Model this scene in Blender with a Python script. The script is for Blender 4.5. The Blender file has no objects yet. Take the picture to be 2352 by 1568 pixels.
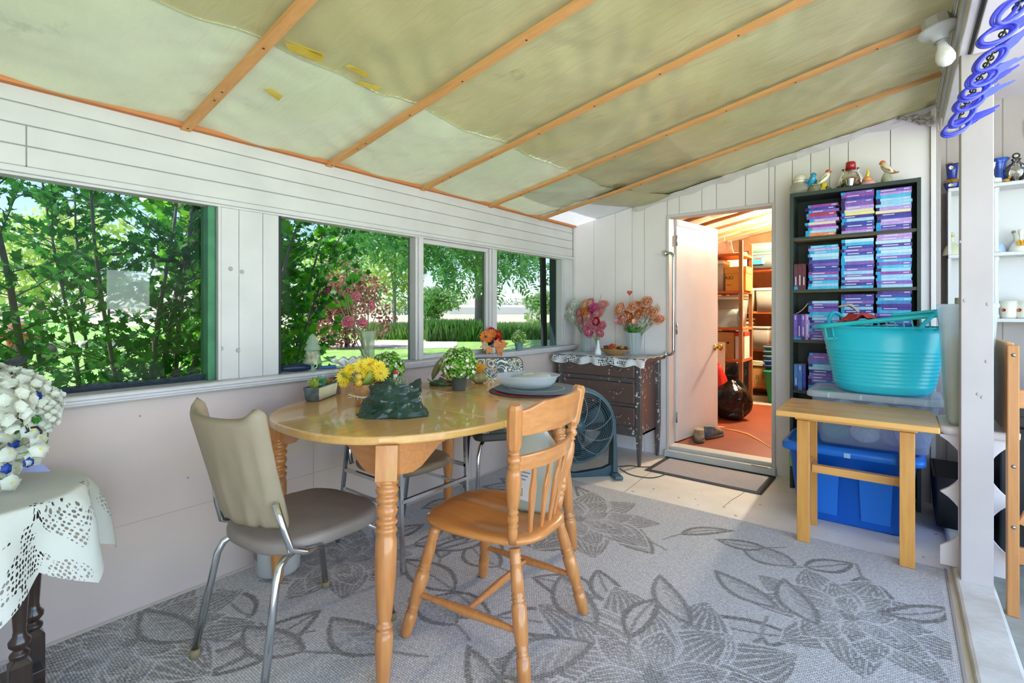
import bpy, bmesh, math, random
import numpy as np
from mathutils import Matrix, Vector, Euler, noise as mnoise
PI = math.pi
S = bpy.context.scene
C = S.collection
random.seed(7)
# ------------------------------------------------------------------ camera
FPX, YAW, HORY, CAMX, CAMH = 1145.3, 0.6614, 714.8, 2.425, 1.2
cam_d = bpy.data.cameras.new('camera'); cam = bpy.data.objects.new('camera', cam_d); C.objects.link(cam)
cam.location = (CAMX, 0, CAMH); cam.rotation_euler = (PI/2, 0, YAW)
cam_d.sensor_width = 36; cam_d.lens = FPX/2352*36; cam_d.shift_y = -(784-HORY)/2352
cam_d.clip_start = .03; cam_d.clip_end = 800
S.camera = cam
# ------------------------------------------------------------------ world, sun, exposure
SUN_DIR = Vector((-.30, -.36, .86)).normalized()
w = bpy.data.worlds.new('world'); S.world = w; w.use_nodes = True
wn = w.node_tree.nodes; wl = w.node_tree.links
sky = wn.new('ShaderNodeTexSky'); sky.sky_type = 'NISHITA'; sky.sun_disc = False
sky.sun_elevation = math.asin(SUN_DIR.z); sky.sun_rotation = math.atan2(SUN_DIR.x, SUN_DIR.y)
sky.air_density = 1.0; sky.dust_density = .6; sky.ozone_density = 2.2
wn['Background'].inputs['Strength'].default_value = 0.25
wl.new(sky.outputs[0], wn['Background'].inputs['Color'])
sun_d = bpy.data.lights.new('sun', 'SUN'); sun = bpy.data.objects.new('sun', sun_d); C.objects.link(sun)
sun_d.energy = 7.5; sun_d.angle = math.radians(1.2); sun_d.color = (1, .97, .93)
sun.rotation_euler = (-SUN_DIR).to_track_quat('-Z', 'Y').to_euler()
S.view_settings.view_transform = 'Standard'; S.view_settings.look = 'None'
S.view_settings.gamma = 1; S.view_settings.use_curve_mapping = False
S.view_settings.exposure = 2.05
cy = S.cycles
cy.use_denoising = True
try: cy.denoiser = 'OPENIMAGEDENOISE'
except Exception: pass
cy.max_bounces = 10; cy.diffuse_bounces = 5; cy.glossy_bounces = 4; cy.transmission_bounces = 8
cy.transparent_max_bounces = 24; cy.sample_clamp_indirect = 8; cy.caustics_reflective = False; cy.caustics_refractive = False

# ------------------------------------------------------------------ pixel -> world helpers
def ray(u, v):
    a = (u-1176)/FPX; b = (HORY-v)/FPX
    return Vector((-math.sin(YAW)+a*math.cos(YAW), math.cos(YAW)+a*math.sin(YAW), b))
def at_z(u, v, z):
    d = ray(u, v); t = (z-CAMH)/d.z; return Vector((CAMX+t*d.x, t*d.y, z))
def at_x(u, v, x):
    d = ray(u, v); t = (x-CAMX)/d.x; return Vector((x, t*d.y, CAMH+t*d.z))
def at_y(u, v, y):
    d = ray(u, v); t = y/d.y; return Vector((CAMX+t*d.x, y, CAMH+t*d.z))
def at_d(u, v, t):
    d = ray(u, v); return Vector((CAMX+t*d.x, t*d.y, CAMH+t*d.z))

# ------------------------------------------------------------------ mesh builder
I4 = Matrix.Identity(4)
def T(x=0, y=0, z=0): return Matrix.Translation((x, y, z))
def RX(a): return Matrix.Rotation(a, 4, 'X')
def RY(a): return Matrix.Rotation(a, 4, 'Y')
def RZ(a): return Matrix.Rotation(a, 4, 'Z')
def SC(x, y=None, z=None):
    return Matrix.Diagonal((x, x if y is None else y, x if z is None else z, 1))
def along(p, q):                       # matrix putting +Z from p towards q
    d = Vector(q)-Vector(p); return Matrix.Translation(p) @ d.to_track_quat('Z', 'Y').to_matrix().to_4x4()
class MB:
    def __init__(s): s.v = []; s.f = []; s.mi = []; s.sm = []; s.M = I4
    def add(s, vs, fs, m=0, sm=False, M=None):
        X = s.M @ M if M is not None else s.M
        n = len(s.v)
        s.v.extend([tuple(X @ Vector(p)) for p in vs])
        for f in fs: s.f.append([n+i for i in f]); s.mi.append(m); s.sm.append(sm)
        return s
    def box(s, x0, y0, z0, x1, y1, z1, m=0, M=None):
        vs = [(x0,y0,z0),(x1,y0,z0),(x1,y1,z0),(x0,y1,z0),(x0,y0,z1),(x1,y0,z1),(x1,y1,z1),(x0,y1,z1)]
        return s.add(vs, [(0,3,2,1),(4,5,6,7),(0,1,5,4),(1,2,6,5),(2,3,7,6),(3,0,4,7)], m, False, M)
    def hexa(s, b, t, m=0, M=None):        # four bottom corners, four top corners
        return s.add(list(b)+list(t), [(0,3,2,1),(4,5,6,7),(0,1,5,4),(1,2,6,5),(2,3,7,6),(3,0,4,7)], m, False, M)
    def lathe(s, prof, seg=24, m=0, M=None, sm=True, sx=1, sy=1, rip=0, nrip=0, cap=True):
        vs = []; fs = []; k = len(prof)
        for j in range(seg):
            a = 2*PI*j/seg; q = 1+rip*math.cos(nrip*a)
            for r, z in prof: vs.append((r*q*math.cos(a)*sx, r*q*math.sin(a)*sy, z))
        for j in range(seg):
            a = j*k; b = ((j+1) % seg)*k
            for i in range(k-1): fs.append((a+i, b+i, b+i+1, a+i+1))
        s.add(vs, fs, m, sm, M)
        if cap:
            for i, rev in ((0, True), (k-1, False)):
                if prof[i][0] > 1e-4:
                    ring = [tuple(vs[j*k+i]) for j in range(seg)]
                    s.add(ring, [list(range(seg))[::-1] if rev else list(range(seg))], m, False, M)
        return s
    def tube(s, pts, r, seg=8, m=0, M=None, closed=False, caps=True, sq=False):
        pts = [Vector(p) for p in pts]; n = len(pts)
        rs = r if isinstance(r, (list, tuple)) else [r]*n
        vs = []; fs = []; up = None
        for i, p in enumerate(pts):
            if closed: t = pts[(i+1) % n]-pts[i-1]
            else: t = pts[min(i+1, n-1)]-pts[max(i-1, 0)]
            if t.length < 1e-9: t = Vector((0,0,1))
            t.normalize()
            if up is None:
                up = Vector((0,0,1)) if abs(t.z) < .9 else Vector((1,0,0))
            a = t.cross(up)
            if a.length < 1e-6: a = t.orthogonal()
            a.normalize(); b = a.cross(t).normalized(); up = b
            for j in range(seg):
                g = 2*PI*(j+.5)/seg
                vs.append(tuple(p+(a*math.cos(g)+b*math.sin(g))*rs[i]))
        for i in range(n if closed else n-1):
            x = i*seg; y = ((i+1) % n)*seg
            for j in range(seg): fs.append((x+j, x+(j+1) % seg, y+(j+1) % seg, y+j))
        s.add(vs, fs, m, not sq, M)
        if caps and not closed:
            s.add(vs[:seg], [list(range(seg))[::-1]], m, False, M); s.add(vs[-seg:], [list(range(seg))], m, False, M)
        return s
    def prism(s, poly, h0, h1, m=0, M=None, plane='xy', sm=False):
        n = len(poly)
        mp = {'xy': lambda a,b,h: (a,b,h), 'xz': lambda a,b,h: (a,h,b), 'yz': lambda a,b,h: (h,a,b)}[plane]
        vs = [mp(a,b,h0) for a,b in poly]+[mp(a,b,h1) for a,b in poly]
        s.add(vs, [list(range(n))[::-1], [n+i for i in range(n)]], m, False, M)
        s.add(vs, [(i,(i+1)%n,n+(i+1)%n,n+i) for i in range(n)], m, sm, M)
        return s
    def grid(s, fn, nu, nv, m=0, M=None, cu=False, cv=False, sm=True):
        vs = [fn(i/(nu if cu else nu-1), j/(nv if cv else nv-1)) for i in range(nu) for j in range(nv)]
        fs = []
        for i in range(nu if cu else nu-1):
            for j in range(nv if cv else nv-1):
                fs.append((i*nv+j, ((i+1)%nu)*nv+j, ((i+1)%nu)*nv+(j+1)%nv, i*nv+(j+1)%nv))
        return s.add(vs, fs, m, sm, M)
    def ball(s, r, seg=16, rings=10, m=0, M=None, sx=1, sy=1, sz=1):
        prof = [(r*math.sin(PI*i/rings), -r*math.cos(PI*i/rings)*sz) for i in range(rings+1)]
        prof[0] = (0, prof[0][1]); prof[-1] = (0, prof[-1][1])
        return s.lathe(prof, seg, m, M, True, sx, sy, cap=False)
    def mesh(s, name, mats, fix=True):
        me = bpy.data.meshes.new(name); me.from_pydata(s.v, [], s.f)
        for mt in (mats if isinstance(mats, (list, tuple)) else [mats]): me.materials.append(mt)
        me.polygons.foreach_set('material_index', s.mi); me.polygons.foreach_set('use_smooth', s.sm)
        if fix:
            b = bmesh.new(); b.from_mesh(me); bmesh.ops.remove_doubles(b, verts=b.verts, dist=1e-6)
            bmesh.ops.recalc_face_normals(b, faces=b.faces); b.to_mesh(me); b.free()
        me.update(); return me
    def build(s, name, mats, parent=None, loc=None, rot=None, bevel=0, solid=0, sub=0, fix=True, label=None, kind=None, off=0):
        o = bpy.data.objects.new(name, s.mesh(name, mats, fix)); C.objects.link(o)
        if parent is not None: o.parent = parent
        if loc is not None: o.location = loc
        if rot is not None: o.rotation_euler = rot
        if solid:
            md = o.modifiers.new('solid', 'SOLIDIFY'); md.thickness = solid; md.offset = off
        if bevel:
            md = o.modifiers.new('bevel', 'BEVEL'); md.width = bevel; md.segments = 2; md.limit_method = 'ANGLE'; md.angle_limit = .7
        if sub:
            md = o.modifiers.new('sub', 'SUBSURF'); md.levels = sub; md.render_levels = sub
        if label: o['label'] = label
        if kind: o['kind'] = kind
        return o
def tag(o, label, cat, group=None):
    o['label'] = label; o['category'] = cat
    if group: o['group'] = group
    return o
def thing(name, label, cat, loc=(0,0,0), rz=0, group=None):
    o = bpy.data.objects.new(name, None); C.objects.link(o); o.empty_display_size = .05
    o.location = loc; o.rotation_euler = (0, 0, rz); return tag(o, label, cat, group)
def dup(root, loc, rz=None, label=None, scale=None):
    r = root.copy(); C.objects.link(r); r.location = loc
    if rz is not None: r.rotation_euler = (0, 0, rz)
    if scale: r.scale = (scale,)*3
    if label: r['label'] = label
    for ch in list(root.children):
        c = ch.copy(); C.objects.link(c); c.parent = r
        for g in ch.children:
            d = g.copy(); C.objects.link(d); d.parent = c
    return r
def struct(o): o['kind'] = 'structure'; return o

# ------------------------------------------------------------------ materials
def lin(c):
    if isinstance(c, str):
        c = c.lstrip('#'); c = [int(c[i:i+2], 16)/255 for i in (0, 2, 4)]
        return tuple((x/12.92 if x <= .04045 else ((x+.055)/1.055)**2.4) for x in c)+(1,)
    return tuple(c)+(1,) if len(c) == 3 else tuple(c)
MATS = {}
def N(nt, typ, **kw):
    n = nt.nodes.new(typ)
    for k, v in kw.items():
        if k in n.inputs.keys(): n.inputs[k].default_value = v
        else: setattr(n, k, v)
    return n
def P(name, col, rough=.5, metal=0, var=None, scale=8, amt=.5, bump=0, bscale=40, stretch=None, spec=.5, alpha=1, coat=0, trans=0, ior=1.45, sheen=0, sss=0, emit=0, emitcol=None, sharp=False):
    """principled; var = second colour mixed in by noise; stretch = object-space mapping scale"""
    if name in MATS: return MATS[name]
    m = bpy.data.materials.new(name); m.use_nodes = True; nt = m.node_tree; b = nt.nodes['Principled BSDF']
    b.inputs['Base Color'].default_value = lin(col); b.inputs['Roughness'].default_value = rough
    b.inputs['Metallic'].default_value = metal; b.inputs['Specular IOR Level'].default_value = spec
    b.inputs['Alpha'].default_value = alpha; b.inputs['Coat Weight'].default_value = coat
    b.inputs['Transmission Weight'].default_value = trans; b.inputs['IOR'].default_value = ior
    b.inputs['Sheen Weight'].default_value = sheen
    if emit: b.inputs['Emission Strength'].default_value = emit; b.inputs['Emission Color'].default_value = lin(emitcol or col)
    if sss: b.inputs['Subsurface Weight'].default_value = sss; b.inputs['Subsurface Radius'].default_value = (.02,.02,.02)
    tc = mp = None
    if var or bump:
        tc = N(nt, 'ShaderNodeTexCoord'); mp = N(nt, 'ShaderNodeMapping')
        if stretch: mp.inputs['Scale'].default_value = stretch
        nt.links.new(tc.outputs['Object'], mp.inputs['Vector'])
    if var:
        no = N(nt, 'ShaderNodeTexNoise'); no.inputs['Scale'].default_value = scale; no.inputs['Detail'].default_value = 5
        nt.links.new(mp.outputs[0], no.inputs['Vector'])
        rp = N(nt, 'ShaderNodeValToRGB')
        lo, hi = (.5-.5*amt*.5, .5+.5*amt*.5) if not sharp else (.5+amt, .52+amt)
        rp.color_ramp.elements[0].position = max(0, lo); rp.color_ramp.elements[1].position = min(1, hi)
        rp.color_ramp.elements[0].color = lin(col); rp.color_ramp.elements[1].color = lin(var)
        nt.links.new(no.outputs['Fac'], rp.inputs[0]); nt.links.new(rp.outputs[0], b.inputs['Base Color'])
    if bump:
        nb = N(nt, 'ShaderNodeTexNoise'); nb.inputs['Scale'].default_value = bscale; nb.inputs['Detail'].default_value = 3
        nt.links.new(mp.outputs[0], nb.inputs['Vector'])
        bp = N(nt, 'ShaderNodeBump'); bp.inputs['Strength'].default_value = bump; bp.inputs['Distance'].default_value = .01
        nt.links.new(nb.outputs['Fac'], bp.inputs['Height']); nt.links.new(bp.outputs[0], b.inputs['Normal'])
    MATS[name] = m; return m
def wood(name, c1, c2, axis='x', rough=.35, scale=6, coat=.3, ring=14):
    st = {'x': (1, ring, ring), 'y': (ring, 1, ring), 'z': (ring, ring, 1)}[axis]
    return P(name, c1, rough, var=c2, scale=scale, amt=1.0, stretch=st, coat=coat)
def glassy(name, tint=(1,1,1), rough=.02, fac=.12, refl=(1,1,1)):
    """thin clear sheet: mostly transparent with a fresnel reflection"""
    if name in MATS: return MATS[name]
    m = bpy.data.materials.new(name); m.use_nodes = True; nt = m.node_tree; nt.nodes.clear()
    o = N(nt, 'ShaderNodeOutputMaterial'); mx = N(nt, 'ShaderNodeMixShader'); tr = N(nt, 'ShaderNodeBsdfTransparent'); gl = N(nt, 'ShaderNodeBsdfGlossy')
    tr.inputs[0].default_value = tuple(tint)+(1,); gl.inputs['Roughness'].default_value = rough; gl.inputs[0].default_value = tuple(refl)+(1,)
    lw = N(nt, 'ShaderNodeLayerWeight'); lw.inputs['Blend'].default_value = fac
    nt.links.new(lw.outputs['Fresnel'], mx.inputs[0]); nt.links.new(tr.outputs[0], mx.inputs[1]); nt.links.new(gl.outputs[0], mx.inputs[2])
    nt.links.new(mx.outputs[0], o.inputs[0]); MATS[name] = m; return m
def milky(name, col, clear=.5, rough=.25, var=None):
    """translucent cloudy plastic: part see-through, part diffuse"""
    if name in MATS: return MATS[name]
    m = bpy.data.materials.new(name); m.use_nodes = True; nt = m.node_tree; b = nt.nodes['Principled BSDF']; o = nt.nodes['Material Output']
    b.inputs['Base Color'].default_value = lin(col); b.inputs['Roughness'].default_value = rough
    tr = N(nt, 'ShaderNodeBsdfTransparent'); c = lin(col); tr.inputs[0].default_value = tuple(.5+.5*x for x in c[:3])+(1,)
    tl = N(nt, 'ShaderNodeBsdfTranslucent'); tl.inputs[0].default_value = lin(col)
    m1 = N(nt, 'ShaderNodeMixShader'); m1.inputs[0].default_value = .4
    nt.links.new(b.outputs[0], m1.inputs[1]); nt.links.new(tl.outputs[0], m1.inputs[2])
    m2 = N(nt, 'ShaderNodeMixShader'); m2.inputs[0].default_value = clear
    nt.links.new(m1.outputs[0], m2.inputs[1]); nt.links.new(tr.outputs[0], m2.inputs[2]); nt.links.new(m2.outputs[0], o.inputs[0])
    MATS[name] = m; return m
def leafmat(name, c1, c2, trans=.45, scale=3, gloss=.35):
    if name in MATS: return MATS[name]
    m = bpy.data.materials.new(name); m.use_nodes = True; nt = m.node_tree; b = nt.nodes['Principled BSDF']; o = nt.nodes['Material Output']
    tc = N(nt, 'ShaderNodeTexCoord'); no = N(nt, 'ShaderNodeTexNoise'); no.inputs['Scale'].default_value = scale; no.inputs['Detail'].default_value = 4
    nt.links.new(tc.outputs['Object'], no.inputs['Vector'])
    rp = N(nt, 'ShaderNodeValToRGB'); rp.color_ramp.elements[0].position = .35; rp.color_ramp.elements[1].position = .65
    rp.color_ramp.elements[0].color = lin(c1); rp.color_ramp.elements[1].color = lin(c2)
    nt.links.new(no.outputs['Fac'], rp.inputs[0]); nt.links.new(rp.outputs[0], b.inputs['Base Color']); b.inputs['Roughness'].default_value = gloss
    tl = N(nt, 'ShaderNodeBsdfTranslucent'); mx = N(nt, 'ShaderNodeMixShader'); mx.inputs[0].default_value = trans
    nt.links.new(rp.outputs[0], tl.inputs[0]); nt.links.new(b.outputs[0], mx.inputs[1]); nt.links.new(tl.outputs[0], mx.inputs[2]); nt.links.new(mx.outputs[0], o.inputs[0])
    MATS[name] = m; return m
def lacemat(name, col, scale=60, hole=.42, rmin=0):
    """openwork fabric: real holes through the cloth"""
    if name in MATS: return MATS[name]
    m = bpy.data.materials.new(name); m.use_nodes = True; nt = m.node_tree; b = nt.nodes['Principled BSDF']; o = nt.nodes['Material Output']
    b.inputs['Base Color'].default_value = lin(col); b.inputs['Roughness'].default_value = .8
    tc = N(nt, 'ShaderNodeTexCoord'); vo = N(nt, 'ShaderNodeTexVoronoi'); vo.inputs['Scale'].default_value = scale; vo.inputs['Randomness'].default_value = .35
    nt.links.new(tc.outputs['UV'], vo.inputs['Vector'])
    no = N(nt, 'ShaderNodeTexNoise'); no.inputs['Scale'].default_value = scale/9; nt.links.new(tc.outputs['UV'], no.inputs['Vector'])
    a = N(nt, 'ShaderNodeMath', operation='LESS_THAN'); a.inputs[1].default_value = hole*.6; nt.links.new(vo.outputs['Distance'], a.inputs[0])
    c = N(nt, 'ShaderNodeMath', operation='GREATER_THAN'); c.inputs[1].default_value = .5; nt.links.new(no.outputs['Fac'], c.inputs[0])
    d = N(nt, 'ShaderNodeMath', operation='MULTIPLY'); nt.links.new(a.outputs[0], d.inputs[0]); nt.links.new(c.outputs[0], d.inputs[1])
    if rmin:
        ln = N(nt, 'ShaderNodeVectorMath', operation='LENGTH'); nt.links.new(tc.outputs['UV'], ln.inputs[0]); g2 = N(nt, 'ShaderNodeMath', operation='GREATER_THAN'); g2.inputs[1].default_value = rmin; nt.links.new(ln.outputs['Value'], g2.inputs[0])
        d2 = N(nt, 'ShaderNodeMath', operation='MULTIPLY'); nt.links.new(d.outputs[0], d2.inputs[0]); nt.links.new(g2.outputs[0], d2.inputs[1]); d = d2
    tl = N(nt, 'ShaderNodeBsdfTranslucent'); tl.inputs[0].default_value = lin(col); m1 = N(nt, 'ShaderNodeMixShader'); m1.inputs[0].default_value = .3
    nt.links.new(b.outputs[0], m1.inputs[1]); nt.links.new(tl.outputs[0], m1.inputs[2])
    tr = N(nt, 'ShaderNodeBsdfTransparent'); mx = N(nt, 'ShaderNodeMixShader')
    nt.links.new(d.outputs[0], mx.inputs[0]); nt.links.new(m1.outputs[0], mx.inputs[1]); nt.links.new(tr.outputs[0], mx.inputs[2]); nt.links.new(mx.outputs[0], o.inputs[0])
    MATS[name] = m; return m

M_white = P('white_paint', '#cbc6c8', .45, var='#c1bcbe', scale=5, amt=.8)
M_wall = P('beige_wall_paint', '#cdbab3', .6, var='#c5b2ab', scale=3, amt=.8)
M_wallb = P('pale_pink_panel', '#ece4e5', .55, var='#e4dcdd', scale=2.5, amt=.8)
M_dark = P('dark_gap', '#2a2622', .9)
M_batten = wood('batten_pine', '#dca468', '#cf9356', 'x', .6, 5, 0)
M_batten_y = wood('batten_pine_y', '#c97f4b', '#b86d3c', 'y', .6, 5, 0)
M_nail = P('nail_head', '#4a3a30', .5, .4)
M_chrome = P('chrome', '#d2d6da', .16, 1)
M_steel = P('dull_steel', '#9aa3ab', .3, 1)
M_maple = wood('maple', '#cb8a50', '#b8733c', 'z', .3, 5, .5)
M_maple_x = wood('maple_x', '#cd8d54', '#ba7640', 'x', .3, 5, .5)
M_maple_y = wood('maple_y', '#d08c4c', '#bf7639', 'y', .3, 5, .5)
M_black = P('black_plastic', '#1c1d1f', .45)
M_brass = P('brass', '#d6a23c', .2, 1)
M_rubber = P('rubber_tip', '#8a7a5c', .7)
M_glass = glassy('clear_glass', (.96,.98,.97), .02, .25)
M_leaf_g = leafmat('leaf_green', '#3e7d2a', '#6aa83c', .3, 20)
# ================================================================== THE ROOM
YB = 4.07                       # back wall plane
SL = .1855                      # roof slope per metre of x
def roof_z(x): return 2.0+SL*x
Y0 = -1.3                       # the porch runs on behind the camera; its annex side is left open for daylight
# ---- floor: white painted concrete slab
def floor_mat():
    m = bpy.data.materials.new('painted_concrete'); m.use_nodes = True; nt = m.node_tree; b = nt.nodes['Principled BSDF']
    tc = N(nt, 'ShaderNodeTexCoord')
    n1 = N(nt, 'ShaderNodeTexNoise'); n1.inputs['Scale'].default_value = 3; n1.inputs['Detail'].default_value = 8
    rp = N(nt, 'ShaderNodeValToRGB'); rp.color_ramp.elements[0].position = .3; rp.color_ramp.elements[1].position = .7
    rp.color_ramp.elements[0].color = lin('#ddd5c8'); rp.color_ramp.elements[1].color = lin('#f1ede4')
    n2 = N(nt, 'ShaderNodeTexNoise'); n2.inputs['Scale'].default_value = 22; n2.inputs['Detail'].default_value = 8
    r2 = N(nt, 'ShaderNodeValToRGB'); r2.color_ramp.elements[0].position = .66; r2.color_ramp.elements[1].position = .72
    r2.color_ramp.elements[0].color = (0,0,0,1); r2.color_ramp.elements[1].color = (1,1,1,1)
    mx = N(nt, 'ShaderNodeMix', data_type='RGBA'); mx.inputs[7].default_value = lin('#8d8578')
    for n in (n1, n2): nt.links.new(tc.outputs['Object'], n.inputs['Vector'])
    nt.links.new(n1.outputs['Fac'], rp.inputs[0]); nt.links.new(n2.outputs['Fac'], r2.inputs[0])
    nt.links.new(r2.outputs[0], mx.inputs[0]); nt.links.new(rp.outputs[0], mx.inputs[6]); nt.links.new(mx.outputs[2], b.inputs['Base Color'])
    b.inputs['Roughness'].default_value = .5
    bp = N(nt, 'ShaderNodeBump'); bp.inputs['Strength'].default_value = .3; bp.inputs['Distance'].default_value = .01
    nt.links.new(n1.outputs['Fac'], bp.inputs['Height']); nt.links.new(bp.outputs[0], b.inputs['Normal'])
    return m
M_floor = floor_mat()
fl = MB().box(-.02, Y0, -.2, 2.615, YB+.12, 0).build('floor', M_floor); struct(fl)
# worn cracks in the slab
cr = MB()
for pts in ([(1405,1150),(1440,1125),(1478,1096),(1510,1072)], [(1660,1165),(1680,1148),(1698,1138),(1712,1128)]):
    w3 = [at_z(u, v, .0008) for u, v in pts]
    cr.tube([(p.x, p.y, .0006) for p in w3], .0016, 4)
cr.build('floor_crack', P('crack', '#8c8272', .9), fl)
MB().box(2.615, Y0, -.2, 2.745, YB+.3, .035).build('kerb', P('kerb_paint', '#dcd9d0', .55, var='#c9c5ba', scale=6, bump=.4, bscale=18), None, bevel=.012)['kind'] = 'structure'
struct(MB().box(2.745, Y0, -.25, 4.2, 4.6, -.06).build('floor_annex', P('grey_concrete', '#a9a89c', .7, var='#8e8d82', scale=5, bump=.3)))
# ---- left wall
wl_ = MB()
wl_.box(-.1, Y0, -.2, 0, YB, .845)
wall_left = struct(wl_.build('wall_left', M_wall))
seam = MB()
seam.box(0, Y0, .352, .0012, YB, .355)
for y in (.2, 1.42, 2.64): seam.box(0, y, .0, .0012, y+.004, .845)
seam.build('panel_joint', P('joint_line', '#b3a8a3', .8), wall_left)  # panel joints drawn as thin darker lines
knot = MB()
for u, v in ((432,1097),(322,955),(1000,1010)):
    p = at_x(u, v, .001); knot.lathe([(0,0),(.004,0),(.0035,.0012),(0,.0015)], 10, M=T(0,p.y,p.z) @ RY(PI/2))
knot.build('nail_mark', P('nail_mark', '#9d938e', .8), wall_left)
sill = MB()
prof = [(-.1,.845),(.035,.845),(.045,.852),(.045,.858),(.052,.861),(.052,.870),(.058,.874),(.058,.884),(.05,.889),(-.1,.889)]
sill.prism(prof, Y0, YB-.015, plane='xz')
struct(sill.build('window_sill', M_white))
# upper boards, four horizontal courses (each board a part)
wu = struct(MB().box(-.1, Y0, 1.715, -.006, YB, 2.0).build('wall_left_upper', P('board_gap','#9a9794',.8)))
for k in range(4):
    z0 = 1.708+k*.0735
    o = MB()
    ys = [Y0, .335, YB-.025] if k < 2 else [Y0, YB-.025]
    for a, b in zip(ys[:-1], ys[1:]):
        MB().box(-.02, a+.0012, z0+.0015, 0, b-.0012, z0+.0715).build('horizontal_board', M_white, wu, bevel=.003)
MB().box(-.06, Y0, 1.683, .012, YB-.025, 1.707).build('head_moulding', M_white, wu, bevel=.004)
MB().box(-.06, Y0, 1.672, .003, YB-.025, 1.683).build('head_moulding', M_white, wu, bevel=.002)
# boarded panel between the windows
wp = struct(MB().box(-.1, .958, .889, -.012, 1.24, 1.7).build('wall_left_pier', P('board_gap','#9a9794',.8)))
ed = [.958, .972, 1.05, 1.16, 1.238]
for i, (a, b) in enumerate(zip(ed[:-1], ed[1:])):
    MB().box(-.014, a+.0008, .889, .004 if i == 0 else 0, b-.0008, 1.672).build('vertical_board', M_white, wp, bevel=.002)
nk = MB()
for u, v in ((530,617),(556,624),(508,800),(547,804)):
    p = at_x(u, v, .001); nk.lathe([(0,.001),(.004,.001),(.005,.0025),(.009,.0022),(.0105,0)], 12, M=T(0,p.y,p.z) @ RY(PI/2))
nk.build('nail_mark', P('nail_ring', '#a5a2a0', .7), wp)
# right end board against the back wall
MB().box(-.06, 3.905, .889, 0, YB, 1.70).build('trim_corner', M_white, None, bevel=.003)['kind'] = 'structure'
MB().box(0, YB-.025, .889, .014, YB, 2.0).build('trim_corner_bead', M_white, None, bevel=.003)['kind'] = 'structure'
# ---- windows
M_pane = glassy('window_glass', (.44,.45,.47), .03, .10)  # grey tint put into the panes to dim the view outdoors
M_green = P('green_frame', '#2f6b4a', .5, var='#3c7d55', scale=12)
M_blk = P('black_rubber', '#23262b', .6)
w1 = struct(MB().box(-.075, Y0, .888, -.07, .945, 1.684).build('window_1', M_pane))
MB().box(-.1, .925, .889, -.02, .958, 1.684).build('window_jamb', M_green, w1, bevel=.003)
o = MB()
o.grid(lambda u, v: (-.062+.02*math.sin(v*PI)+.004*mnoise.noise((u*60,v*3,0)), Y0+u*(.93-Y0), .888+.028*math.sin(v*PI)*(1+.4*mnoise.noise((u*30,0,v)))), 120, 6)
o.build('sealing_foam', P('dark_foam', '#2f3a45', .7, bump=.8, bscale=60), w1)
# remains of a film and a sticker on the glass
MB().box(-.069, at_x(245,620,-.069).y, at_x(245,710,-.069).z, -.0685, at_x(343,620,-.069).y, at_x(300,622,-.069).z).build('glass_sticker', glassy('sticker_film', (.72,.74,.74), .3, .35), w1)
yq = lambda u, x: at_x(u, 700, x).y
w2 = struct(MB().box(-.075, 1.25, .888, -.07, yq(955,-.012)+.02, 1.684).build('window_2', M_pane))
MB().box(-.09, 1.238, .889, -.004, 1.252, 1.684).build('window_jamb', M_blk, w2, bevel=.002)
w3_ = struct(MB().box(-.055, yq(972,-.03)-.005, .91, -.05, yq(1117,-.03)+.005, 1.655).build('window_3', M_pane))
MB().box(-.09, yq(955,-.012), .889, -.012, yq(955,-.012)+.018, 1.684).build('mullion', M_white, w3_, bevel=.004)
MB().box(-.07, yq(955,-.012)+.018, .889, 0, yq(972,-.03)-.022, 1.684).build('mullion', M_white, w3_, bevel=.004)
MB().box(-.065, yq(972,-.03)-.022, .889, -.03, yq(1117,-.03)+.02, .917).build('sash_rail', M_white, w3_, bevel=.004)
MB().box(-.065, yq(972,-.03)-.022, 1.645, -.03, yq(1117,-.03)+.02, 1.684).build('sash_rail', M_white, w3_, bevel=.004)
MB().box(-.065, yq(972,-.03)-.022, .917, -.03, yq(972,-.03), 1.645).build('sash_stile', M_white, w3_, bevel=.004)
MB().box(-.065, yq(1117,-.03), .917, -.03, yq(1117,-.03)+.02, 1.645).build('sash_stile', M_white, w3_, bevel=.004)
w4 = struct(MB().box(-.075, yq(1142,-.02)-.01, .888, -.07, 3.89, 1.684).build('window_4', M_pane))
MB().box(-.09, yq(1117,-.03)+.02, .889, -.012, yq(1131,-.005), 1.684).build('mullion', M_white, w4, bevel=.004)
MB().box(-.06, yq(1131,-.005), .889, .0, yq(1131,-.005)+.02, 1.684).build('mullion', M_white, w4, bevel=.003)
MB().box(-.09, yq(1131,-.005)+.02, .889, -.02, yq(1142,-.02), 1.684).build('mullion', M_white, w4, bevel=.004)
MB().box(-.08, 3.872, .889, -.01, 3.89, 1.684).build('window_jamb', M_white, w4, bevel=.003)
MB().box(-.06, 3.89, .889, -.004, 3.905, 1.684).build('window_jamb', M_white, w4, bevel=.003)
o = MB()     # loose strip of clear tape hanging on the glass
p = at_x(1198, 590, -.066)
o.grid(lambda u, v: (-.066+.003*math.sin(v*9), p.y+.06*(u-.5)*(1-.3*v)+.015*v, p.z-.26*v), 4, 10)
o.build('tape_strip', glassy('tape_film', (.86,.88,.86), .3, .3), w4)

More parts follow.
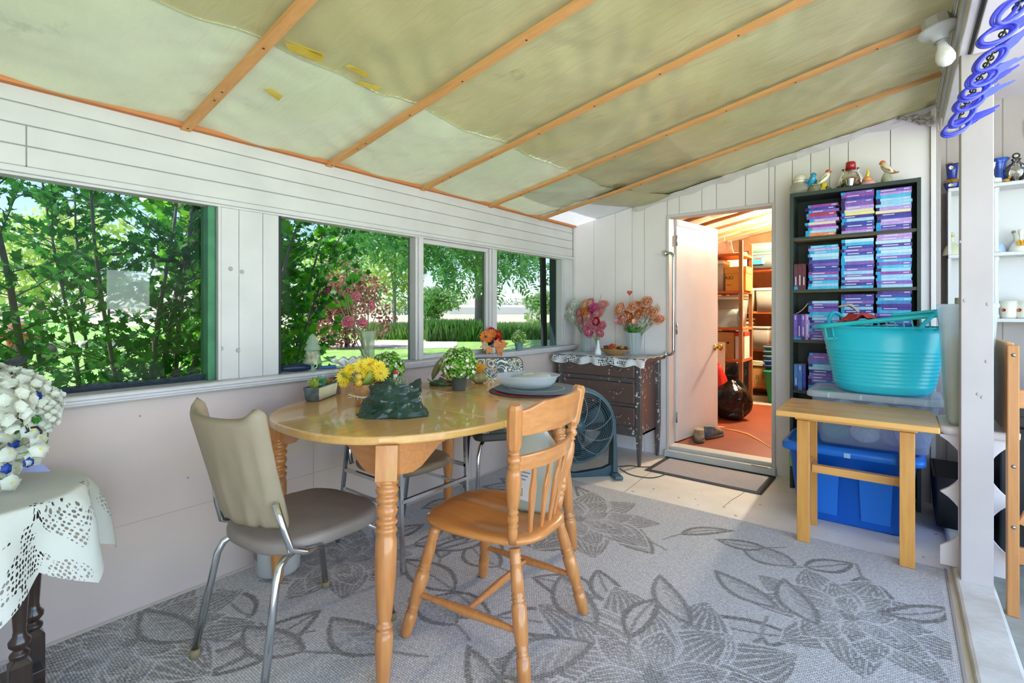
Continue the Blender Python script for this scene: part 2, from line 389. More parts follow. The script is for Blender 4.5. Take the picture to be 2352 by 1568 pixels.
# ---- back wall: vertical panelling boards, each its own piece, cut to the roof slope and round the door
DX0, DX1, DZ = .895, 1.70, 2.0
wb = MB()
wb.prism([(-.1,-.2),(DX0,-.2),(DX0,roof_z(DX0)+.04),(-.1,roof_z(-.1)+.04)], YB+.012, YB+.12, plane='xz')
wb.prism([(DX0,DZ),(DX1,DZ),(DX1,roof_z(DX1)+.04),(DX0,roof_z(DX0)+.04)], YB+.012, YB+.12, plane='xz')
wb.prism([(DX1,-.2),(2.62,-.2),(2.62,roof_z(2.62)+.04),(DX1,roof_z(DX1)+.04)], YB+.012, YB+.12, plane='xz')
wall_back = struct(wb.build('wall_back', P('panel_groove', '#a79d9a', .7)))
def board(x0, x1, z0, z1=None):
    top0 = roof_z(x0)-.004 if z1 is None else z1; top1 = roof_z(x1)-.004 if z1 is None else z1
    MB().prism([(x0+.0018,z0),(x1-.0018,z0),(x1-.0018,top1),(x0+.0018,top0)], YB-.002, YB+.014, plane='xz').build('wall_board', M_wallb, wall_back, bevel=.002)
for a, b in zip([0,.208,.422,.583,.695], [.208,.422,.583,.695,DX0]): board(a, b, 0)
for a, b in zip([DX0,.995,1.176,1.287,1.5], [.995,1.176,1.287,1.5,1.66]): board(a, b, DZ)
for a, b in zip([DX1,1.813,1.927,2.039,2.147,2.375], [1.813,1.927,2.039,2.147,2.375,2.575]): board(a, b, 0)
board(1.66, DX1, DZ)
struct(MB().prism([(2.575,0),(2.60,0),(2.60,roof_z(2.6)-.004),(2.575,roof_z(2.575)-.004)], YB-.02, YB+.03, plane='xz').build('trim_wall_end', M_wallb, None, bevel=.003))
# door frame and threshold
df = MB()
df.box(DX0-.004, YB-.012, 0, DX0+.018, YB+.125, DZ+.0); df.box(DX1-.02, YB-.012, 0, DX1+.004, YB+.125, DZ)
df.box(DX0+.018, YB+.0, DZ-.022, DX1-.02, YB+.125, DZ)
door = struct(df.build('door_1', P('door_frame_paint', '#cfcac6', .5), None, bevel=.003))
MB().box(DX0-.012, YB-.045, 0, DX1+.012, YB+.02, .058).build('threshold', P('threshold_paint', '#c9cdd0', .5, var='#d9d4c6', scale=9), door, bevel=.006)
MB().box(DX0+.018, YB+.0, .05, DX1-.02, YB+.13, .085).build('threshold_step', P('threshold_paint2', '#c4c6c2', .5), door, bevel=.006)
MB().box(DX0, YB-.046, 0, DX1+.012, YB-.044, .006).build('threshold_dark_strip', M_dark, door)  # dark strip along the foot of the threshold
MB().tube([(1.55,YB-.0425,.057),(1.60,YB-.043,.054),(1.66,YB-.0425,.055)], .003, 5).build('paint_chip', P('red_chip', '#7d3a36', .8), door)
# the open door leaf, hinged on the far side of the frame
hx, hy_ = DX0+.03, YB+.135
ex, ey = 1.05, 4.97
ang = math.atan2(ey-hy_, ex-hx)
leaf = thing('door_leaf', 'white flush door standing open into the storage room', 'door', (hx, hy_, 0), ang)
L = .775
M_door = P('door_white', '#dfe3e8', .4, var='#d5d9df', scale=2)
MB().box(0, 0, .092, L, .04, 1.985).build('panel', M_door, leaf, bevel=.003)
MB().box(.01, -.003, 1.93, L-.04, .0, 1.972).build('top_strip', M_door, leaf, bevel=.001)
k = MB(); k.lathe([(0,0),(.03,0),(.032,.006),(.014,.012),(.012,.03),(.026,.042),(.031,.056),(.026,.068),(0,.074)], 20, M=T(L-.065,0,.86) @ RX(PI/2))
k.build('door_knob', M_brass, leaf)
for z in (.3, 1.05, 1.8): MB().tube([(-.004,-.004,z-.045),(-.004,-.004,z+.045)], .006, 8).build('hinge', M_steel, leaf)
# grab bar on the frame
gb = thing('grab_bar', 'chrome grab bar with curved ends beside the doorway', 'grab bar', (DX0, YB-.03, 0))
zt, zb = at_y(1545,580,YB-.05).z, at_y(1545,815,YB-.05).z
pts = [(-.002,0,zt),(.03,-.008,zt)]+[(.03+.04*math.sin(a), -.008-.012*math.sin(a), zt-.04+.04*math.cos(a)) for a in [i*PI/12 for i in range(1,7)]]
pts += [(.07,-.02,z) for z in (zt-.2, zt-.5, zb+.1)]
pts += [(.03+.04*math.cos(a), -.008-.012*math.cos(a), zb+.04-.04*math.sin(a)) for a in [i*PI/12 for i in range(0,7)]]+[(-.002,0,zb)]
MB().tube(pts, .0125, 12).build('rail', M_chrome, gb)
for z in (zt, zb): MB().lathe([(0,0),(.027,0),(.025,.008),(0,.01)], 18, M=T(-.002,0,z) @ RY(PI/2)).build('flange', M_chrome, gb)

# ---- sloping ceiling: plastic sheeting over insulation, pine battens
def sheet_mat(name, c1, c2, tr, ts, blot='#6f7a55'):
    m = bpy.data.materials.new(name); m.use_nodes = True; nt = m.node_tree; b = nt.nodes['Principled BSDF']; o = nt.nodes['Material Output']
    tc = N(nt, 'ShaderNodeTexCoord')
    n1 = N(nt, 'ShaderNodeTexNoise'); n1.inputs['Scale'].default_value = 1.6; n1.inputs['Detail'].default_value = 6; n1.inputs['Roughness'].default_value = .6
    rp = N(nt, 'ShaderNodeValToRGB'); rp.color_ramp.elements[0].position = .32; rp.color_ramp.elements[1].position = .68
    rp.color_ramp.elements[0].color = lin(c1); rp.color_ramp.elements[1].color = lin(c2)
    n2 = N(nt, 'ShaderNodeTexNoise'); n2.inputs['Scale'].default_value = 5; n2.inputs['Detail'].default_value = 10; n2.inputs['Roughness'].default_value = .75
    r2 = N(nt, 'ShaderNodeValToRGB'); r2.color_ramp.elements[0].position = .61; r2.color_ramp.elements[1].position = .78
    r2.color_ramp.elements[0].color = (0,0,0,1); r2.color_ramp.elements[1].color = (.75,.75,.75,1)
    for n in (n1, n2): nt.links.new(tc.outputs['Object'], n.inputs['Vector'])
    nt.links.new(n1.outputs['Fac'], rp.inputs[0]); nt.links.new(n2.outputs['Fac'], r2.inputs[0])
    mx = N(nt, 'ShaderNodeMix', data_type='RGBA'); mx.inputs[7].default_value = lin(blot)
    nt.links.new(r2.outputs[0], mx.inputs[0]); nt.links.new(rp.outputs[0], mx.inputs[6]); nt.links.new(mx.outputs[2], b.inputs['Base Color'])
    b.inputs['Roughness'].default_value = .22; b.inputs['Specular IOR Level'].default_value = .5
    n3 = N(nt, 'ShaderNodeTexNoise'); n3.inputs['Scale'].default_value = 9; n3.inputs['Detail'].default_value = 5; n3.inputs['Distortion'].default_value = 1.2
    mp = N(nt, 'ShaderNodeMapping'); mp.inputs['Scale'].default_value = (.5, 2.2, 1); nt.links.new(tc.outputs['Object'], mp.inputs[0]); nt.links.new(mp.outputs[0], n3.inputs['Vector'])
    bp = N(nt, 'ShaderNodeBump'); bp.inputs['Strength'].default_value = .28; bp.inputs['Distance'].default_value = .025
    nt.links.new(n3.outputs['Fac'], bp.inputs['Height']); nt.links.new(bp.outputs[0], b.inputs['Normal'])
    tl = N(nt, 'ShaderNodeBsdfTranslucent'); nt.links.new(mx.outputs[2], tl.inputs[0])
    sc = N(nt, 'ShaderNodeMixShader'); sc.inputs[0].default_value = tr
    nt.links.new(b.outputs[0], sc.inputs[1]); nt.links.new(tl.outputs[0], sc.inputs[2]); nt.links.new(sc.outputs[0], o.inputs[0])
    return m
M_sheet = sheet_mat('plastic_sheeting', '#a39c6e', '#b4ad80', .018, 1)
M_sheet2 = sheet_mat('pale_plastic_sheeting', '#b2b796', '#c3c8aa', .028, 1, '#848d78')
BAT = [-2.0, -1.32, -.60, .155, .828, 1.511, 2.176, 2.845, 3.503]
def sheet(x0, x1, y0, y1, dz, step=.022, amp=1):
    nx, ny = max(3, int((x1-x0)/step)), max(3, int((y1-y0)/step))
    def fn(u, v):
        x = x0+(x1-x0)*u; y = y0+(y1-y0)*v
        bs = [b for b in BAT]+[YB+.05]
        lo = max([b for b in bs if b <= y], default=Y0); hi = min([b for b in bs if b > y], default=YB+.05)
        t = (y-lo)/max(hi-lo, .01); sag = .022*math.sin(PI*t)
        # tension folds fanning out from the battens
        fold = mnoise.noise((x*13+2*math.sin(y*5), y*2.2, 3.1))*.006*(abs(t-.5)*2)**.7+mnoise.noise((x*4, y*4, 9))*.010*math.sin(PI*t)
        diag = .0035*math.sin(38*(x+.7*y)+5*mnoise.noise((x*2,y*2,1)))*max(0, mnoise.noise((x*1.7,y*1.7,6))+.15)
        return (x, y, roof_z(x)+.012-sag-amp*1.7*(fold+diag)-dz)
    return MB().grid(fn, nx, ny)
xs = .70
ceil = struct(sheet(xs-.012, 2.64, Y0, YB+.05, .0).build('ceiling', M_sheet, fix=False))
sheet(-.05, xs, Y0, 3.515, .004).build('plastic_sheet', M_sheet2, ceil, fix=False)
# last bay: the corner is left bare and shows the white roof panel
o = MB()
o.add([(-.05,3.505,roof_z(-.05)-.002),(.47,3.505,roof_z(.47)-.002),(-.05,3.44,roof_z(-.05)+.045),(.42,3.44,roof_z(.42)+.045)], [(0,1,3,2)])
o.add([(-.05,3.505,roof_z(-.05)-.002),(.47,3.505,roof_z(.47)-.002),(.66,3.75,roof_z(.66)-.002),(.80,YB+.05,roof_z(.80)-.002),(-.05,YB+.05,roof_z(-.05)-.002)], [(0,1,2,3,4)])
o.build('bare_roof_panel', sheet_mat('white_roof_panel', '#e8e9ee', '#eef0f3', .05, 1, '#dcdde0'), ceil)
o = MB()
o.grid(lambda u, v: ((.42+.22*u**1.4+(1-u)*0)+v*(.75-.42), 3.49+u*(YB+.05-3.49), roof_z(.42+.2*u+v*.33)-.012-.016*math.sin(v*PI)), 16, 10)
o.build('plastic_sheet', M_sheet, ceil, fix=False)
# unseen cover added above the last bays to stop sun leaking past the sheets
rq = lambda x, y, d: (x, y, roof_z(x)+d)
MB().hexa([rq(.22,2.9,.035),rq(1.3,2.9,.035),rq(1.3,YB+.1,.05),rq(.22,YB+.1,.05)],[rq(.22,2.9,.05),rq(1.3,2.9,.05),rq(1.3,YB+.1,.065),rq(.22,YB+.1,.065)]).build('sun_leak_cover', M_white, ceil)
# yellow tape mends
M_tape = P('yellow_tape', '#dcc35a', .25, var='#c9a83c', scale=10)
M_tape2 = glassy('tape_stain', (.95,.90,.45), .3, .12)
def on_roof(u, v, off=.02):
    d = ray(u, v); t = (2.0+SL*CAMX-CAMH-off)/(d.z-SL*d.x); return Vector((CAMX+t*d.x, t*d.y, CAMH+t*d.z))
for q in ([(652,88),(738,122),(744,132),(664,96)], [(655,98),(664,114),(738,144),(745,125)], [(792,152),(800,148),(846,168),(840,178)], [(812,190),(828,188),(876,200),(866,210)], [(604,205),(624,204),(650,220),(640,232)]):
    ps = [on_roof(u, v, .024) for u, v in q]
    MB().add([tuple(p) for p in ps], [(0,1,2,3)]).build('tape_strip', M_tape, ceil, solid=.0008)
# battens
for yb in BAT:
    cut = random.uniform(.18, .42)
    def bz(x): return roof_z(x)-.016
    xs_ = [0, cut+.02, 2.63]
    for a, b in zip(xs_[:-1], xs_[1:]):
        o = MB(); n = 14
        vs = []
        for i in range(n+1):
            x = a+.0015+(b-a-.003)*i/n; wv = .004*mnoise.noise((x*2.5, yb*3, 0)); hz = .002*mnoise.noise((x*2, yb, 5))
            for dy, dz in ((-.019,-.010),(.019,-.010),(.019,.008),(-.019,.008)): vs.append((x, yb+dy+wv, bz(x)+dz+hz))
        fs = [(4*i+j, 4*i+(j+1)%4, 4*i+4+(j+1)%4, 4*i+4+j) for i in range(n) for j in range(4)]+[(0,1,2,3),(4*n+3,4*n+2,4*n+1,4*n)]
        bt = o.add(vs, fs).build('batten', M_batten, ceil)
        nl = MB()
        for x in ([a+.03, b-.03] if b-a < 1 else [a+.04+.33*i for i in range(7)]):
            nl.lathe([(0,0),(.0045,0),(.0035,-.0022),(0,-.0026)], 8, M=T(x, yb, bz(x)-.0105))
        nl.build('nail', M_nail, bt)
o = MB()
vs = []; n = 60
for i in range(n+1):
    y = Y0+(YB-Y0)*i/n; wv = .005*mnoise.noise((y*1.3, 0, 2)); 
    for dx, dz in ((.0,-.012),(.026,-.010),(.026,.008),(.0,.006)): vs.append((dx, y, 1.995+dz+wv))
o.add(vs, [(4*i+j, 4*i+(j+1)%4, 4*i+4+(j+1)%4, 4*i+4+j) for i in range(n) for j in range(4)]).build('wall_batten', M_batten_y, ceil)
o = MB()     # crumpled sheet edge along the top of the back wall
o.grid(lambda u, v: (.6+u*2.0, YB-.004-.02*(1-v)*(1+mnoise.noise((u*30,v*2,0))), roof_z(.6+u*2.0)-.004-.045*v*(1+.7*mnoise.noise((u*14,0,3)))), 90, 6)
o.build('sheet_edge', P('painted_plastic', '#c9c2c1', .35, bump=.5, bscale=30), ceil, fix=False)
o = MB()
o.grid(lambda u, v: (2.40+.20*u, YB-.01-.05*v*(.6+mnoise.noise((u*9,v*5,1))), roof_z(2.5)-.02-.11*u*v+.02*mnoise.noise((u*12,v*8,4))), 16, 12)
o.build('sheet_edge', MATS['painted_plastic'], ceil, fix=False)

# ---- beam and post on the open side
bm = MB(); bm.box(2.625, Y0, 2.31, 2.75, YB-.1, 2.56)
beam = struct(bm.build('ceiling_beam', P('beam_paint', '#dbd5d3', .5, var='#cfc9c8', scale=4), None, bevel=.004))
MB().box(2.612, Y0, 2.37, 2.628, YB-.08, 2.50).build('fascia_strip', M_white, beam, bevel=.003)
MB().box(2.655, Y0, 2.304, 2.664, 2.9, 2.311).build('soffit_groove', M_dark, beam); MB().box(2.668, Y0, 2.298, 2.745, 2.895, 2.311).build('soffit_board', M_wallb, beam, bevel=.003)
cb = MB()      # wires along the beam
for k in range(3):
    cb.tube([(2.606-.004*k, y, 2.43+.018*k+.012*mnoise.noise((y*2,k,0))) for y in np.linspace(1.6, YB-.1, 24)], .0035, 6)
cb.tube([(2.604,YB-.12,2.40),(2.602,YB-.12,2.33),(2.606,YB-.13,2.285),(2.64,YB-.15,2.275),(2.68,YB-.16,2.27)], .004, 6)
cb.build('cable', P('white_cable', '#dcd8d2', .5), beam)
post = MB().box(2.633, 2.905, .03, 2.737, 3.0, 2.312)
post = struct(post.build('post_column', P('post_paint','#bfb5b3',.55,var='#b8aeac',scale=3), None, bevel=.003))
pf = MB()
for u, v in ((2205,555),(2215,690),(2255,912),(2245,905),(2265,830),(2268,698)):
    p = at_y(u, v, 2.904); pf.lathe([(0,0),(.0045,0),(.003,.0012),(0,.0014)], 7, M=T(p.x, p.y, p.z) @ RX(PI/2) @ SC(1,1.6,1))
pf.build('chipped_paint', P('chip_grey', '#b3aaa8', .8), post)
# ---- annex beyond the post
YN = 4.35
nb = MB(); nb.box(2.5, YN, -.2, 4.2, YN+.1, 2.60)
wn_ = struct(nb.build('wall_annex', P('annex_wall', '#b9aeab', .6, var='#afa4a1', scale=3)))
for x in (2.665, 2.93, 3.2, 3.47): MB().box(x, YN-.0015, 0, x+.005, YN+.001, 2.6).build('panel_joint', P('joint_dark', '#938a87', .8), wn_)
struct(MB().box(2.60, YB+.02, 0, 2.625, YN, 2.45).build('wall_annex_return', MATS['annex_wall']))
struct(MB().box(4.1, 3.6, -.2, 4.2, YN, 2.55).build('wall_annex_side', MATS['annex_wall']))
struct(MB().box(-.1, Y0-.1, -.2, 2.7, Y0, 2.55).build('wall_rear', M_wallb))  # unseen end wall, added to cut the daylight from behind the camera
ca = MB(); ca.hexa([(2.745,Y0,2.50),(4.2,Y0,2.47),(4.2,YN,2.49),(2.745,YN,2.54)], [(2.745,Y0,2.56),(4.2,Y0,2.53),(4.2,YN,2.55),(2.745,YN,2.60)])
struct(ca.build('ceiling_annex', M_wallb))
struct(MB().box(2.52, 3.9, 2.562, 2.78, YN+.1, 2.60).build('annex_sun_cover', M_wallb))  # unseen cover added over the nook to block stray sun
# ---- eaves outside, which shade the windows
ev = MB(); ev.hexa([(-.62,Y0,1.86),(-.05,Y0,1.965),(-.05,YB+3.9,1.965),(-.62,YB+3.9,1.86)], [(-.62,Y0,1.88),(-.05,Y0,1.985),(-.05,YB+3.9,1.985),(-.62,YB+3.9,1.88)])
struct(ev.build('roof_eaves', P('eave_paint', '#d8d8d2', .6)))
# ================================================================== OUTSIDE
GZ = -.25
def ground_mat():
    m = bpy.data.materials.new('lawn_and_field'); m.use_nodes = True; nt = m.node_tree; b = nt.nodes['Principled BSDF']
    tc = N(nt, 'ShaderNodeTexCoord'); n1 = N(nt, 'ShaderNodeTexNoise'); n1.inputs['Scale'].default_value = 1.2; n1.inputs['Detail'].default_value = 8; n1.inputs['Roughness'].default_value = .7
    nt.links.new(tc.outputs['Object'], n1.inputs['Vector'])
    rp = N(nt, 'ShaderNodeValToRGB'); rp.color_ramp.elements[0].position = .3; rp.color_ramp.elements[1].position = .7
    rp.color_ramp.elements[0].color = lin('#6f9c42'); rp.color_ramp.elements[1].color = lin('#a8c568')
    nt.links.new(n1.outputs['Fac'], rp.inputs[0]); nt.links.new(rp.outputs[0], b.inputs['Base Color']); b.inputs['Roughness'].default_value = .9
    return m
DIRV = Vector((-math.sin(YAW), math.cos(YAW), 0))
gr = struct(MB().add([(-400,-400,GZ),(400,-400,GZ),(400,400,GZ),(-400,400,GZ)], [(0,1,2,3)]).build('ground_lawn', ground_mat()))
def strip(name, u0, u1, d0, d1, z, col, col2):
    """a band of ground lying across the view between two depths"""
    o = MB(); n = 24; vs = []
    for i in range(n+1):
        u = u0+(u1-u0)*i/n; wob = 1+.03*mnoise.noise((i*.7, d0, 0))
        r = ray(u, 800)
        for d in (d0, d1): vs.append((CAMX+r.x*d*wob, r.y*d*wob, z))
    o.add(vs, [(2*i, 2*i+2, 2*i+3, 2*i+1) for i in range(n)])
    return struct(o.build(name, P(name+'_mat', col, .95, var=col2, scale=2, amt=.8)))
struct(MB().box(2.0,-14,GZ-.1,14,-1.32,GZ+.03).build('bounce_slab', P('bounce_slab_grey','#c4c5c9',.9,var='#b3b4b8',scale=3)))  # unseen pale slabs added to bounce neutral daylight indoors
struct(MB().box(4.2,-1.3,GZ-.1,14,6,GZ+.03).build('bounce_slab_side', MATS['bounce_slab_grey']))
strip('path_gravel', 250, 1050, 19.5, 24.5, GZ+.01, '#c9b29c', '#ddcfbd')
strip('field_dry_grass', 200, 1500, 48, 130, GZ+.012, '#d8c7a8', '#c9b893')
strip('field_far', 200, 1500, 130, 380, GZ+.013, '#b9b48a', '#cfc3a0')

LOBED = [(0,0),(.25,.10),(.5,.28),(.30,.36),(.42,.62),(.2,.60),(0,1),(-.2,.60),(-.42,.62),(-.30,.36),(-.5,.28),(-.25,.10)]
OVAL = [(0,0),(.22,.25),(.26,.5),(.15,.8),(0,1),(-.15,.8),(-.26,.5),(-.22,.25)]
def leaves_np(pts, dirs, sizes, shape, fold=.18):
    """many leaves in one mesh; shape: outline in leaf space"""
    sh = np.array(shape); k = len(sh); n = len(pts)
    P_ = np.array(pts); D = np.array(dirs); D /= np.linalg.norm(D, axis=1, keepdims=True)+1e-9
    R = np.random.normal(size=(n,3)); X = np.cross(D, R); X /= np.linalg.norm(X, axis=1, keepdims=True)+1e-9; Nn = np.cross(X, D)
    s = np.array(sizes)[:,None,None]
    V = P_[:,None,:]+s*(sh[None,:,0:1]*X[:,None,:]+sh[None,:,1:2]*D[:,None,:]+fold*np.abs(sh[None,:,0:1])*Nn[:,None,:]-.25*sh[None,:,1:2]**2*Nn[:,None,:])
    return V.reshape(-1,3), k, n
def leaf_object(name, V, k, n, mat, parent, kind='stuff'):
    me = bpy.data.meshes.new(name); me.vertices.add(len(V)); me.vertices.foreach_set('co', V.astype(np.float32).ravel())
    me.loops.add(len(V)); me.loops.foreach_set('vertex_index', np.arange(len(V), dtype=np.int32))
    me.polygons.add(n); me.polygons.foreach_set('loop_start', np.arange(n, dtype=np.int32)*k)
    try: me.polygons.foreach_set('loop_total', np.full(n, k, dtype=np.int32))
    except Exception: pass
    me.materials.append(mat); me.update(calc_edges=True); me.validate()
    o = bpy.data.objects.new(name, me); C.objects.link(o); o.parent = parent
    if kind: o['kind'] = kind
    return o
rng = np.random.default_rng(5); np.random.seed(5)
def shrub(name, label, base, stems, leaf, n_leaf, size, shape, mat, bark, spread_y=1, clip=None, fill=None):
    """multi-stemmed shrub: tall arching stems, twigs, leaves along twigs"""
    root = thing(name, label, 'shrub', base)
    st = MB(); P_ = []; D_ = []
    for (bx, by, tx, ty, h, r) in stems:
        pts = []; n = 9
        for i in range(n+1):
            t = i/n; pts.append(Vector((bx+(tx-bx)*t**1.4+.03*math.sin(t*7+bx*9), by+(ty-by)*t**1.4+.03*math.cos(t*6+by*9), h*t)))
        st.tube(pts, [r*(1-.75*i/n) for i in range(n+1)], 6)
        for k in range(leaf):
            t = random.uniform(.12, 1); i = min(n-1, int(t*n)); p = pts[i].lerp(pts[i+1], t*n-i)
            a = random.uniform(0, 2*PI); ln = random.uniform(.18, .55)*(1.1-.4*t)
            e = p+Vector((math.cos(a)*ln, math.sin(a)*ln*spread_y, ln*random.uniform(.1,.8)))
            if clip and not clip(e): continue
            st.tube([p, p.lerp(e, .5)+Vector((0,0,-.01)), e], [.004,.003,.0015], 4, caps=False)
            m_ = n_leaf
            for q in range(m_):
                g = (q+1)/m_; b = p.lerp(e, g)
                P_.append(b); dv = (e-p).normalized()+Vector(rng.normal(size=3)*.6); D_.append(dv)
    if fill:
        for q in fill(): P_.append(q[0]); D_.append(q[1])
    V, k, n = leaves_np([tuple(p) for p in P_], [tuple(d) for d in D_], rng.uniform(size*.6, size*1.25, len(P_)), shape)
    st.build('stems', bark, root, fix=False)
    leaf_object('foliage', V, k, n, mat, root)
    return root
M_bark = P('bark_grey', '#a89f8e', .9, var='#7a7263', scale=20, amt=1)
M_bark2 = P('bark_dark', '#4a4a45', .9, var='#333833', scale=12, amt=1)
M_lf1 = leafmat('shrub_leaf', '#2c7a22', '#57a838', .42, 3)
M_lf2 = leafmat('maple_leaf', '#5aa522', '#97d33c', .6, 3)
M_lf3 = leafmat('walnut_leaf', '#3f7d3c', '#6aa356', .4, .8)
# --- big shrub pressing against the first window
stems = []
for k in range(20):
    b = (random.uniform(-.5,.35), random.uniform(-.95,.95)); ty = b[1]*1.9+random.uniform(-.3,.3)
    stems.append((b[0], b[1], b[0]+random.uniform(-.6,.25), ty, random.uniform(2.2,3.0), random.uniform(.014,.026)))
clipw = lambda e: e.x+(-1.15) < -.12
shrub('hibiscus_shrub', 'tall dark green multi-stemmed shrub filling the big undivided window', (-1.15, 1.0, GZ), stems, 78, 10, .054, LOBED, M_lf1, M_bark, 1, clipw)
# --- bright maple-like shrub in the second window
stems = []
for k in range(9):
    b = (random.uniform(-.3,.3), random.uniform(-.3,.3)); stems.append((b[0], b[1], b[0]*2.2+random.uniform(-.3,.3), b[1]*2.2+random.uniform(-.4,.3), random.uniform(2.2,3.1), .018))
c2 = at_d(690, 700, 4.3)
shrub('maple_sapling', 'bright green lobed-leaf sapling behind the glass tree jar', (c2.x-.35, c2.y-.15, GZ), stems, 54, 8, .12, LOBED, M_lf2, M_bark)
# --- trees
def tree(name, label, u, vb, d, h, w, mat, bark, n=2500, size=.22, trunk=.12, low=.3, group=None, shape=OVAL, cat='tree', flat=1.0):
    p = at_d(u, vb, d); root = thing(name, label, cat, (p.x, p.y, GZ), 0, group)
    t = MB(); t.tube([(0,0,0),(.05,0,h*.3),(0,.05,h*.62),(.02,0,h*.9)], [trunk,trunk*.8,trunk*.5,.02], 8)
    cs = []
    for k in range(9):
        a = random.uniform(0,2*PI); rr = random.uniform(.15,.75)*w/2; z = h*random.uniform(low+.08,.92)
        c = Vector((rr*math.cos(a), rr*math.sin(a), z)); cs.append((c, random.uniform(.45,.8)*w/2))
        t.tube([(0,0,z*.55), c*.6+Vector((0,0,z*.1)), c], [trunk*.35,trunk*.2,.012], 5, caps=False)
    t.build('trunk', bark, root, fix=False)
    P_ = []; D_ = []
    for k in range(n):
        c, r = random.choice(cs); v = Vector(rng.normal(size=3)).normalized()*r*random.uniform(.35,1)**.5; v.z *= .75*flat
        q = c+v
        if q.z < h*low*.6: q.z = h*low*.6+random.uniform(0,.3)
        P_.append(tuple(q)); D_.append(tuple(Vector(rng.normal(size=3))+Vector((0,0,-.4))))
    V, k, nn = leaves_np(P_, D_, rng.uniform(size*.7,size*1.3,n), shape)
    leaf_object('crown', V, k, nn, mat, root)
    return root
M_pur = leafmat('plum_leaf', '#8f5850', '#c4947a', .45, .8)
M_yg = leafmat('yellow_green_leaf', '#b0cc58', '#dcea92', .5, .6)
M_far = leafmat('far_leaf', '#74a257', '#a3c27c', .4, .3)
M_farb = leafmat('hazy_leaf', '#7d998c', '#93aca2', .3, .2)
tree('plum_tree', 'reddish brown leafed bush at the edge of the lawn', 795, 750, 20, 3.6, 3.0, M_pur, M_bark2, 3000, .17, .07, .05, cat='bush')
tree('pale_tree', 'pale yellow-green tree beyond the gravel path', 905, 740, 31, 7.2, 5.4, M_yg, M_bark, 3600, .30, .13, .12)
tree('pale_tree', 'tall pale yellow-green tree partly behind the reddish bush', 800, 740, 36, 9.5, 6.0, M_yg, M_bark, 3200, .34, .14, .12)
tree('pale_tree', 'pale tree seen through the gaps of the tall dark shrub', 90, 740, 22, 6.0, 6.0, M_yg, M_bark, 2500, .3, .14, .2)
tree('field_tree', 'rounded green tree beside the dry field', 1005, 730, 46, 3.9, 4.0, M_far, M_bark2, 2200, .34, .12, .1)
tree('field_tree', 'low green tree by the pale field', 1238, 722, 60, 3.6, 3.6, M_far, M_bark2, 1600, .38, .12, .1)
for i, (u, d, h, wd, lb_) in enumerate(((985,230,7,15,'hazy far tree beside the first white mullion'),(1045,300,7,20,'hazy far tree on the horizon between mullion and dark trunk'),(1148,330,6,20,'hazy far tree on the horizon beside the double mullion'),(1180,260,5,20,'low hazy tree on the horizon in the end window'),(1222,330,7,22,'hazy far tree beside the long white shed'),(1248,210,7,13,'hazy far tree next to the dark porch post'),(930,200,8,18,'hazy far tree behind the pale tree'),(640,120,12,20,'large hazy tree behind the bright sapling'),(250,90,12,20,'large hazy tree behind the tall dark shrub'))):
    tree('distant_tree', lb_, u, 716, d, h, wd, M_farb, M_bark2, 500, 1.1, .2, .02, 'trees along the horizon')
# tall grass: dense upright blades in a bank
def tallgrass(name, label, u0, u1, d0, d1, h, n, mat):
    P_ = []; D_ = []
    for k in range(n):
        r = ray(random.uniform(u0,u1), 800); d = random.uniform(d0,d1)
        P_.append((CAMX+r.x*d, r.y*d, GZ)); D_.append(tuple(Vector((rng.normal()*.18, rng.normal()*.18, 1))))
    V, k, nn = leaves_np(P_, D_, rng.uniform(h*.6,h*1.2,n), [(-.05,0),(.05,0),(.035,.6),(0,1),(-.035,.6)], 0)
    o = leaf_object(name, V, k, nn, mat, None); tag(o, label, 'grass')
tallgrass('tall_grass', 'bank of tall green grass behind the lawn', 850, 1300, 25.5, 34, .72, 15000, leafmat('tall_grass_leaf', '#6f9f4a', '#9cc066', .4, .4))
tallgrass('tall_grass', 'dark green tall grass under the tree with the dark trunk', 980, 1100, 24, 25.4, .95, 4000, leafmat('tall_grass_dark', '#4f8a40', '#6fa552', .35, .4))
# --- the big walnut with the dark trunk, drooping pinnate leaves
pw = at_d(1104, 745, 25); wal = thing('walnut_tree', 'dark-trunked tree with drooping feathery leaves outside the divided windows', 'tree', (pw.x, pw.y, GZ))
t = MB(); t.tube([(0,0,0),(.02,0,1.5),(-.03,.02,4),(.1,0,7)], [.36,.30,.27,.2], 12)
anch = []
rr_ = Vector((math.cos(YAW), math.sin(YAW), 0))
for k in range(46):
    u = random.uniform(820, 1270); d = random.uniform(9.5, 20)
    hi = 545 if u < 960 else (600 if u < 1030 else (640 if u < 1120 else 600)); vv = random.uniform(400, hi)
    q = at_d(u, vv, d); anch.append(q-Vector((pw.x,pw.y,GZ)))
P_ = []; D_ = []; SZ = []
for a in anch:
    src = Vector((0,0,random.uniform(4.5,6.5)))
    mid = src.lerp(a, .55)+Vector((0,0,.8))
    t.tube([src, mid, a], [.05,.03,.008], 5, caps=False)
    for j in range(34):                       # pinnate leaf: rachis with paired leaflets
        base = a+Vector(rng.normal(size=3)*Vector((.62,.62,.42)) if False else tuple(rng.normal(size=3)*np.array([.62,.62,.38])))
        ax = Vector((rng.normal(), rng.normal(), -random.uniform(.3,1.3))).normalized(); L_ = random.uniform(.32,.52)
        side = ax.cross(Vector(rng.normal(size=3))).normalized()
        for q in range(7):
            b = base+ax*(L_*(q+1)/7)+Vector((0,0,-.05*(q/7)**2))
            for sgn in (-1, 1):
                P_.append(tuple(b)); D_.append(tuple(side*sgn+ax*.5)); SZ.append(.13*random.uniform(.8,1.1))
t.build('trunk', M_bark2, wal, fix=False)
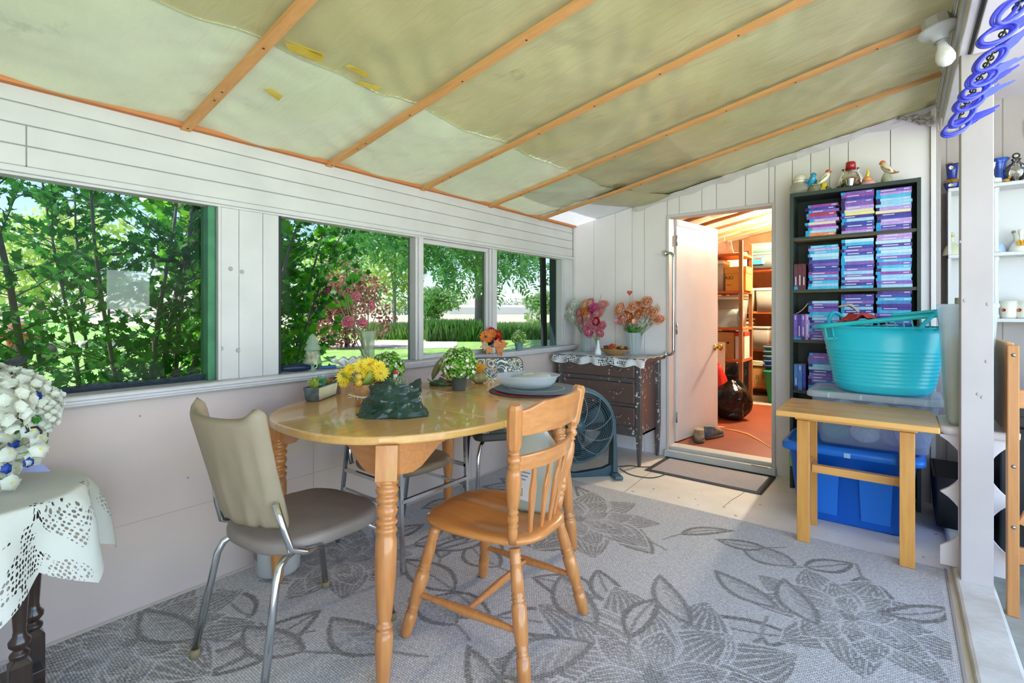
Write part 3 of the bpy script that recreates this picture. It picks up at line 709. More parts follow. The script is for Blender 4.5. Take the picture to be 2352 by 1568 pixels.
V, k, n = leaves_np(P_, D_, SZ, [(0,0),(.17,.3),(.15,.65),(0,1),(-.15,.65),(-.17,.3)])
leaf_object('crown', V, k, n, M_lf3, wal)
# --- leafy plants just under the sill
for i, (u, v, d) in enumerate(((1000,820,3.6),(1020,815,3.7),(660,835,3.0),(1185,802,4.6))):
    p = at_d(u, v+18, d); r_ = thing('weed', ['tall weed poking above the sill beside the middle pane','broad-leaved weed touching the middle pane','leafy weed at the foot of the second window','small weed under the end window'][i], 'plant', (min(p.x,-.2), p.y, GZ))
    h = p.z-GZ; MB().tube([(0,0,0),(.02,.01,h*.5),(0,0,h)], [.008,.006,.003], 5).build('stem', P('weed_stem', '#5f8a3c', .7), r_)
    pp = [(0,0,h*(.4+.65*j/14)) for j in range(14)]; dd = [(math.cos(j*2.4),math.sin(j*2.4),.5) for j in range(14)]
    V, k, n = leaves_np(pp, dd, [.12]*14, LOBED); leaf_object('leaves', V, k, n, M_lf1, r_, None)
# --- dark porch post and leaning board outside the end window
ps = thing('porch_post', 'dark weathered timber post just outside the end window', 'post', (-.3, at_x(1280,700,-.3).y, GZ))
MB().box(-.06, -.055, 0, .03, .06, 2.14).build('timber', P('dark_timber', '#3a4f57', .7, var='#22313a', scale=9, stretch=(8,8,1)), ps, bevel=.005)
MB().box(-.06, -.17, 0.0, -.03, -.10, 2.12, M=RX(.03)).build('batten', P('dark_timber2', '#3f444a', .7), ps, bevel=.004)
# --- white farm buildings on the horizon
for i, (u, d, w_, lab) in enumerate(((1205,240,30,'long low white shed on the horizon in the end window'),(1068,250,18,'low white shed on the horizon behind the tree trunk'))):
    p = at_d(u, 716, d); b_ = thing('farm_shed', lab, 'building', (p.x, p.y, GZ), YAW)
    MB().box(-w_/2, 0, 0, w_/2, 8, 3.4).build('wall', P('shed_white', '#e9e9ea', .7), b_)
    MB().prism([(-.6,3.4),(4,4.6),(8.6,3.4)], -w_/2-.4, w_/2+.4, plane='yz').build('roof', P('shed_roof', '#c7ccd2', .6), b_)
# --- old orange farm machine on the lawn
p = at_d(30, 790, 12.5); mc = thing('farm_machine', 'old orange farm machine with pale hood parked on the lawn', 'machine', (p.x, p.y, GZ), YAW-.4)
M_or = P('rusty_orange', '#d9773a', .5, var='#b85a2a', scale=6); M_pale = P('pale_hood', '#e9dccf', .5); M_tyre = P('tyre', '#4a423c', .8)
MB().box(-.9,-.3,.75,.5,.3,.9).build('chassis', M_or, mc, bevel=.02)
o = MB(); o.prism([(-1.0,.95),(.15,.95),(.15,1.22),(-.1,1.32),(-.9,1.3),(-1.0,1.2)], -.28, .28, plane='xz'); o.build('hood', M_pale, mc, bevel=.03)
for a, b in (((.3,-.25,.9),(.75,-.25,.1)),((.75,-.25,.9),(.3,-.25,.1)),((.2,-.25,.5),(.85,-.25,.5)),((.85,-.25,1.0),(.85,-.25,.1)),((.5,.25,1.1),(.5,-.25,1.1))): MB().tube([a,b], .04, 6, sq=True).build('frame_bar', M_or, mc)
for x, y, r in ((-.65,-.42,.45),(-.65,.42,.45),(.6,-.42,.32),(.6,.42,.32)):
    wh = MB(); wh.lathe([(r*.55,-.09),(r*.9,-.1),(r,-.05),(r,.05),(r*.9,.1),(r*.55,.09)], 24, M=T(x,y,r) @ RX(PI/2), cap=False); whl = wh.build('wheel', M_tyre, mc)
    MB().lathe([(0,-.04),(r*.56,-.05),(r*.56,.05),(0,.04)], 20, M=T(x,y,r) @ RX(PI/2)).build('wheel_rim', M_pale, whl)
MB().tube([(.1+.2*math.cos(a),-.05+.2*math.sin(a)*.9,1.55+.08*math.sin(a)) for a in np.linspace(0,2*PI,16)[:-1]], .015, 5, closed=True).build('steering_wheel', M_black, mc)
MB().tube([(.1,-.05,1.54),(-.1,-.05,1.25)], .02, 6).build('steering_column', M_black, mc)
# ================================================================== RUG
def rug():
    x0, x1, y0, y1 = .035, 2.59, -.55, 3.05
    st = .0062; nx = int((x1-x0)/st); ny = int((y1-y0)/st)
    xs = np.linspace(x0, x1, nx); ys = np.linspace(y0, y1, ny); X, Y = np.meshgrid(xs, ys, indexing='ij')
    tone = np.full(X.shape, .78)              # 1 = pale ground, 0 = dark motif
    R = np.random.default_rng(11)
    def leaf(bx, by, ang, L, W, style, bend=0.0):
        nonlocal tone
        dx = X-bx; dy = Y-by; c, s_ = math.cos(ang), math.sin(ang)
        s = (dx*c+dy*s_)/L; t = (-dx*s_+dy*c)/L; t = t-bend*s*(1-s)*4
        ok = (s > 0) & (s < 1); sc = np.clip(s, 0, 1)
        h = W/L*np.sin(PI*sc**.85)**.9
        ins = ok & (np.abs(t) < h)
        e = (h-np.abs(t))*L
        if style == 0:      # outlined leaf with dark vein side
            d = np.where(e < .022, .30, np.where(t > 0, .68, .55))
            vein = np.abs(((s*7+np.abs(t)*9) % 1)-.5) < .10
            d = np.where(vein & (e > .03), .78, d)
        elif style == 1:    # open outline
            d = np.where(e < .022, .24, .72); d = np.where((np.abs(t)*L < .006), .35, d)
        else:               # solid dark petal with pale streaks fanning
            fan = np.abs((t/(h+1e-6)*4+.15*np.sin(s*9)) % 1-.5) < .13
            d = np.where(fan & (s > .12), .80, .46+.1*np.sin(s*6)); d = np.where(e < .010, .82, d)
        tone = np.where(ins, d, tone)
        stem = (s > -.35) & (s <= 0.02) & (np.abs(t)*L < .007)
        tone = np.where(stem, .4, tone)
    def flower(cx, cy, r, a0=0, n=9):
        for ring, (f_, m) in enumerate(((1.0, n), (.72, n-1), (.45, n-3))):
            for k in range(m):
                a = a0+ring*.3+2*PI*k/m
                leaf(cx+.06*r*math.cos(a), cy+.06*r*math.sin(a), a, r*f_, r*f_*.30, 2, R.uniform(-.08,.08))
    fl_ = [at_z(1330,1195,0), at_z(300,1480,0), at_z(1500,1560,0), at_z(1950,1420,0), at_z(780,1290,0)]
    for k in range(64):
        leaf(R.uniform(.1,2.5), R.uniform(-.4,2.95), R.uniform(0,2*PI), R.uniform(.26,.46), R.uniform(.06,.10), int(R.integers(0,2)), R.uniform(-.1,.1))
    for p, r in zip(fl_, (.44,.40,.52,.36,.34)): flower(p.x, p.y, r, R.uniform(0,1))
    for (u, v, u2, v2, W) in ((1370,1440,1290,1320,.085),(1445,1470,1520,1375,.06),(1590,1440,1515,1320,.065),(1790,1400,1640,1310,.07),(1760,1260,1640,1240,.06),(1560,1230,1690,1222,.05),(2180,1400,2010,1410,.06),(1880,1440,1800,1330,.07),(1150,1560,1370,1480,.10),(900,1500,760,1420,.09),(460,1470,330,1400,.08),(700,1500,560,1440,.08)):
        a = at_z(u,v,0); b = at_z(u2,v2,0); d = b-a
        leaf(a.x, a.y, math.atan2(d.y,d.x), d.length, W, 0 if W > .06 else 1, .08)
    # selvedge
    edge = (X > x1-.02); tone = np.where(edge, .95, tone)
    V = np.stack([X, Y, np.full(X.shape, .007)], -1).reshape(-1,3)
    i = np.arange(nx-1)[:,None]*ny+np.arange(ny-1)[None,:]; q = np.stack([i, i+ny, i+ny+1, i+1], -1).reshape(-1,4)
    me = bpy.data.meshes.new('rug_pile'); me.vertices.add(len(V)); me.vertices.foreach_set('co', V.astype(np.float32).ravel())
    me.loops.add(q.size); me.loops.foreach_set('vertex_index', q.astype(np.int32).ravel())
    me.polygons.add(len(q)); me.polygons.foreach_set('loop_start', np.arange(len(q), dtype=np.int32)*4)
    me.update(calc_edges=True)
    at = me.attributes.new('pattern', 'FLOAT', 'POINT'); at.data.foreach_set('value', tone.astype(np.float32).ravel())
    m = bpy.data.materials.new('rug_weave'); m.use_nodes = True; nt = m.node_tree; b = nt.nodes['Principled BSDF']; b.inputs['Roughness'].default_value = .85; b.inputs['Specular IOR Level'].default_value = .25
    a = N(nt, 'ShaderNodeAttribute'); a.attribute_name = 'pattern'
    tc = N(nt, 'ShaderNodeTexCoord')
    br = N(nt, 'ShaderNodeTexBrick'); br.inputs['Scale'].default_value = 1; br.inputs['Brick Width'].default_value = .012; br.inputs['Row Height'].default_value = .008; br.inputs['Mortar Size'].default_value = .0016; br.inputs['Mortar Smooth'].default_value = .8
    br.inputs['Color1'].default_value = (1,1,1,1); br.inputs['Color2'].default_value = (.72,.72,.72,1); br.inputs['Mortar'].default_value = (.25,.25,.25,1)
    nt.links.new(tc.outputs['Object'], br.inputs['Vector'])
    no = N(nt, 'ShaderNodeTexNoise'); no.inputs['Scale'].default_value = 120; no.inputs['Detail'].default_value = 2; nt.links.new(tc.outputs['Object'], no.inputs['Vector'])
    ad = N(nt, 'ShaderNodeMath', operation='MULTIPLY_ADD'); ad.inputs[1].default_value = .95; nt.links.new(no.outputs['Fac'], ad.inputs[0])
    su = N(nt, 'ShaderNodeMath', operation='SUBTRACT'); su.inputs[1].default_value = .475; nt.links.new(a.outputs['Fac'], su.inputs[0]); nt.links.new(su.outputs[0], ad.inputs[2])
    rp = N(nt, 'ShaderNodeValToRGB'); e = rp.color_ramp.elements; e[0].position = .08; e[0].color = lin('#7c7a76'); e[1].position = .92; e[1].color = lin('#e6e6e7')
    md = e.new(.5); md.color = lin('#b6b5b3')
    nt.links.new(ad.outputs[0], rp.inputs[0])
    mx = N(nt, 'ShaderNodeMix', data_type='RGBA', blend_type='MULTIPLY'); mx.inputs[0].default_value = .62
    nt.links.new(rp.outputs[0], mx.inputs[6]); nt.links.new(br.outputs['Color'], mx.inputs[7]); nt.links.new(mx.outputs[2], b.inputs['Base Color'])
    bp = N(nt, 'ShaderNodeBump'); bp.inputs['Strength'].default_value = .6; bp.inputs['Distance'].default_value = .003
    nt.links.new(br.outputs['Fac'], bp.inputs['Height']); bp.invert = True; nt.links.new(bp.outputs[0], b.inputs['Normal'])
    me.materials.append(m)
    r = thing('area_rug', 'grey woven rug with large leaf and flower pattern', 'rug')
    o = bpy.data.objects.new('pile', me); C.objects.link(o); o.parent = r
    MB().box(x0,y0,.0005,x1,y1,.0066).build('backing', P('rug_back', '#8a8a88', .9), r)
    MB().tube([(x1,y0,.006),(x1,y1,.006)], .006, 8).build('selvedge', P('rug_edge', '#c2c6cc', .8), r)
    MB().tube([(x0,y1,.004),(x1,y1,.004)], .004, 6).build('selvedge', MATS['rug_edge'], r)
rug()
# ================================================================== DINING TABLE
TX, TY, TZ, TA, TB = .673, 1.685, .775, .545, .75
def superell(a, b, n, k=96): return [(a*math.copysign(abs(math.cos(t))**(2/n), math.cos(t)), b*math.copysign(abs(math.sin(t))**(2/n), math.sin(t))) for t in [2*PI*i/k for i in range(k)]]
M_top = P('table_top_maple', '#dcae6c', .2, var='#cf9a54', scale=4, amt=1.2, stretch=(10,1,10), coat=.6)
M_top2 = P('table_leaf_maple', '#e0b678', .2, var='#d4a462', scale=4, amt=1.2, stretch=(1,10,10), coat=.6)
table = thing('dining_table', 'oval maple dining table with turned legs and one leaf fitted', 'table', (TX, TY, 0))
out = superell(TA, TB, 2.5, 128); SM = .172
def half(sign):
    pts = [(x, y) for x, y in out if y*sign > SM]
    pts.sort(key=lambda p: math.atan2(p[1]*sign-SM+.0, p[0]) if True else 0)
    xe = TA*(1-(SM/TB)**2.5)**(1/2.5)
    return [(xe, sign*SM)]+pts+[(-xe, sign*SM)]
for sg in (-1, 1): MB().prism(half(sg), TZ-.03, TZ, sm=False).build('tabletop', M_top, table, bevel=.007)
md = [(x, y) for x, y in out if abs(y) < SM-.002]; xe = TA*(1-(SM/TB)**2.5)**(1/2.5)
rp_ = sorted([p for p in md if p[0] > 0], key=lambda p: p[1]); lp_ = sorted([p for p in md if p[0] < 0], key=lambda p: -p[1])
MB().prism([(xe,-SM+.0008)]+rp_+[(xe,SM-.0008)]+[(-xe,SM-.0008)]+lp_+[(-xe,-SM+.0008)], TZ-.03, TZ).build('table_leaf', M_top2, table, bevel=.006)
TLEG = [(0,0),(.017,0),(.021,.012),(.025,.06),(.029,.11),(.030,.145),(.026,.158),(.020,.162),(.025,.168),(.028,.174),(.025,.180),(.020,.186),(.024,.20),(.030,.26),(.034,.33),(.036,.40),(.035,.44),(.031,.455),(.034,.462),(.037,.470),(.034,.478),(.028,.482),(.034,.489),(.038,.497),(.034,.504),(.027,.508),(.033,.518),(.037,.532),(.033,.546),(.028,.552),(.034,.558),(.039,.567),(.034,.576),(.029,.580),(.036,.588),(.039,.597),(.036,.606),(.030,.612),(.036,.618),(.038,.626),(.034,.632)]
legs = [((1.045,1.085),(1.12,1.005)), ((1.06,2.10),(1.134,2.16)), ((.245,1.11),(.262,1.10)), ((.31,2.10),(.25,2.16))]
for (tx, ty), (bx, by) in legs:
    M = along((bx-TX, by-TY, .008), (tx-TX, ty-TY, .745)); Ls = (Vector((tx,ty,.745))-Vector((bx,by,.008))).length
    o = MB(); o.lathe(TLEG, 22, M=M)
    h = .036
    o.hexa([(-h,-h,.63),(h,-h,.63),(h,h,.63),(-h,h,.63)], [(-h,-h,Ls),(h,-h,Ls),(h,h,Ls),(-h,h,Ls)], M=M)
    o.hexa([(-.026,-.026,.612),(.026,-.026,.612),(.026,.026,.612),(-.026,.026,.612)], [(-h,-h,.631),(h,-h,.631),(h,h,.631),(-h,h,.631)], M=M)
    o.build('leg', M_maple, table)
def apron(p, q):
    p = Vector((p[0]-TX,p[1]-TY,0)); q = Vector((q[0]-TX,q[1]-TY,0)); L_ = (q-p).length; a = math.atan2(q.y-p.y, q.x-p.x)
    zb = [(0,.635),(.10,.628),(.14,.640),(.19,.675),(.235,.705),(.30,.715)]
    low = [(x,z) for x,z in zb if x < L_/2-.01]; poly = low+[(L_-x,z) for x,z in low[::-1]]+[(L_,.745),(0,.745)]
    MB().prism(poly, -.012, .012, plane='xz', M=T(p.x,p.y,0) @ RZ(a)).build('apron', M_maple_x, table, bevel=.003)
tops = [l[0] for l in legs]
apron(tops[0], tops[1]); apron(tops[2], tops[0]); apron(tops[2], tops[3]); apron(tops[3], tops[1])
# ================================================================== WOODEN SPINDLE CHAIR
wc = thing('spindle_chair', 'maple spindle-back kitchen chair with saddle seat drawn up to the table', 'chair', (1.214, 1.474, 0), math.radians(95.7))
SZ = .44
def seat_fn(top):
    def fn(u, v):
        a = 2*PI*u; r = v; c, s = math.cos(a), math.sin(a); n = 3.2
        k = (abs(c)**n+abs(s)**n)**(-1/n)
        x = c*k*r*.205; y = s*k*r*.245+.01; x *= 1+.07*(y/.25)
        dip = -.014*math.exp(-((abs(x)-.09)/.07)**2-((y+.03)/.12)**2)+.005*math.exp(-(x/.03)**2-((y-.15)/.1)**2)
        rim = .004*(1-v**6)
        return (x, y, SZ+(dip if top else -.036)-(.010*v**14 if top else -.010*v**10))
    return fn
o = MB(); o.grid(seat_fn(True), 64, 16, cu=True); o.grid(seat_fn(False), 64, 8, cu=True)
f1, f2 = seat_fn(True), seat_fn(False)
vs = [f1(i/64,1) for i in range(64)]+[f2(i/64,1) for i in range(64)]; o.add(vs, [(i,(i+1)%64,64+(i+1)%64,64+i) for i in range(64)], 0, True)
o.build('seat', M_maple_y, wc)
CLEG = [(0,0),(.016,0),(.020,.01),(.023,.05),(.023,.085),(.0165,.093),(.0215,.099),(.0155,.104),(.0215,.110),(.0165,.115),(.022,.13),(.025,.18),(.026,.235),(.0185,.248),(.0245,.255),(.017,.261),(.0245,.267),(.0175,.273),(.0225,.28),(.021,.33),(.018,.362),(.021,.368),(.018,.373),(.022,.380),(.018,.386),(.022,.392),(.018,.397),(.02,.41)]
lb = [(-.245,.25),(.245,.25),(-.233,-.255),(.233,-.25)]
for (x, y) in lb:
    MB().lathe(CLEG, 16, M=along((x,y,.008),(x*.68,y*.66,.415))).build('leg', M_maple, wc)
def legp(i, z): x, y = lb[i]; t = z/.41; return Vector((x*(1-.32*t), y*(1-.34*t), z))
STR = lambda L_: [(.008,0),(.009,.02*L_),(.013,.3*L_),(.016,.5*L_),(.013,.7*L_),(.009,.98*L_),(.008,L_)]
for a, b in ((0,2),(1,3)):
    p, q = legp(a,.16), legp(b,.16); MB().lathe(STR((q-p).length), 12, M=along(p,q)).build('stretcher', M_maple, wc)
p = (legp(0,.16)+legp(2,.16))/2; q = (legp(1,.16)+legp(3,.16))/2; MB().lathe(STR((q-p).length), 12, M=along(p,q)).build('stretcher', M_maple, wc)
CPOST = [(.014,0),(.017,.03),(.017,.055),(.014,.06),(.020,.066),(.014,.073),(.019,.085),(.019,.10),(.014,.11),(.020,.116),(.014,.122),(.020,.14),(.025,.19),(.026,.235),(.022,.265),(.016,.278),(.022,.284),(.015,.291),(.024,.302),(.024,.312),(.015,.324),(.021,.33),(.017,.336)]
for sx in (-1, 1):
    a, b = Vector((sx*.165,-.165,SZ-.02)), Vector((sx*.245,-.225,.905)); M = along(a,b); L_ = (b-a).length
    o = MB(); o.lathe(CPOST, 16, M=M)
    o.lathe([(.017,.334),(.024,.35),(.0255,.37),(.0255,L_-.012),(.018,L_)], 8, M=M, sm=False)
    o.build('back_post', M_maple, wc)
def postx(z): t = (z-SZ)/.465; return .165+.08*t, -.165-.06*t
def rail(z0, z1, depth, camel, th=.019):
    o = MB(); n = 22
    def edge(t, z, off):
        hw, yy = postx(z); x = hw*(2*t-1); y = yy-depth*(1-(2*t-1)**2); return (x, y+off, z)
    vs = []
    for i in range(n+1):
        t = i/n; s = (2*t-1)**2
        zt_ = z1-camel*max(0, min(1, (abs(2*t-1)-.55)/.3))
        for (z, off) in ((z0,-th/2),(zt_,-th/2),(zt_,th/2),(z0,th/2)): vs.append(edge(t,z,off))
    fs = [(4*i+j,4*i+(j+1)%4,4*i+4+(j+1)%4,4*i+4+j) for i in range(n) for j in range(4)]+[(3,2,1,0),(4*n,4*n+1,4*n+2,4*n+3)]
    return o.add(vs, fs, 0, False)
rail(.795, .905, .055, .022).build('crest_rail', M_maple_x, wc, bevel=.005)
rail(.672, .728, .05, .0).build('mid_rail', M_maple_x, wc, bevel=.005)
for k in range(4):
    t = (k+1)/5; hw, yy = postx(.68); xt = hw*(2*t-1); yt = yy-.05*(1-(2*t-1)**2); xb = .145*(2*t-1); yb = -.165-.035*(1-(2*t-1)**2)
    prof = [(-.008,0),(-.009,.05),(-.017,.13),(-.019,.16),(-.010,.20),(-.009,.25),(.009,.25),(.010,.20),(.019,.16),(.017,.13),(.009,.05),(.008,0)]
    M = along((xb,yb,SZ-.015),(xt,yt,.69)); Lz = (Vector((xt,yt,.69))-Vector((xb,yb,SZ-.015))).length
    MB().prism([(a,b*Lz/.25) for a,b in prof], -.006, .006, plane='xz', M=T(xb,yb,SZ-.015) @ RX(-math.atan2(yt-yb,.265)) @ RY(math.atan2(xt-xb,.265))).build('spindle', M_maple, wc, bevel=.003)
# water jug standing on its seat
jug = thing('plastic_jug', 'translucent white plastic jug with blue label on the spindle chair seat', 'jug', (1.30, 1.60, SZ-.006), .3)
M_jug = milky('jug_plastic', '#dfe6df', .35, .3)
def rrect(hw, hd, r, k=5):
    p = []
    for cx, cy, a0 in ((hw-r,hd-r,0),(-hw+r,hd-r,PI/2),(-hw+r,-hd+r,PI),(hw-r,-hd+r,3*PI/2)):
        for i in range(k+1): a = a0+PI/2*i/k; p.append((cx+r*math.cos(a), cy+r*math.sin(a)))
    return p
def loft(rings, m=0, caps=True, sm=True, M=None):
    """rings: list of (outline points, z)"""
    o = MB(); n = len(rings[0][0]); vs = [(x,y,z) for pts, z in rings for x, y in pts]
    fs = [(i*n+j, i*n+(j+1)%n, (i+1)*n+(j+1)%n, (i+1)*n+j) for i in range(len(rings)-1) for j in range(n)]
    o.add(vs, fs, m, sm, M)
    if caps:
        o.add(vs[:n], [list(range(n))[::-1]], m, False, M); o.add(vs[-n:], [list(range(n))], m, False, M)
    return o
o = loft([(rrect(.072,.055,.03),0),(rrect(.078,.06,.03),.012),(rrect(.08,.062,.03),.18),(rrect(.08,.062,.03),.21),(rrect(.07,.055,.03),.25),(rrect(.045,.042,.03),.29),(rrect(.026,.026,.02),.315),(rrect(.019,.019,.018),.325),(rrect(.019,.019,.018),.345)])
o.build('bottle', M_jug, jug)
loft([(rrect(.07,.052,.03),.003),(rrect(.075,.057,.03),.012),(rrect(.076,.058,.03),.09)]).build('liquid', milky('jug_liquid', '#d3e0d3', .3, .1), jug)
MB().lathe([(.022,.335),(.022,.362),(0,.364)], 16).build('cap', P('jug_cap', '#dfe3e8', .4), jug)
lab = MB(); lab.box(.081,-.046,.05,.0822,.046,.20, 0); lab.box(.0823,-.046,.175,.083,.046,.20, 1); lab.box(.0823,-.03,.06,.083,.0,.10, 2)
for i in range(6): lab.box(.0824,-.026+.004*i,.064,.0834,-.0245+.004*i,.096, 3)
for i in range(3): lab.box(.0823,-.035,.155-.014*i,.083,.03-.01*i,.16-.014*i, 4)
lb_ = lab.build('label', [P('label_white','#e8eaee',.5), P('label_blue','#2a56b0',.5), P('label_panel','#f2f2f2',.5), P('label_ink','#222222',.6), P('label_text','#8a97b8',.6)], jug, rot=(0,0,-PI/2-.3))
# ================================================================== VINYL CHAIRS
M_vinyl = P('taupe_vinyl', '#a09078', .55, var='#8d7e68', scale=3, amt=.9, bump=.15, bscale=25)
M_vinyl_s = P('taupe_vinyl_seat', '#8d8077', .5, var='#7d7069', scale=3, amt=.9, bump=.1, bscale=30)
vc = thing('vinyl_chair', 'taupe vinyl chair with curved padded back and chrome legs', 'chair', (.687, .964, 0), math.radians(4.5))
def cushion(hw, hd, z0, z1, dome, n=3.4, seg=48, rings=12, taper=1.0, wr=0):
    def fn(top):
        def g(u, v):
            a = 2*PI*u; c, s = math.cos(a), math.sin(a); k = (abs(c)**n+abs(s)**n)**(-1/n)
            x = c*k*hw*v; y = s*k*hd*v; x *= 1+(taper-1)*(y/hd)
            if top: return (x, y, z1-dome*(v**2.5)+wr*mnoise.noise((x*20,y*20,1)))
            return (x, y, z0+.012*v**6)
        return g
    o = MB(); t, b = fn(True), fn(False); o.grid(t, seg, rings, cu=True); o.grid(b, seg, 4, cu=True)
    vs = []; m = 5
    for j in range(m+1):
        for i in range(seg):
            p = t(i/seg,1); q = b(i/seg,1); f = j/m; bul = 1+.02*math.sin(PI*f); vs.append((p[0]*bul, p[1]*bul, p[2]+(q[2]-p[2])*f))
    o.add(vs, [(j*seg+i, j*seg+(i+1)%seg, (j+1)*seg+(i+1)%seg, (j+1)*seg+i) for j in range(m) for i in range(seg)], 0, True)
    return o
cushion(.215, .225, .405, .478, .02, 3.2, taper=1.08, wr=.003).build('seat', M_vinyl_s, vc, loc=(0,.015,0))
YBK = [-.215]
def vback(u, v, side, hw0, hw1, z0, z1, lean, curve, th):
    t = 2*u-1; z = z0+(z1-z0)*v; hw = hw0+(hw1-hw0)*v
    x = hw*math.sin(t*1.15)/math.sin(1.15); y = YBK[0]-lean*v+curve*(t*t)
    ear = .026*math.exp(-((abs(t)-.86)/.13)**2)*v**5-.015*(1-t*t)*v**4
    wrk = .006*mnoise.noise((t*6,v*1.5,2))*(1-v)*2
    return (x*(1+.0*side), y+side*th*(1-.0*abs(t)**8)+wrk, z+ear+.012*mnoise.noise((t*5,0,7))*(1-v)**4)
def padback(name, mat, parent, hw0, hw1, z0, z1, lean, curve, th=.02, nu=34, nv=22):
    o = MB()
    def rnd(u, v):      # closed pillow: thickness falls to nothing at the rim
        e = min(u, 1-u, v, 1-v); return min(1, (e/.06))**.5
    for s in (-1, 1):
        o.grid(lambda u, v: vback(u, v, s*rnd(u,v), hw0, hw1, z0, z1, lean, curve, th), nu, nv)
    return o.build(name, mat, parent)
padback('backrest', M_vinyl, vc, .165, .20, .50, .885, .10, .065, .024)
CR = .0125
for sx in (-1, 1):
    MB().tube([(sx*.15,.12,.41),(sx*.165,.16,.405),(sx*.18,.20,.38),(sx*.205,.262,.02)], CR, 12).build('leg', M_chrome, vc)
    MB().tube([(sx*.14,-.10,.41),(sx*.155,-.15,.405),(sx*.17,-.185,.385),(sx*.18,-.20,.35),(sx*.21,-.262,.02)], CR, 12).build('leg', M_chrome, vc)
    MB().tube([(sx*.214,-.06,.42),(sx*.214,-.12,.425),(sx*.212,-.17,.45),(sx*.205,-.19,.52),(sx*.185,-.205,.60)], .011, 10).build('back_support', M_chrome, vc)
    for y in (-.262, .262): MB().lathe([(0,.006),(.017,.006),(.016,.03),(.013,.034)], 12, M=T(sx*.2065,y,0)).build('rubber_foot', M_rubber, vc)
# chair against the window wall, square chrome frame, tan seat
wv = thing('chrome_chair', 'tan vinyl chair with square chrome frame between table and window wall', 'chair', (.40, 1.69, 0), -PI/2)
M_tan = P('tan_vinyl', '#b28a6a', .5, var='#a37b5c', scale=4); M_brown = P('brown_vinyl', '#7d6a54', .5, var='#6f5d49', scale=4)
cushion(.205, .215, .405, .478, .03, 3, wr=.003).build('seat', M_brown, wv)
sq = .0115
for sx in (-1, 1):
    MB().tube([(sx*.215,.25,.012),(sx*.215,.232,.56)], sq, 4, sq=True).build('leg', M_chrome, wv)
    MB().tube([(sx*.215,-.262,.012),(sx*.215,-.17,.56)], sq, 4, sq=True).build('leg', M_steel, wv)
    MB().tube([(sx*.215,.24,.40),(sx*.215,-.19,.40)], sq, 4, sq=True).build('side_rail', M_chrome, wv)
    MB().tube([(sx*.215,.23,.30),(sx*.215,-.21,.30)], sq*.8, 4, sq=True).build('side_rail', M_chrome, wv)
    MB().tube([(sx*.215,.245,.565),(sx*.215,.0,.575),(sx*.215,-.17,.565)], .016, 8).build('armrest', M_black, wv)
    MB().tube([(sx*.20,-.16,.43),(sx*.20,-.19,.52),(sx*.195,-.245,.60),(sx*.19,-.26,.66)], .010, 8).build('back_tube', M_chrome, wv)
MB().tube([(-.215,.243,.335),(.215,.243,.335)], sq, 4, sq=True).build('front_rail', M_chrome, wv)
YBK[0] = -.245; padback('backrest', M_tan, wv, .20, .205, .565, .875, .055, .02, .019)
# patterned chair
def paisley():
    m = bpy.data.materials.new('paisley_fabric'); m.use_nodes = True; nt = m.node_tree; b = nt.nodes['Principled BSDF']; b.inputs['Roughness'].default_value = .6
    tc = N(nt, 'ShaderNodeTexCoord'); n1 = N(nt, 'ShaderNodeTexNoise'); n1.inputs['Scale'].default_value = 9; n1.inputs['Distortion'].default_value = 2.2; n1.inputs['Detail'].default_value = 0
    nt.links.new(tc.outputs['Object'], n1.inputs['Vector'])
    rp = N(nt, 'ShaderNodeValToRGB'); rp.color_ramp.interpolation = 'CONSTANT'; e = rp.color_ramp.elements
    e[0].position = 0; e[0].color = lin('#4b5248'); e[1].position = .42; e[1].color = lin('#dfe0dc')
    for p_, c_ in ((.455,'#4b5248'),(.52,'#b5a98c'),(.56,'#dcdcd6'),(.585,'#9a6f4c'),(.66,'#c9c3a8')): q = e.new(p_); q.color = lin(c_)
    nt.links.new(n1.outputs['Fac'], rp.inputs[0])
    v = N(nt, 'ShaderNodeTexVoronoi'); v.inputs['Scale'].default_value = 38; nt.links.new(tc.outputs['Object'], v.inputs['Vector'])
    lt = N(nt, 'ShaderNodeMath', operation='LESS_THAN'); lt.inputs[1].default_value = .22; nt.links.new(v.outputs['Distance'], lt.inputs[0])
    mx = N(nt, 'ShaderNodeMix', data_type='RGBA'); mx.inputs[7].default_value = lin('#cfcbb4'); nt.links.new(lt.outputs[0], mx.inputs[0]); nt.links.new(rp.outputs[0], mx.inputs[6])
    nt.links.new(mx.outputs[2], b.inputs['Base Color']); return m
M_pais = paisley()
pc = thing('patterned_chair', 'chrome chair with green and cream paisley seat and back', 'chair', (.42, 2.47, 0), -2.229)
MB().prism(rrect(.205,.20,.06), .425, .475).build('seat_side', P('dark_olive_vinyl', '#3a382f', .45), pc, bevel=.012)
MB().prism(rrect(.197,.192,.055), .474, .482).build('seat', M_pais, pc, bevel=.003)
def flatback(name, mat, parent, th0, th1, inset=0):
    prof = [(x*(1-inset), .72+(z)*(1-inset)) for x, z in rrect(.205,.165,.05,6)]
    MB().prism(prof, th0, th1, plane='xz').build(name, mat, parent, bevel=.005)
flatback('backrest_shell', MATS['dark_olive_vinyl'], pc, -.245, -.222); flatback('backrest', M_pais, pc, -.222, -.214, .03)
for sx in (-1, 1):
    MB().tube([(sx*.15,.15,.42),(sx*.175,.185,.40),(sx*.19,.20,.34),(sx*.20,.225,.015)], .0115, 10).build('leg', M_chrome, pc)
    MB().tube([(sx*.16,-.15,.425),(sx*.185,-.18,.36),(sx*.20,-.235,.015)], .0115, 10).build('leg', M_black, pc)
    MB().tube([(sx*.17,-.10,.43),(sx*.19,-.18,.45),(sx*.17,-.235,.52),(sx*.15,-.236,.62)], .010, 8).build('back_tube', M_chrome, pc)
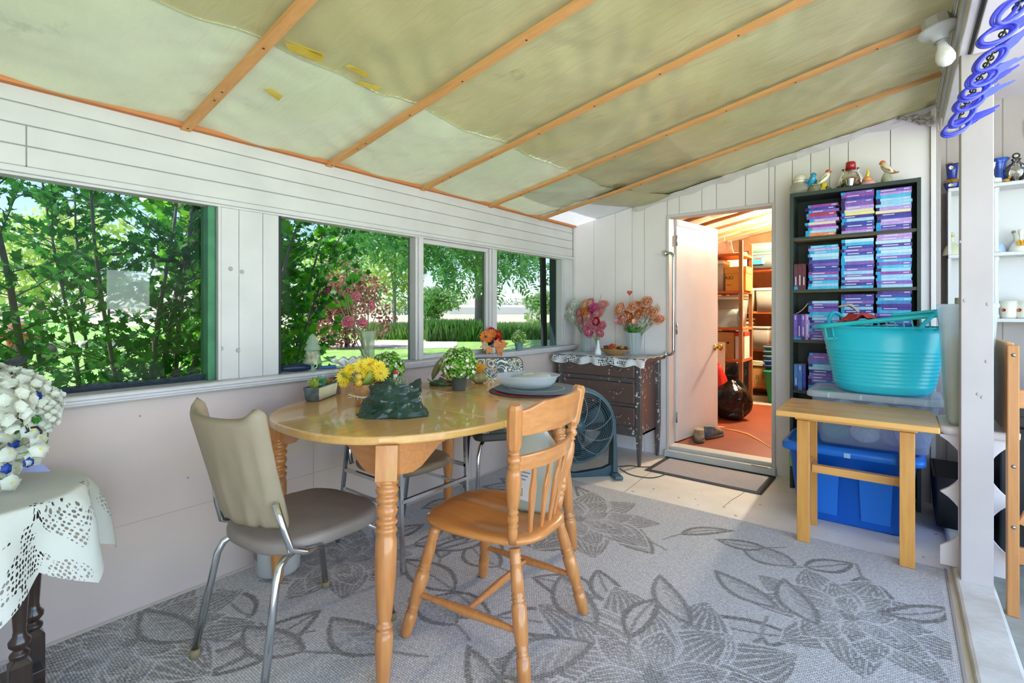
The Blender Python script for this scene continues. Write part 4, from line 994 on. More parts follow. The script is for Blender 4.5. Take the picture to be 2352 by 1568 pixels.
# bucket under the vinyl chair
pb = thing('plastic_bucket', 'white plastic tub with barcode label under the vinyl chair', 'bucket', (.155, 1.155, .008))
MB().lathe([(.0,.0),(.088,.0),(.094,.01),(.104,.15),(.108,.155),(.108,.165),(.102,.166),(.099,.155),(.09,.012),(0,.01)], 32, cap=False).build('tub', milky('tub_plastic', '#e2e2e0', .12, .4), pb)
o = MB(); o.grid(lambda u, v: (.1012*math.cos(-2.0+u*1.1)*(1-.05*(1-v)), .1012*math.sin(-2.0+u*1.1)*(1-.05*(1-v)), .065+.085*v), 14, 3); lb2 = o.build('label', P('bucket_label','#dcdcda',.6), pb)
o = MB()
for i in range(15):
    a = -1.85+i*.028; w_ = .008 if i % 3 else .015
    o.add([(.1030*math.cos(a)*.975,.1030*math.sin(a)*.975,.078),(.1030*math.cos(a+w_)*.975,.1030*math.sin(a+w_)*.975,.078),(.1030*math.cos(a+w_)*.99,.1030*math.sin(a+w_)*.99,.112),(.1030*math.cos(a)*.99,.1030*math.sin(a)*.99,.112)], [(0,1,2,3)])
o.build('barcode', P('ink','#333333',.6), lb2)
# ================================================================== FLOWERS AND TABLE THINGS
def petal(o, M, L, W, cup=.3, m=0, nu=5, nv=5, tip=.6, curl=0, rnd=False):
    def fn(u, v):
        t = 2*u-1; w_ = W*math.sin(PI*min(1,(.10+.90*v)**tip*.97))**.8 if v < 1 else W*.1
        if rnd: w_ = W*(.35+.65*min(1,v/.5)**.8)*(max(0,1-(max(0,v-.5)/.5)**3))**.45+W*.12
        vv_ = v*(1-.16*t*t) if rnd else v
        if rnd: return (t*w_, L*vv_*math.cos(cup*v), L*vv_*math.sin(cup*v)+.35*W*t*t*v-curl*L*max(0,v-.6)**2*3)
        return (t*w_, L*v*math.cos(cup*v), L*v*math.sin(cup*v)+.35*W*t*t*v-curl*L*max(0,v-.6)**2*3)
    o.grid(fn, nu, nv, m, M)
def rose(o, M, r, m=(0,1), n=3):
    """layered rose: closed heart, opening whorls"""
    for k in range(n+1):
        q = 5 if k else 3; f = (k+.6)/(n+.6)
        for j in range(q):
            a = 2*PI*j/q+k*.7+random.uniform(-.12,.12)
            petal(o, M @ RZ(a) @ T(0,r*.10*f,0) @ RX(1.35-1.05*f), r*(.72+.42*f), r*(.46+.20*f), .25, m[0] if k > n-2 else m[-1], 6, 6, curl=.5*f, rnd=True)
def daisy(o, M, r, n=16, m=0, mc=1, w=.16):
    for k in range(2):
        for j in range(n):
            petal(o, M @ RZ(2*PI*(j+.5*k)/n+random.uniform(-.05,.05)) @ T(0,r*.14,.004*k) @ RX(.15+.25*k+random.uniform(-.1,.15)), r*.88, r*w, -.25, m, 3, 4, .7)
    o.lathe([(0,-.05*r),(r*.24,0),(r*.2,.12*r),(0,.17*r)], 12, mc, M, cap=False)
def blossom(o, M, r, m=0, mc=1, n=5):
    for j in range(n): petal(o, M @ RZ(2*PI*j/n) @ RX(.35+random.uniform(-.2,.2)), r, r*.48, .2, m, 4, 4, .6, 0, True)
    o.ball(r*.14, 6, 4, mc, M)
def look(p, d): return Matrix.Translation(p) @ Vector(d).to_track_quat('Z','Y').to_matrix().to_4x4()
def leafblade(o, M, L, W, m=0, cup=.3): petal(o, M, L, W, cup, m, 3, 5, .75)
PET = {k: leafmat('petal_'+k, c, c2, .35, 25, .6) for k, c, c2 in (('white','#f2f1ea','#e3e6da'),('pink','#f0a9b4','#e88aa0'),('hot','#e0569a','#ee86b4'),('peach','#f2bd9a','#f6d5c0'),('orange','#e8742a','#f09a3a'),('yellow','#f2d21f','#f7e35a'),('dusky','#d9738a','#e59aa6'),('plum','#6b2b4f','#86395f'),('amber','#f0a02a','#f6bf45'),('red','#d8323a','#c22530'),('apricot','#f0a074','#f4b892'))}
M_stem = P('stem_green', '#6d8a4a', .6); M_twig = P('twig', '#7d6a58', .8)
M_lf = leafmat('silk_leaf', '#3f8a3a', '#6bb04a', .25, 30); M_ylf = leafmat('pale_leaf', '#a9c95a', '#c5d97a', .3, 30)
# ---- round topiaries in grey pots
M_potg = P('grey_pot', '#4b5250', .5); M_tin = P('zinc_pot', '#6f858c', .4)
def topiary(label, loc, pr, ph, cr, potmat, seed):
    random.seed(seed); t = thing('topiary_pot', label, 'potted plant', loc)
    MB().lathe([(0,0),(pr*.72,0),(pr*.75,.004),(pr*.97,ph*.8),(pr*1.02,ph*.82),(pr*1.04,ph),(pr*.96,ph),(pr*.93,ph*.85),(0,ph*.85)], 28, cap=False).build('pot', potmat, t)
    o = MB(); o.ball(cr*.8, 14, 10, 0, T(0,0,ph+cr*.55) @ SC(1,1,.9)); o.build('moss_core', P('moss_core', '#4f7a33', .9), t)
    o = MB(); nl = 330
    for i in range(nl):
        z = 1-1.75*(i+.5)/nl; a = i*2.39996; rr = math.sqrt(max(0,1-z*z)); d = Vector((rr*math.cos(a),rr*math.sin(a),z)); p = Vector((0,0,ph+cr*.55))+d*cr*random.uniform(.8,1.03)
        blossom(o, look(p, d+Vector((random.uniform(-.4,.4),random.uniform(-.4,.4),random.uniform(-.2,.5)))), cr*.14*random.uniform(.8,1.3), random.choice((0,0,0,1,1,2)), 3, 4)
    o.build('foliage', [leafmat('box_leaf','#5d9a2c','#86bf3f',.3,30), leafmat('box_leaf_pale','#a4cf5c','#c6e08a',.3,30), P('box_bud','#e3dfd0',.6), P('box_core','#7aa845',.7)], t, fix=False, kind='stuff')
    o = MB()
    for i in range(14):
        a = random.uniform(0,2*PI); z = random.uniform(-.1,.9); rr = math.sqrt(max(0,1-z*z)); d = Vector((rr*math.cos(a),rr*math.sin(a),z)); o.ball(cr*.055, 6, 4, 0, Matrix.Translation(Vector((0,0,ph+cr*.55))+d*cr*1.08))
    o.build('berries', P('pink_bud','#d9b3a4',.6), t, kind='stuff')
    return t
topiary('round green topiary in a dark grey pot on the table beside the flat place mats', (.545,1.95,TZ), .048, .088, .092, M_potg, 3)
topiary('round green topiary on the table behind the yellow daisies', (.21,1.74,TZ), .05, .07, .085, M_potg, 4)
topiary('small green topiary in a zinc pot on the window sill', (.028,3.17,.889), .036, .072, .058, M_tin, 5)
random.seed(21)
# ---- succulent trough
p0, p1 = at_z(700,929,TZ), at_z(764,905,TZ); cen = (p0+p1)/2; ang = math.atan2(p1.y-p0.y, p1.x-p0.x)
tr = thing('succulent_trough', 'ridged grey stone trough planted with artificial succulents', 'planter', (cen.x-.02, cen.y+.02, TZ), ang)
def trough(hw, hd, z, n): return [(x,y) for x, y in rrect(hw,hd,.012,3)]
hw, hd = .112, .038
loft([(rrect(hw*.84,hd*.8,.014,4),0),(rrect(hw*.9,hd*.9,.014,4),.01),(rrect(hw,hd,.014,4),.062),(rrect(hw,hd,.014,4),.066),(rrect(hw-.008,hd-.008,.01,4),.066),(rrect(hw-.01,hd-.01,.01,4),.05)]).build('trough', P('blue_stone', '#66757c', .7, var='#4d5654', scale=20), tr)
for sg in (-1, 1):
    for i in range(24):
        x = -hw*.86+i*hw*1.72/23
        MB().tube([(x*.88,sg*(hd*.86),.006),(x*.95+random.uniform(-.001,.001),sg*(hd*.95),.035),(x,sg*(hd+.001),.063)], [.0024,.0036,.003], 5).build('ridge', P('ridge_cream', '#d6cfb4', .8), tr)
o = MB()
for j in range(9): leafblade(o, T(-.065,0,.055) @ RZ(j*2.4) @ RX(.5+.09*j), .055, .014, 0, .3)
o.build('aloe', leafmat('aloe_leaf','#8fae3c','#d0d060',.2,60), tr)
o = MB()
for j in range(150):
    a = random.uniform(0,2*PI); b = random.uniform(.1,1.3); L_ = random.uniform(.03,.06)
    leafblade(o, T(random.uniform(-.025,.025),random.uniform(-.015,.015),.055+random.uniform(0,.03)) @ RZ(a) @ RX(b), L_*.6, .0035, 0, .2)
o.build('fern', leafmat('teal_leaf','#4f9a78','#86c5a0',.2,60), tr, kind='stuff', fix=False)
o = MB()
for k in range(3):
    for j in range(6): leafblade(o, T(.065,0,.052+.004*k) @ RZ(j*1.05+k*.5) @ RX(.3+.3*k), .045-.007*k, .014, 0, .3)
o.build('echeveria', leafmat('copper_leaf','#c9803f','#b5a04a',.2,60), tr)
# ---- yellow daisies in a burlap pot with a small gourd figure
yl = thing('daisy_pot', 'yellow daisies in a burlap wrapped pot tied with white string', 'potted flowers', (.52,1.36,TZ))
MB().lathe([(0,0),(.034,0),(.036,.02),(.033,.045),(.04,.07),(.046,.095),(.04,.10),(.035,.09)], 24, rip=.05, nrip=7).build('burlap_pot', P('burlap', '#c99a68', .9, var='#b07f4e', scale=40, bump=.8, bscale=150), yl)
o = MB(); o.tube([(.037*math.cos(a),.037*math.sin(a),.045+.002*math.sin(3*a)) for a in np.linspace(0,2*PI,24)[:-1]], .004, 6, closed=True)
for s in (-1,1): o.tube([(.0,-.038,.045),(s*.03,-.055,.055),(s*.045,-.06,.04),(s*.02,-.045,.042)], .0028, 5)
o.build('string_bow', P('white_string','#ece8de',.8), yl)
gf = MB(); gf.ball(.017, 12, 8, M=T(.028,-.045,.11)); gf.ball(.015, 12, 8, M=T(.028,-.045,.137)); gf.build('gourd', P('gourd_yellow','#d9a93a',.5), yl)
fm = [PET['yellow'], P('daisy_eye','#b8872a',.7)]
cu = Vector((CAMX-.52, -1.36, .5)).normalized(); rgt = Vector((math.cos(YAW),math.sin(YAW),0))
for (rx, z, r, nx_) in ((-.085,.135,.040,-.5),(-.06,.165,.03,-.2),(-.01,.18,.036,0),(.025,.185,.04,.1),(.065,.175,.034,.4),(.075,.15,.04,.5),(.02,.15,.034,.2),(-.085,.11,.03,-.6)):
    q = rgt*rx-Vector((0,.02,0))*0+Vector((cu.x*.02,cu.y*.02,z)); o = MB(); daisy(o, look(q, cu+rgt*nx_+Vector((0,0,random.uniform(-.1,.6)))), r); o.build('daisy', fm, yl, fix=False)
    MB().tube([(0,0,.08), (q.x*.5,q.y*.5,.12), q], .0018, 5, caps=False).build('stem', M_stem, yl)
o = MB()
for j in range(16): leafblade(o, T(0,0,.09) @ RZ(j*.9) @ RX(random.uniform(.0,.6)), random.uniform(.07,.12), .018, 0, .3)
o.build('leaves', M_ylf, yl)
# ---- crumpled dark green plastic bag
bgp = (at_z(812,966,TZ)+at_z(972,948,TZ))/2
bag = MB()
def bagf(u, v):
    a = 2*PI*u; ph = v*PI*.5; c, s = math.cos(a), math.sin(a)
    rx_, ry_ = .115, .085
    k0 = (1-.22*v) if v < .75 else (1-.22*.75)*max(0,(1-v)/.25)**.6
    px_, py_, pz_ = c*rx_*k0*10, s*ry_*k0*10, v*1.5
    n = mnoise.noise((px_*1.1+3, py_*1.1, pz_*1.6)); n2 = mnoise.noise((px_*4.5, py_*4.5, pz_*5+4)); ridge = 1-2*abs(mnoise.noise((px_*2.0+7,py_*2.0,pz_*2.6+9)))
    top = 1+.30*mnoise.noise((c*1.3+5,s*1.3,2.0))+.10*c
    k = k0*(1+.22*n+.13*ridge+.08*n2)
    z = .105*top*min(1,v/.75)**.9+.03*v*ridge+.014*n2*(v > .08)
    if v > .75: z -= .045*(v-.75)/.25
    if v < .06: z = .006*v/.06
    fl = 1+.30*max(0,1-v*4)*(.5+.5*abs(c))
    return (c*rx_*k*fl, s*ry_*k*fl, max(.0, z))
bag.grid(bagf, 46, 20, cu=True, sm=False)
tag(bag.build('crumpled_bag', P('green_bag', '#22382f', .22, var='#2c463a', scale=15, bump=.5, bscale=28), None, loc=(bgp.x-.035, bgp.y+.045, TZ), rot=(0,0,YAW-.05)), 'crumpled dark green plastic bag lying on the table', 'bag')
# ---- small arrangement with gnome, moss and grey twigs behind the bag
gn = thing('gnome_arrangement', 'small arrangement of greenery with a red-capped figure and curled twigs', 'decoration', (.33,1.70,TZ))
MB().lathe([(0,0),(.04,0),(.05,.02),(.045,.035),(0,.04)], 18).build('moss_base', P('moss','#6f7a45',.9,bump=.6,bscale=60), gn)
o = MB()
for j in range(60): leafblade(o, T(random.uniform(-.04,.04),random.uniform(-.03,.03),.03) @ RZ(random.uniform(0,2*PI)) @ RX(random.uniform(.2,1.2)), random.uniform(.025,.06), .006, 0, .3)
o.build('sprigs', leafmat('sage_leaf','#7fae86','#a9c9a0',.2,60), gn, kind='stuff', fix=False)
o = MB()
for j in range(16): leafblade(o, T(-.05,-.01,.03) @ RZ(j*1.1) @ RX(random.uniform(.3,1.1)), .04, .010, 0, .3)
o.build('succulent', leafmat('lime_leaf','#9fb04a','#c9cf7c',.2,60), gn, fix=False)
fg = MB(); fg.lathe([(0,.045),(.012,.047),(.014,.06),(.010,.075),(.012,.085),(.010,.098),(0,.104)], 14, 0, T(-.01,0,0)); fgo = fg.build('figure', P('figure_white','#e5ded2',.5), gn)
MB().lathe([(.013,.095),(.014,.10),(.009,.112),(0,.118)], 14, M=T(-.01,0,0)).build('red_cap', P('cap_red','#b8342e',.5), gn)
o = MB()
for j in range(9): o.tube([(.045+.03*math.cos(a+j)*(1-.05*j),.02*math.sin(a*1.3+j),.055+.028*math.sin(a+j*.6)) for a in np.linspace(0,5,14)], .0016, 5)
o.build('curled_twigs', P('grey_twig','#b0a493',.8), gn)
# ---- hummingbird figurine with pink rose
hb = thing('hummingbird_figurine', 'painted hummingbird figurine feeding at a pink rose', 'figurine', (.335,2.02,TZ), .55)
MB().lathe([(0,0),(.06,0),(.066,.01),(.055,.024),(.03,.03),(0,.031)], 24, sx=1.1, sy=.75, rip=.05, nrip=5).build('base', P('fig_base','#2f4a3a',.35,var='#4d6a4a',scale=30), hb)
for k, (x, a) in enumerate(((.01,.4),(.05,1.2),(-.03,2.4))):
    o = MB(); leafblade(o, T(x,-.035,.02) @ RZ(a) @ RX(.1), .05, .018); o.build('leaf', leafmat('fig_leaf','#7c8c5a','#a3a878',.1,40), hb, solid=.003)
o = MB(); rose(o, T(.035,-.01,.045), .034); o.build('rose', [P('fig_pink','#e0717c',.35), P('fig_pink2','#ec9098',.35)], hb, solid=.0012, fix=False)
o = MB()
for j in range(5): petal(o, T(.04,-.015,.03) @ RZ(-1.9+j*.75) @ RX(.05), .055, .026, -.3)
o.build('petals', P('fig_pink3','#dc6470',.35), hb, solid=.002, fix=False)
bd = MB()
bpts = [(-.052,.0,.03),(-.045,0,.055),(-.03,0,.085),(-.018,0,.112),(-.005,0,.135),(.006,0,.147),(.014,0,.150)]
bd.tube(bpts, [.004,.014,.020,.019,.014,.012,.006], 12)
bo = bd.build('bird_body', P('fig_bird','#9a7a4a',.35,var='#7a8460',scale=25), hb)
MB().tube([(.014,0,.150),(.032,0,.125),(.04,0,.105)], [.0025,.0018,.001], 6).build('beak', P('fig_beak','#4a4238',.4), hb)
MB().ball(.013, 12, 8, M=T(.006,0,.150)).build('bird_head', P('fig_head','#b0a88c',.35,var='#8a8464',scale=40), hb)
for s, tip in ((-1,(-.07,.02,.20)), (1,(-.055,-.03,.19))):
    o = MB(); d = Vector(tip)-Vector((-.02,0,.115)); petal(o, look((-.02,0,.115), d) @ RX(-PI/2) @ RY(.5*s), d.length*1.05, .02, .25, 0, 5, 7, .5); o.build('wing', P('fig_wing','#8a8468',.4,var='#6f6a4a',scale=60), hb, solid=.003)
o = MB(); petal(o, look((-.045,0,.05),(-.4,0,-1)) @ RX(-PI/2), .055, .014, .1); o.build('tail', P('fig_tail','#b5702f',.4), hb, solid=.003)
# ---- glazed pumpkin with orange flower
pk = thing('pumpkin_pot', 'small green ceramic pumpkin holding an orange flower', 'decoration', (.455,2.215,TZ))
o = MB(); o.lathe([(.02*math.sin(PI*i/12)**0+.030*math.sin(PI*(i+.6)/13.2)-.02,.0+.066*i/12) if False else (max(.001,.052*math.sin(PI*(i+.9)/13.4)**.7),.068*i/12) for i in range(13)], 48, rip=.07, nrip=9); o.build('pumpkin', P('pumpkin_glaze','#7f9a4a',.2,var='#b5a27a',scale=10,amt=1.2), pk)
o = MB(); daisy(o, look((0,-.005,.085), (.3,-.4,.8)), .05, 14, 0, 1, .15); o.build('flower', [PET['amber'], P('fl_eye','#c9791f',.7)], pk, fix=False)
MB().tube([(0,0,.06),(0,-.003,.085)], .003, 6).build('stem', M_stem, pk)
# ---- place mats and bowl
pmx, pmy = .885, 2.165
a1 = MB().lathe([(0,.0),(.225,.0),(.229,.002),(.225,.0045),(0,.0045)], 64); o1 = thing('place_mat', 'round red place mat with dark rim under the grey one', 'place mat', (pmx-.01, pmy, TZ)); a1.build('rim', P('mat_rim','#3a4247',.6), o1)
MB().lathe([(0,.0046),(.208,.0046),(.206,.006),(0,.006)], 64).build('red_face', P('mat_red','#c32c3d',.6,bump=.4,bscale=200), o1)
o2 = thing('place_mat', 'round grey place mat lying on the red one', 'place mat', (pmx+.005, pmy+.02, TZ+.0105))
MB().lathe([(0,.0),(.222,.002),(.226,.005),(.222,.0075),(0,.0065)], 64).build('mat', P('mat_grey','#56636b',.5), o2)
MB().lathe([(.14,.0068),(.142,.0085),(.152,.0085),(.154,.007)], 64, cap=False).build('ring', P('mat_ring','#7b8a92',.4), o2)
bw = thing('serving_bowl', 'clear plastic oval serving bowl on the place mats', 'bowl', (pmx-.045, pmy+.005, TZ+.0195), .55)
M_bowl = milky('bowl_plastic','#e6edf6',.55,.12)
prof = [(0,.0),(.10,.0),(.115,.006),(.135,.03),(.148,.058),(.158,.064),(.158,.067),(.147,.063),(.131,.03),(.11,.009),(0,.004)]
MB().lathe(prof, 48, sx=1.12, sy=.86, cap=False).build('bowl', M_bowl, bw)
pl = thing('oval_cover', 'translucent oval lid lying in the clear serving bowl', 'cover', (pmx-.035, pmy+.01, TZ+.0595), .5)
pl.rotation_euler = (.16, -.12, .5)
MB().lathe([(0,.026),(.06,.022),(.10,.012),(.112,.0),(.116,.0),(.104,.015),(.06,.026),(0,.030)], 40, sx=1.05, sy=.78, cap=False).build('dome', milky('lid_plastic','#e9eae2',.35,.2), pl)
MB().box(-.03,-.005,.028,.03,.005,.034).build('grip', MATS['lid_plastic'], pl, bevel=.002)
for k, (x, y) in enumerate(((.07,.03),(-.08,.01))):
    o = MB(); o.ball(.02, 12, 8, sz=.6); tag(o.build('wrapped_sweet', P('sweet_tan','#c9b48a',.4), None, loc=(pmx-.045+x, pmy+y, TZ+.036)), ['tan wrapped sweet in the clear bowl beside the lid','tan wrapped sweet in the clear bowl behind the lid'][k], 'sweet')

# ---- window sill things
SZL = .889
gt = thing('glass_tree_jar', 'clear glass tree-shaped jar full of sea shells', 'jar', (.025,1.415,SZL), 0)
gt.location = (.03, 1.40, SZL)
M_gj = milky('jar_glass','#e3efe4',.68,.08)
MB().lathe([(0,.0),(.024,.0),(.026,.004),(.008,.014),(.007,.028),(.014,.034),(.044,.042),(.047,.048),(.034,.075),(.041,.08),(.032,.105),(.039,.11)], 32, cap=False).build('jar', M_gj, gt)
MB().lathe([(.040,.112),(.041,.118),(.026,.143),(.034,.148),(.018,.175),(.020,.178),(.008,.192),(0,.197)], 32, cap=False).build('lid', M_gj, gt)
M_sh = [P('shell_%d' % i, c, .4) for i, c in enumerate(('#d9b48a','#efe3cf','#c79a72','#e7cdb0'))]
for i in range(26):
    z = .05+.052*(i/26); rr_ = (.030 if z < .075 else .024)*math.sqrt(random.random()); a = random.uniform(0,2*PI)
    o = MB(); o.lathe([(0,0),(.006,.002),(.008,.007),(.005,.014),(0,.019)], 8, rip=.12, nrip=4, sx=1.1, sy=.6)
    so = o.build('shell', M_sh[i % 4], gt, loc=(rr_*math.cos(a), rr_*math.sin(a), z), rot=(random.uniform(0,6),random.uniform(0,6),random.uniform(0,6)))
kn = thing('sunglasses_case', 'dark blue glasses case lying on the sill behind the glass jar', 'case', (-.035,1.36,SZL), 1.5)
MB().ball(.1, 20, 10, sx=1, sy=.30, sz=.2, M=T(0,0,.021)).build('case', P('navy_case','#1c2b4a',.35), kn)
tq = thing('pocket_knife', 'blue and silver folding knife on the sill beside the glass jar', 'knife', (.0,1.50,SZL), 1.35)
MB().box(-.05,-.010,.004,.05,.010,.020).build('handle', P('knife_blue','#2a4f86',.35), tq, bevel=.006)
MB().prism([(.05,-.006),(.10,-.004),(.112,.002),(.10,.006),(.05,.006)], .008, .0105).build('blade', M_steel, tq)
# white ruffled shell dish
sd = thing('ruffled_dish', 'white ruffled shell dish on the sill beside the tall vase', 'dish', (.0,1.615,SZL), 0)
MB().grid(lambda u, v: ((.03+.05*v*(1+.12*math.cos(9*2*PI*u)))*math.cos(2*PI*u)*.6*(v+.01), (.03+.06*v*(1+.12*math.cos(9*2*PI*u)))*math.sin(2*PI*u)*(v+.01), .004+.045*v**1.6+.008*math.sin(9*2*PI*u)*v), 90, 8, cu=True).build('dish', P('white_china','#ecebe6',.25), sd, solid=.003)
# tall vase with twigs and dusky flowers
vs_ = thing('tall_vase', 'tall clear glass vase of bare twigs and pink silk flowers on the sill', 'vase', (.0,1.76,SZL))
MB().lathe([(0,.0),(.040,.0),(.044,.006),(.040,.05),(.037,.10),(.040,.15),(.048,.195),(.050,.20),(.047,.196),(.038,.15),(.034,.10),(.037,.02),(0,.014)], 36, cap=False).build('vase', milky('vase_glass','#e9f2e2',.72,.08), vs_)
def tip(u, v): q = at_x(u, v, .0); return q-Vector((0,1.76,SZL))
tw = [((745,668),(775,690)),((782,655),(800,720)),((808,635),(810,740)),((817,640),(818,740)),((833,636),(838,720)),((842,660),(846,700)),((868,700),(850,760)),((795,648),(800,700)),((862,735),(856,760))]
for i, (t1, t2) in enumerate(tw):
    q, m_ = tip(*t1), tip(*t2); MB().tube([(random.uniform(-.015,.015),random.uniform(-.015,.015),.02),(m_.x*.5,m_.y*.45,.16),m_,m_.lerp(q,.5)+Vector((0,.004,0)),q], [.004,.0034,.0028,.0022,.0014], 6).build('twig', M_twig, vs_)
for (u, v, r, k_, d) in ((758,670,.034,'plum',(-.3,-.6,.5)),(818,682,.030,'dusky',(.5,-.5,.3)),(850,702,.032,'dusky',(.7,.3,.2)),(800,740,.036,'dusky',(.6,-.7,.3)),(833,745,.034,'pink',(.5,-.4,.8))):
    o = MB(); q = tip(u, v); rose(o, look(q, d), r, (0,1), 2); o.build('flower', [PET[k_], PET['dusky' if k_ != 'plum' else 'plum']], vs_, fix=False)
# autumn arrangement in a pale crock
au = thing('autumn_arrangement', 'autumn sunflowers and orange leaves in a pale crock on the sill', 'flower arrangement', (.035,2.80,SZL))
MB().lathe([(0,0),(.040,0),(.044,.01),(.047,.03),(.044,.045),(.04,.05),(.036,.048)], 28, cap=False).build('crock', P('crock_cream','#d8cfc0',.4,var='#a8937a',scale=12), au)
for (x, y, z, r, kind) in ((.015,-.055,.125,.052,0),(.03,.05,.135,.045,1),(.02,.06,.10,.045,1),(.02,0,.145,.04,0),(.0,.02,.16,.04,1)):
    o = MB(); d = (.8,-.5+y*6,.3+z)
    if kind == 0: daisy(o, look((x,y,z), d), r, 13, 0, 1, .2); o.build('sunflower', [PET['orange'], P('sun_eye','#5a5650',.8)], au, fix=False)
    else: rose(o, look((x,y,z), d), r*.8, (0,1), 2); o.build('silk_rose', [PET['red'], PET['orange']], au, fix=False)
for j, (y, z, a) in enumerate(((.035,.06,-2.6),(-.07,.075,1.9),(.07,.06,-1.4),(.055,.045,-2.9),(.0,.09,-2.2),(-.045,.06,2.6))):
    o = MB(); o.prism([(p[0]*.075,p[1]*.075) for p in LOBED], 0, .0012, M=look((.045,y,z),(1,-.4,.2)) @ RZ(a)); o.build('leaf', [leafmat('autumn_leaf','#d9772a','#e8983f',.25,20), leafmat('tan_leaf','#b8906a','#c9a680',.2,20)][j in (1,)], au)
o = MB()
for j in range(40): a = random.uniform(0,2*PI); o.tube([(0,0,.06),(.05*math.cos(a)*random.random()+.01,.09*math.sin(a),random.uniform(.07,.17))], .0012, 4)
o.build('dark_sprigs', P('dark_sprig','#3a3a40',.8), au, kind='stuff')
# ---- side table with lace cloth and white flowers
sx_, sy_, STZ = .275, .185, .655
st_ = thing('side_table', 'dark wood side table with turned legs under a lace cloth', 'table', (sx_, sy_, 0))
M_wal = wood('dark_walnut', '#3b2a24', '#2a1c18', 'z', .3, 6, .5)
MB().lathe([(0,STZ-.022),(.24,STZ-.022),(.25,STZ-.012),(.245,STZ-.002),(0,STZ-.002)], 48).build('top', M_wal, st_)
SLEG = [(.016,.24),(.018,.30),(.024,.42),(.026,.52),(.024,.60),(.024,.634)]
for dx, dy in ((.165,.075),(.02,.125),(-.14,-.05),(.03,-.12)):
    o = MB(); M = T(dx,dy,0)
    o.box(-.024,-.024,.008,.024,.024,.195, M=M)
    o.hexa([(-.024,-.024,.195),(.024,-.024,.195),(.024,.024,.195),(-.024,.024,.195)], [(-.012,-.012,.21),(.012,-.012,.21),(.012,.012,.21),(-.012,.012,.21)], M=M)
    o.lathe([(.012,.205),(.022,.215),(.023,.225),(.013,.236),(.024,.25),(.025,.262),(.016,.275),(.014,.29),(.017,.34),(.022,.42),(.026,.50),(.025,.56),(.024,.634)], 18, M=M); o.build('leg', M_wal, st_, bevel=.002)
MB().box(.02,.05,.09,.10,.14,.115).build('shelf_rail', M_wal, st_, bevel=.002)
def lace(name, lab, mat, cx, cy, z, R_, drop, npt, hem, folds, seed, rot=0):
    o = MB(); nu, nv = 160, 34; uv = []
    def fn(u, v):
        a = 2*PI*u+rot; tot = R_+drop*(1+hem*(abs(((u*npt) % 1)-.5)*2-.5)); s = v*tot
        if s <= R_: r, zz = s, z
        else:
            d = s-R_; q = math.sin(folds*a+1.3*math.sin(2*a+seed)); r = R_+.012+(d*.18)+(.028*q*min(1,d/.12))+.012*mnoise.noise((math.cos(a)*3,math.sin(a)*3,d*5)); zz = z-d*.97+.004*q
            if d < .03: r = R_+.010*math.sin(d/.03*PI/2); zz = z-.010*(1-math.cos(d/.03*PI/2))
        return (r*math.cos(a), r*math.sin(a), zz)
    o.grid(fn, nu, nv, cu=True)
    me = o.mesh(name, mat, fix=False); ul = me.uv_layers.new(name='UVMap'); co = np.zeros(len(me.vertices)*3); 
    tot = R_+drop
    for lp in me.loops:
        i = lp.vertex_index; u = (i//nv)/nu; v = (i % nv)/(nv-1); a = 2*PI*u; ul.data[lp.index].uv = (v*tot*math.cos(a), v*tot*math.sin(a))
    
    for vv in me.vertices: vv.co.x = max(vv.co.x, .014-cx+.004*math.sin(vv.co.z*30))
    ob = bpy.data.objects.new(name, me); C.objects.link(ob); ob.location = (cx,cy,0); return tag(ob, lab, 'tablecloth')
lace('lace_cloth', 'cream lace cloth draped over the dark side table', lacemat('lace_cream','#ecebe2',75,.62,.262), sx_, sy_, STZ+.0025, .252, .24, 8, .42, 10, 2)
# bouquet
fl = thing('white_bouquet', 'bouquet of white silk flowers with blue accents on the lace cloth', 'flower arrangement', (.17, .18, STZ+.004))
MB().lathe([(0,0),(.06,0),(.065,.01),(.05,.06),(.06,.10),(.055,.10),(.045,.06),(0,.02)], 24, cap=False).build('vase', P('blue_vase','#5d6fae',.3), fl)
def bpt(u, v, d): return at_d(u, v, d)-Vector((.17,.18,STZ+.004))
big = [(30,905,1.55,.075),(-10,930,1.45,.08),(85,925,1.62,.06),(5,880,1.6,.06),(95,960,1.60,.045)]
for u, v, d, r in big:
    q = bpt(u,v,d); o = MB(); o.ball(r*.7, 10, 8, 0, Matrix.Translation(q))
    for j in range(56):
        zz = 1-2*(j+.5)/56; aa = j*2.39996; rr = math.sqrt(1-zz*zz); dd = Vector((rr*math.cos(aa),rr*math.sin(aa),zz))
        blossom(o, look(q+dd*r*random.uniform(.8,1.0), dd+Vector((random.uniform(-.3,.3),random.uniform(-.3,.3),.2))), r*.34, 0, 1, 4)
    o.build('hydrangea', [PET['white'], P('hydrangea_eye','#dfe3c8',.7)], fl, fix=False)
    MB().tube([(0,0,.05), q*.6, q], .003, 5).build('stem', M_stem, fl)
small = [(20,1000),(-5,985),(55,1010),(75,990),(95,1005),(60,1040),(25,1040),(0,1060),(40,1075),(95,1030),(85,1050),(10,1100),(30,1110),(-10,1120),(20,1140)]
for i, (u, v) in enumerate(small):
    q = bpt(u, v, 1.50+.03*(i % 3)); o = MB(); blossom(o, look(q, (.75,-.55,random.uniform(-.1,.5))), .034, 0, 1); o.build('blossom', [PET['white'], P('pollen','#e3cf5a',.7)], fl, fix=False)
    MB().tube([(0,0,.06), q*.7+Vector((0,0,.02)), q], .002, 4).build('stem', M_stem, fl)
